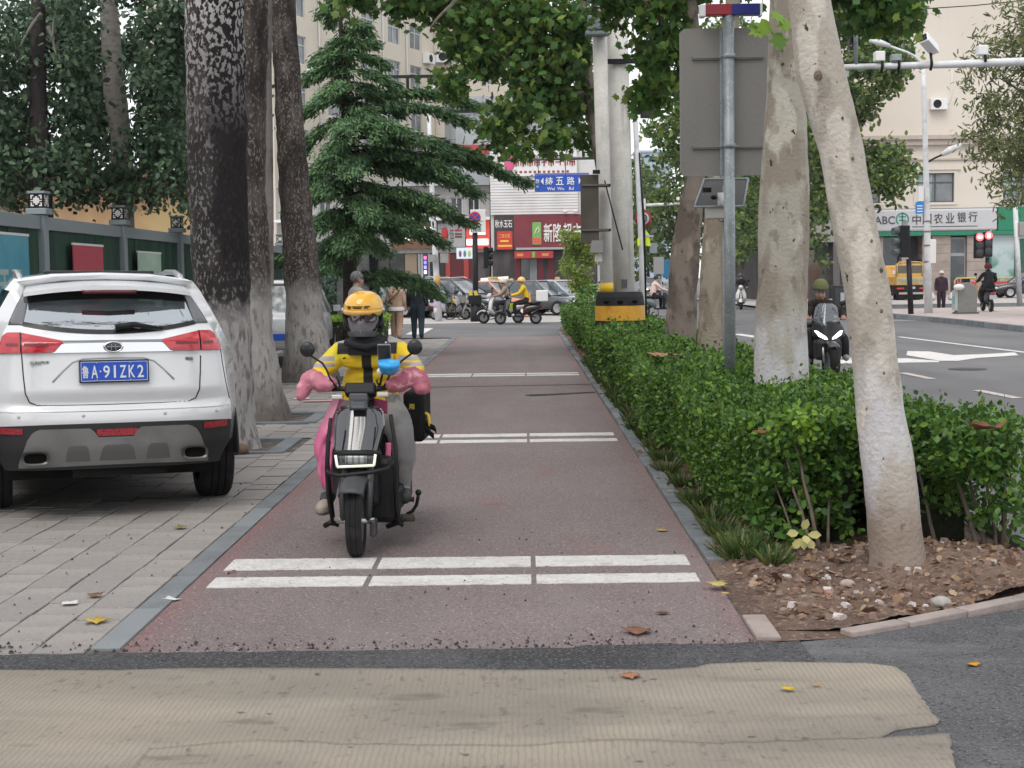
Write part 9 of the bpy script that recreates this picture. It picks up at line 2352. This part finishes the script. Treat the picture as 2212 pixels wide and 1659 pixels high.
person('rider in a pale pink top on the dark scooter beyond the rough plane trunk', (pp.x, 57, 0), R(-70), 'ride', cloth('pale_pink_top', (.62, .47, .43), .1), cloth('dark_trousers', (.022, .020, .021)), None, hair_black, 1.68, face=False)
fp_ = D(1601, 668, 66)
s4_ = scooter('distant white-faced scooter seen just right of the grey post', (fp_.x, 66, 0), R(170), white_sc, 1.05, group='scooters at the crossing')
person('distant dark-clothed rider seen just right of the grey post', (fp_.x, 66.05, 0), R(170), 'ride', cloth('night_blue', (.018, .02, .03)), cloth('dark_trousers', (.022, .020, .021)), None, None, 1.7, face=False, helmet=M('helmet_dark', (.03, .035, .05), .3, coat=.4))
rp = D(2132, 681, 51.8)
s5_ = scooter('dark scooter with a pale plate standing on the right corner, seen from behind', (rp.x, 51.8, .15), R(-6), M('scooter_dark_grey', (.035, .033, .034), .35), 1.08, plate=M('plate_pale', (.42, .46, .52), .5), group='scooters at the crossing')
person('rider in dark clothes and a dark red hood on the right corner, back to us', (rp.x, 51.8, .15), R(-6), 'ride', cloth('black_coat', (.018, .018, .022)), cloth('dark_trousers', (.022, .020, .021)), None, None, 1.78, face=False, helmet=M('hood_dark_red', (.10, .018, .028), .8))
op = D(2033, 669, 59)
ow = person('elderly person in a dark padded coat and white hat carrying bags before the bank', (op.x, 59, .004), R(175), 'stand', cloth('plum_coat', (.045, .028, .042)), cloth('plum_trousers', (.04, .026, .036)), None, None, 1.58, face=True, scale_w=1.25, hat=M('white_knit', (.56, .54, .50), .95, bump=(60, .6)))
for x in (-.38, .40): tag(MB().lathe([(.015, .35), (.05, .3), (.13, .15), (.14, .05), (.05, 0)], 12).build('shopping_bag', M('thin_bag', (.58, .53, .53), .6, var=.1), loc=(op.x + x, 58.95, .42)), 'pale plastic shopping bag held on the %s by the person with the white hat' % ('left' if x < 0 else 'right'), 'bag')
# bicycles and scooters parked beyond the crossing
def bicycle(label, loc, rz, frame_c, group='bicycles parked by the lamp post', basket=True):
 t = thing('bicycle', label, 'bicycle', loc, rz, group)
 for y in (.52, -.52):
  mx = Matrix.Translation((0, y, .32)) @ Matrix.Rotation(PI / 2, 4, 'Y')
  w = MB().lathe([(.295, -.015), (.32, -.018), (.33, 0), (.32, .018), (.295, .015), (.295, -.015)], 24, mx).build('wheel', rubber, t)
  sp = MB()
  for k in range(6):
   a = k * PI / 6; sp.tube([(0, y + .29 * math.cos(a), .32 + .29 * math.sin(a)), (0, y - .29 * math.cos(a), .32 - .29 * math.sin(a))], .004, 4)
  sp.build('spokes', alloy, w)
  MB().lathe([(.335, -.03), (.345, 0), (.335, .03)], 12, mx, a0=R(180 if y > 0 else 200), a1=R(330)).build('mudguard', black_plastic, t)
 for pts, r in (([(0, .52, .32), (0, .42, .62), (0, .36, .95)], .018), ([(0, .38, .72), (0, -.08, .32)], .03), ([(0, -.08, .32), (0, -.2, .78)], .018), ([(0, -.08, .32), (0, -.52, .32)], .014), ([(0, -.17, .68), (0, -.52, .32)], .012), ([(0, .38, .75), (0, -.15, .60)], .02)):
  MB().tube(pts, r, 8).build('frame_tube', frame_c, t)
 MB().tube([(-.28, .25, 1.0), (-.1, .34, .98), (.1, .34, .98), (.28, .25, 1.0)], .013, 6).build('handlebar', black_plastic, t)
 MB().box((0, -.22, .82), (.16, .26, .06)).build('saddle', black_plastic, t, bevel=.02)
 if basket: MB().bx(-.17, .17, .42, .68, .68, .90).build('basket', M('basket_grey', (.20, .20, .21), .6), t, bevel=.01)
 MB().bx(-.11, .11, -.02, .02, .28, .36).build('pedal_crank', black_plastic, t)
 return t
def at_ground(px, py, z=.004):
 p = G(px, py); return (p.x, p.y, z)
bicycle('yellow and white shared bicycle left of the black sign post', at_ground(1000, 690), R(84), M('bike_yellow', (.62, .44, .10), .4))
bicycle('pale shared bicycle directly behind the black sign post', at_ground(1030, 691), R(95), M('bike_white', (.55, .55, .53), .4))
bicycle('dark bicycle right of the black sign post', at_ground(1052, 689), R(100), M('bike_dark', (.05, .055, .06), .4))
scooter('silver-grey parked scooter with a wrapped front beside the white lamp post', at_ground(972, 691), R(-100), M('scooter_silver', (.36, .36, .38), .4), 1.0, group='scooters parked by the lamp post')
scooter('green delivery scooter behind the sapling, left of the yellow-banded pole', at_ground(1282, 668), R(170), M('scooter_green', (.06, .36, .10), .35), 1.05, group='scooters parked by the sapling', box=M('box_white_green', (.5, .52, .5), .5))
# traffic cones by the parked cars
def cone(label, px, py, h, c1, c2):
 o = at_ground(px, py); t = thing('traffic_cone', label, 'cone', o, group='cones before the parked cars')
 MB().bx(-.16, .16, -.16, .16, 0, .03).build('cone_base', black_plastic, t)
 for k in range(5):
  z0, z1 = .03 + (h - .03) * k / 5, .03 + (h - .03) * (k + 1) / 5
  r0, r1 = lerp(.13, .03, k / 5), lerp(.13, .03, (k + 1) / 5)
  MB().lathe([(r0, z0), (r1, z1 - .001)], 14).build('cone_band', c1 if k % 2 == 0 else c2, t)
pinkred = M('cone_red', (.60, .07, .10), .5); orange = M('cone_orange', (.70, .26, .08), .5)
cone('red and white traffic cone, left of the orange one', 1130, 685, .75, pinkred, letter_white)
cone('orange traffic cone with yellow bands beside the lit car', 1140, 685, .8, orange, M('cone_yellow', (.6, .5, .1), .5))
cone('tall plain orange cone right of the banded one', 1145, 684, .95, orange, orange)
# market umbrella / white sheet above the scooters
wsx = D(1068, 606, 64)
t = thing('white_awning', 'small tilted white awning above the parked cars', 'awning', (wsx.x, 64, 0))
MB().add([(-.62, 0, 1.3), (.62, 0, 1.42), (.62, .5, 1.62), (-.62, .5, 1.55)], [(0, 1, 2, 3)]).build('canopy', letter_white, t, solid=.05)
MB().cyl((0, .4, 0), (0, .4, 1.45), .03, n=6).build('post', pole_black, t)
# yellow crates bundle on a car roof level
t = thing('rickshaw_load', 'bundle of yellow goods above the small black car', 'goods', (D(1090, 612, 63.4).x, 63.4, 0))
MB().bx(-.4, .4, -.2, .2, 0, 1.35).build('cart', M('cart_dark', (.05, .05, .05), .6), t)
for k in range(4): MB().ball((-.3 + k * .2, 0, 1.45), (.14, .14, .12), 8, 6).build('yellow_bundle', M('bundle_yellow', (.45, .36, .12), .7), t)
# barriers, wheelie bins on the right
def barrier(label, pxa, pxb, Y, yb):
 a, b = D(pxa, yb, Y), D(pxb, yb, Y); w = b.x - a.x
 t = thing('crowd_barrier', label, 'barrier', ((a.x + b.x) / 2, Y, .1), group='yellow barriers before the bank')
 by = M('barrier_yellow', (.62, .42, .12), .5, var=.12)
 MB().tube([(-w / 2, 0, 0), (-w / 2, 0, .95), (-w / 2 + .12, 0, 1.1), (w / 2 - .12, 0, 1.1), (w / 2, 0, .95), (w / 2, 0, 0)], .04, 8).build('frame', by, t)
 MB().cyl((-w / 2, 0, .18), (w / 2, 0, .18), .03, n=8).build('lower_rail', by, t)
 n = int(w / .16)
 for k in range(1, n): MB().cyl((-w / 2 + w * k / n, 0, .19), (-w / 2 + w * k / n, 0, 1.08), .012, n=5).build('bar', by, t)
 bn = MB().bx(-w * .42, w * .42, -.06, -.045, .42, .88).build('banner', M('banner_red', (.55, .03, .055), .5, var=.1), t)
 r_ = random.Random(int(pxa))
 for k in range(9):
  x = -w * .36 + w * .72 * k / 9; MB().bx(x, x + w * .05, -.066, -.061, .58 + .02 * r_.random(), .70 + .03 * r_.random()).build('print', letter_white, bn)
barrier('yellow barrier with a red banner behind the litter bin, nearest the truck', 2062, 2112, 84, 642)
barrier('yellow barrier with a red banner right of the dark scooter rider', 2138, 2192, 84, 641)
def wheelie(label, px, Y):
 o = D(px, 650, Y); t = thing('wheelie_bin', label, 'bin', (o.x, Y, .1), group='dark wheelie bins')
 gm_ = M('bin_slate', (.045, .05, .056), .5, var=.15)
 MB().add([(-.24, -.25, .08), (.24, -.25, .08), (.24, .25, .08), (-.24, .25, .08), (-.30, -.33, .95), (.30, -.33, .95), (.30, .33, .95), (-.30, .33, .95)], [(0, 3, 2, 1), (4, 5, 6, 7), (0, 1, 5, 4), (1, 2, 6, 5), (2, 3, 7, 6), (3, 0, 4, 7)]).build('tub', gm_, t, bevel=.02)
 MB().bx(-.32, .32, -.36, .34, .953, 1.02).build('lid', gm_, t, bevel=.02)
 MB().bx(-.06, .10, -.345, -.30, .35, .72).build('label', M('bin_label', (.35, .38, .38), .6), t)
 for s_ in (-1, 1): MB().cyl((s_ * .2, .22, .1), (s_ * .26, .22, .1), .1, n=12).build('wheel', rubber, t)
wheelie('dark wheelie bin left of the olive-hatted rider, beside the mottled trunk', 1772, 58); wheelie('dark wheelie bin with a pale label right of the olive-hatted rider', 1815, 58)
rr_ = D(1759, 640, 63); t = thing('wrapped_post', 'round-topped brown wrapped post standing behind the olive-hatted rider', 'post', (rr_.x, 63, 0))
MB().lathe([(.24, 0), (.27, .5), (.25, 1.2), (.27, 1.7), (.22, 1.95), (.08, 2.07), (.001, 2.08)], 14).build('wrapping', M('brown_fabric', (.12, .08, .06), .9), t)
# black car parked at the far right edge
far_car('dark car at the far right edge beside the barriers', (.02, .02, .022), (D(2225, 650, 80).x, 80, .1), R(90), group='cars by the bank')
far_car('dark car standing far down the avenue, between the trunks', (.04, .04, .045), (D(1588, 640, 96).x, 96, 0), R(178), group='cars down the avenue')
far_car('pale car far down the avenue right of the concrete poles', (.42, .42, .42), (D(1408, 630, 110).x, 110, 0), R(180), group='cars down the avenue', lights=True)
# fallen leaves and scraps, one by one
def fallen(label, px, py, size, cols, tpl='maple', lift=.003, rz=0.0, curl=.25, z0=.008, cat='leaf'):
 p = G(px, py, z0)
 tv, tf = TPL[tpl]
 m = MB()
 ca, sa = math.cos(rz), math.sin(rz)
 vs_ = []
 for (x, y, z) in tv:
  y -= .5; u, v_ = x * ca - y * sa, x * sa + y * ca
  vs_.append((u * size, v_ * size, lift + size * (curl * .45 * (u * u * 1.6 + abs(v_) * .5 + .25 * math.sin(9 * u + 5 * v_)) + z * .3)))
 m.add(vs_, [tuple(f) for f in tf], True)
 mt = M('leaf_' + '_'.join('%d' % int(c * 999) for c in cols), cols, .8, var=.3, vs_=30)
 o = m.build('fallen_' + cat, mt, loc=(p.x, p.y, p.z), solid=.0015)
 return tag(o, label, cat)
br_, ye_, ol_ = S(136, 100, 80), S(200, 172, 80), S(140, 128, 66)
fallen('curled brown leaf on the red lane near the dark asphalt edge', 1375, 1366, .135, br_, rz=1.4, curl=.5)
fallen('thin dark brown leaf on the red lane, above the curled one', 1432, 1326, .07, S(110, 76, 56), 'oval', rz=1.5)
fallen('yellow leaf on the red lane right of the rider', 1430, 1147, .085, S(196, 164, 70), 'oval', rz=1.2, curl=.4)
fallen('bright yellow leaf on the paving near the kerb', 213, 1342, .115, ye_, 'maple', rz=-1.3, curl=.35)
fallen('brown curled leaf on the paving above the yellow one', 205, 1287, .085, br_, 'maple', rz=.8, curl=.6)
fallen('olive and tan leaf on the paving beneath the car tail', 388, 1141, .09, ol_, 'maple', rz=2.1, curl=.5)
fallen('small brown leaf on the paving by the grey kerb', 378, 1246, .045, S(120, 84, 62), 'oval', rz=.3, curl=.5)
fallen('small reddish leaf on the first white lane bar', 504, 1235, .04, S(150, 92, 70), 'oval', rz=2.3, curl=.5, z0=.011)
fallen('yellowish leaf cluster at the corner of the lane and the soil', 1548, 1263, .12, S(196, 180, 112), 'maple', rz=1.0, curl=.4, z0=.03)
fallen('pale yellow leaf below the corner leaf cluster', 1567, 1283, .05, S(200, 176, 100), 'oval', rz=1.2, z0=.03)
fallen('yellow and orange leaf on the dark asphalt at the right', 2104, 1437, .075, S(210, 150, 60), 'oval', rz=2.2, curl=.4)
fallen('yellow leaf on the jute mat, right part', 1702, 1490, .065, S(206, 178, 70), 'oval', rz=1.1, curl=.4, z0=.022)
fallen('brown leaf lying on the far edge of the jute mat', 1360, 1461, .085, S(170, 120, 92), 'maple', rz=1.6, z0=.022)
fallen('small tan leaf near the far right edge of the mat', 1765, 1480, .04, S(196, 150, 90), 'oval', rz=1.5, z0=.022)
fallen('big dry brown plane leaf standing on the near hedge top', 2132, 928, .20, S(132, 92, 68), 'maple', rz=.4, curl=.9, z0=.80)
fallen('large tan leaf lying on the hedge top, left one of two', 1425, 770, .26, S(176, 134, 106), 'maple', rz=1.9, curl=.6, z0=.80)
fallen('tan leaf lying on the hedge top, right one of two', 1462, 769, .16, S(184, 146, 118), 'maple', rz=.4, curl=.6, z0=.80)
fallen('small brown leaf on the hedge top in front of the mottled trunk', 1645, 935, .10, S(130, 84, 60), 'maple', rz=2.4, curl=.4, z0=.79)
def scrap(label, px, py, w, l, rz, c, nm='paper_scrap', z=.012):
 p = G(px, py, z); tag(MB().grid(lambda u, v: ((u - .5) * w, (v - .5) * l, .006 * math.sin(u * 5) * math.sin(v * 4)), 6, 4).build(nm, M('scrap_%d' % px, c, .7), loc=p, rot=(0, 0, rz), solid=.003), label, 'litter')
scrap('white paper scrap on the grey kerb', 371, 1293, .045, .09, 1.0, (.62, .62, .62))
scrap('white oval scrap on the paving', 151, 1302, .075, .06, .2, (.62, .61, .6))
scrap('white strip lying on the paving between the whitewashed trunks', 651, 861, .22, .10, .1, (.62, .62, .60))
scrap('pink sheet lying on the paving behind the pink mitt', 690, 866, .42, .14, .1, (.60, .38, .37))
# crumbs of asphalt and grit, a mass too fine to count
cr = MB()
for k in range(620):
 if k < 330: x, y = rnd.uniform(-2.6, 1.0), 6.16 + abs(rnd.gauss(0, .10))
 elif k < 520: x, y = rnd.uniform(-4.2, -1.8), rnd.uniform(6.2, 12)
 else: x, y = rnd.uniform(-1.7, 1.6), rnd.uniform(5.9, 9.5)
 s_ = rnd.choice([.003, .004, .005, .007]) * rnd.uniform(.8, 1.3)
 cr.add([(x - s_, y - s_, .006), (x + s_, y - s_ * .8, .006), (x + s_ * .8, y + s_, .006), (x - s_ * .9, y + s_ * .7, .006), (x, y, .009 + s_)], [(0, 1, 4), (1, 2, 4), (2, 3, 4), (3, 0, 4)])
cr.build('grit', M('grit', (.045, .042, .042), .9, [dict(c=(.20, .14, .12), k='island', lo=.6, hi=.9)]), kind='stuff')
# twigs and pebbles
pb_ = G(518, 982); tag(MB().ball((0, 0, .05), (.09, .07, .06), 10, 8).build('stone', M('brown_stone', (.20, .14, .11), .9, var=.3, vs_=14, bump=(20, .5)), loc=(pb_.x, pb_.y, 0)), 'brown stone at the foot of the thickest dark trunk', 'stone')
for i, (px, py, sz, lab, c) in enumerate(((2035, 1304, .055, 'pale grey stone at the front of the soil, near the kerb', (.42, .39, .36)), (1625, 1262, .028, 'small tan stone at the left of the soil', (.34, .25, .2)), (1790, 1285, .03, 'reddish stone in the middle of the soil', (.36, .22, .18)), (1830, 1262, .04, 'pale pinkish stone left of the leaning trunk foot', (.48, .38, .34)), (2075, 1190, .03, 'white stone on the mound right of the leaning trunk', (.52, .50, .50)), (2052, 1182, .022, 'small white stone on the mound beside the leaning trunk', (.50, .49, .49)))):
 p = G(px, py, .03); z = soil_z(p.x, p.y)
 m = MB().ball((0, 0, 0), (sz, sz * .8, sz * .6), 9, 6)
 for v in m.v: v *= 1 + .25 * noise.noise(v * 30 + V((i, 0, 0)))
 tag(m.build('stone', M('stone_%d' % i, c, .9, var=.25, vs_=30, bump=(40, .4)), loc=(p.x, p.y, z + sz * .2), rot=(0, 0, i)), lab, 'stone')
for o in COL.objects:
 if o.name.split('.')[0] in ('grass_tuft', 'leaf_litter', 'gravel'): o['kind'] = 'stuff'
# thin air haze
hzm = bpy.data.materials.new('air_haze'); hzm.use_nodes = True
ht = hzm.node_tree; ht.nodes.clear()
ho = ht.nodes.new('ShaderNodeOutputMaterial'); hv_ = ht.nodes.new('ShaderNodeVolumePrincipled')
hv_.inputs['Color'].default_value = (.93, .95, 1, 1); hv_.inputs['Density'].default_value = .00025; hv_.inputs['Anisotropy'].default_value = .2
ht.links.new(hv_.outputs[0], ho.inputs['Volume'])
hb_ = MB().bx(-420, 420, -80, 720, -1.2, 34).build('haze', hzm)
hb_['kind'] = 'stuff'
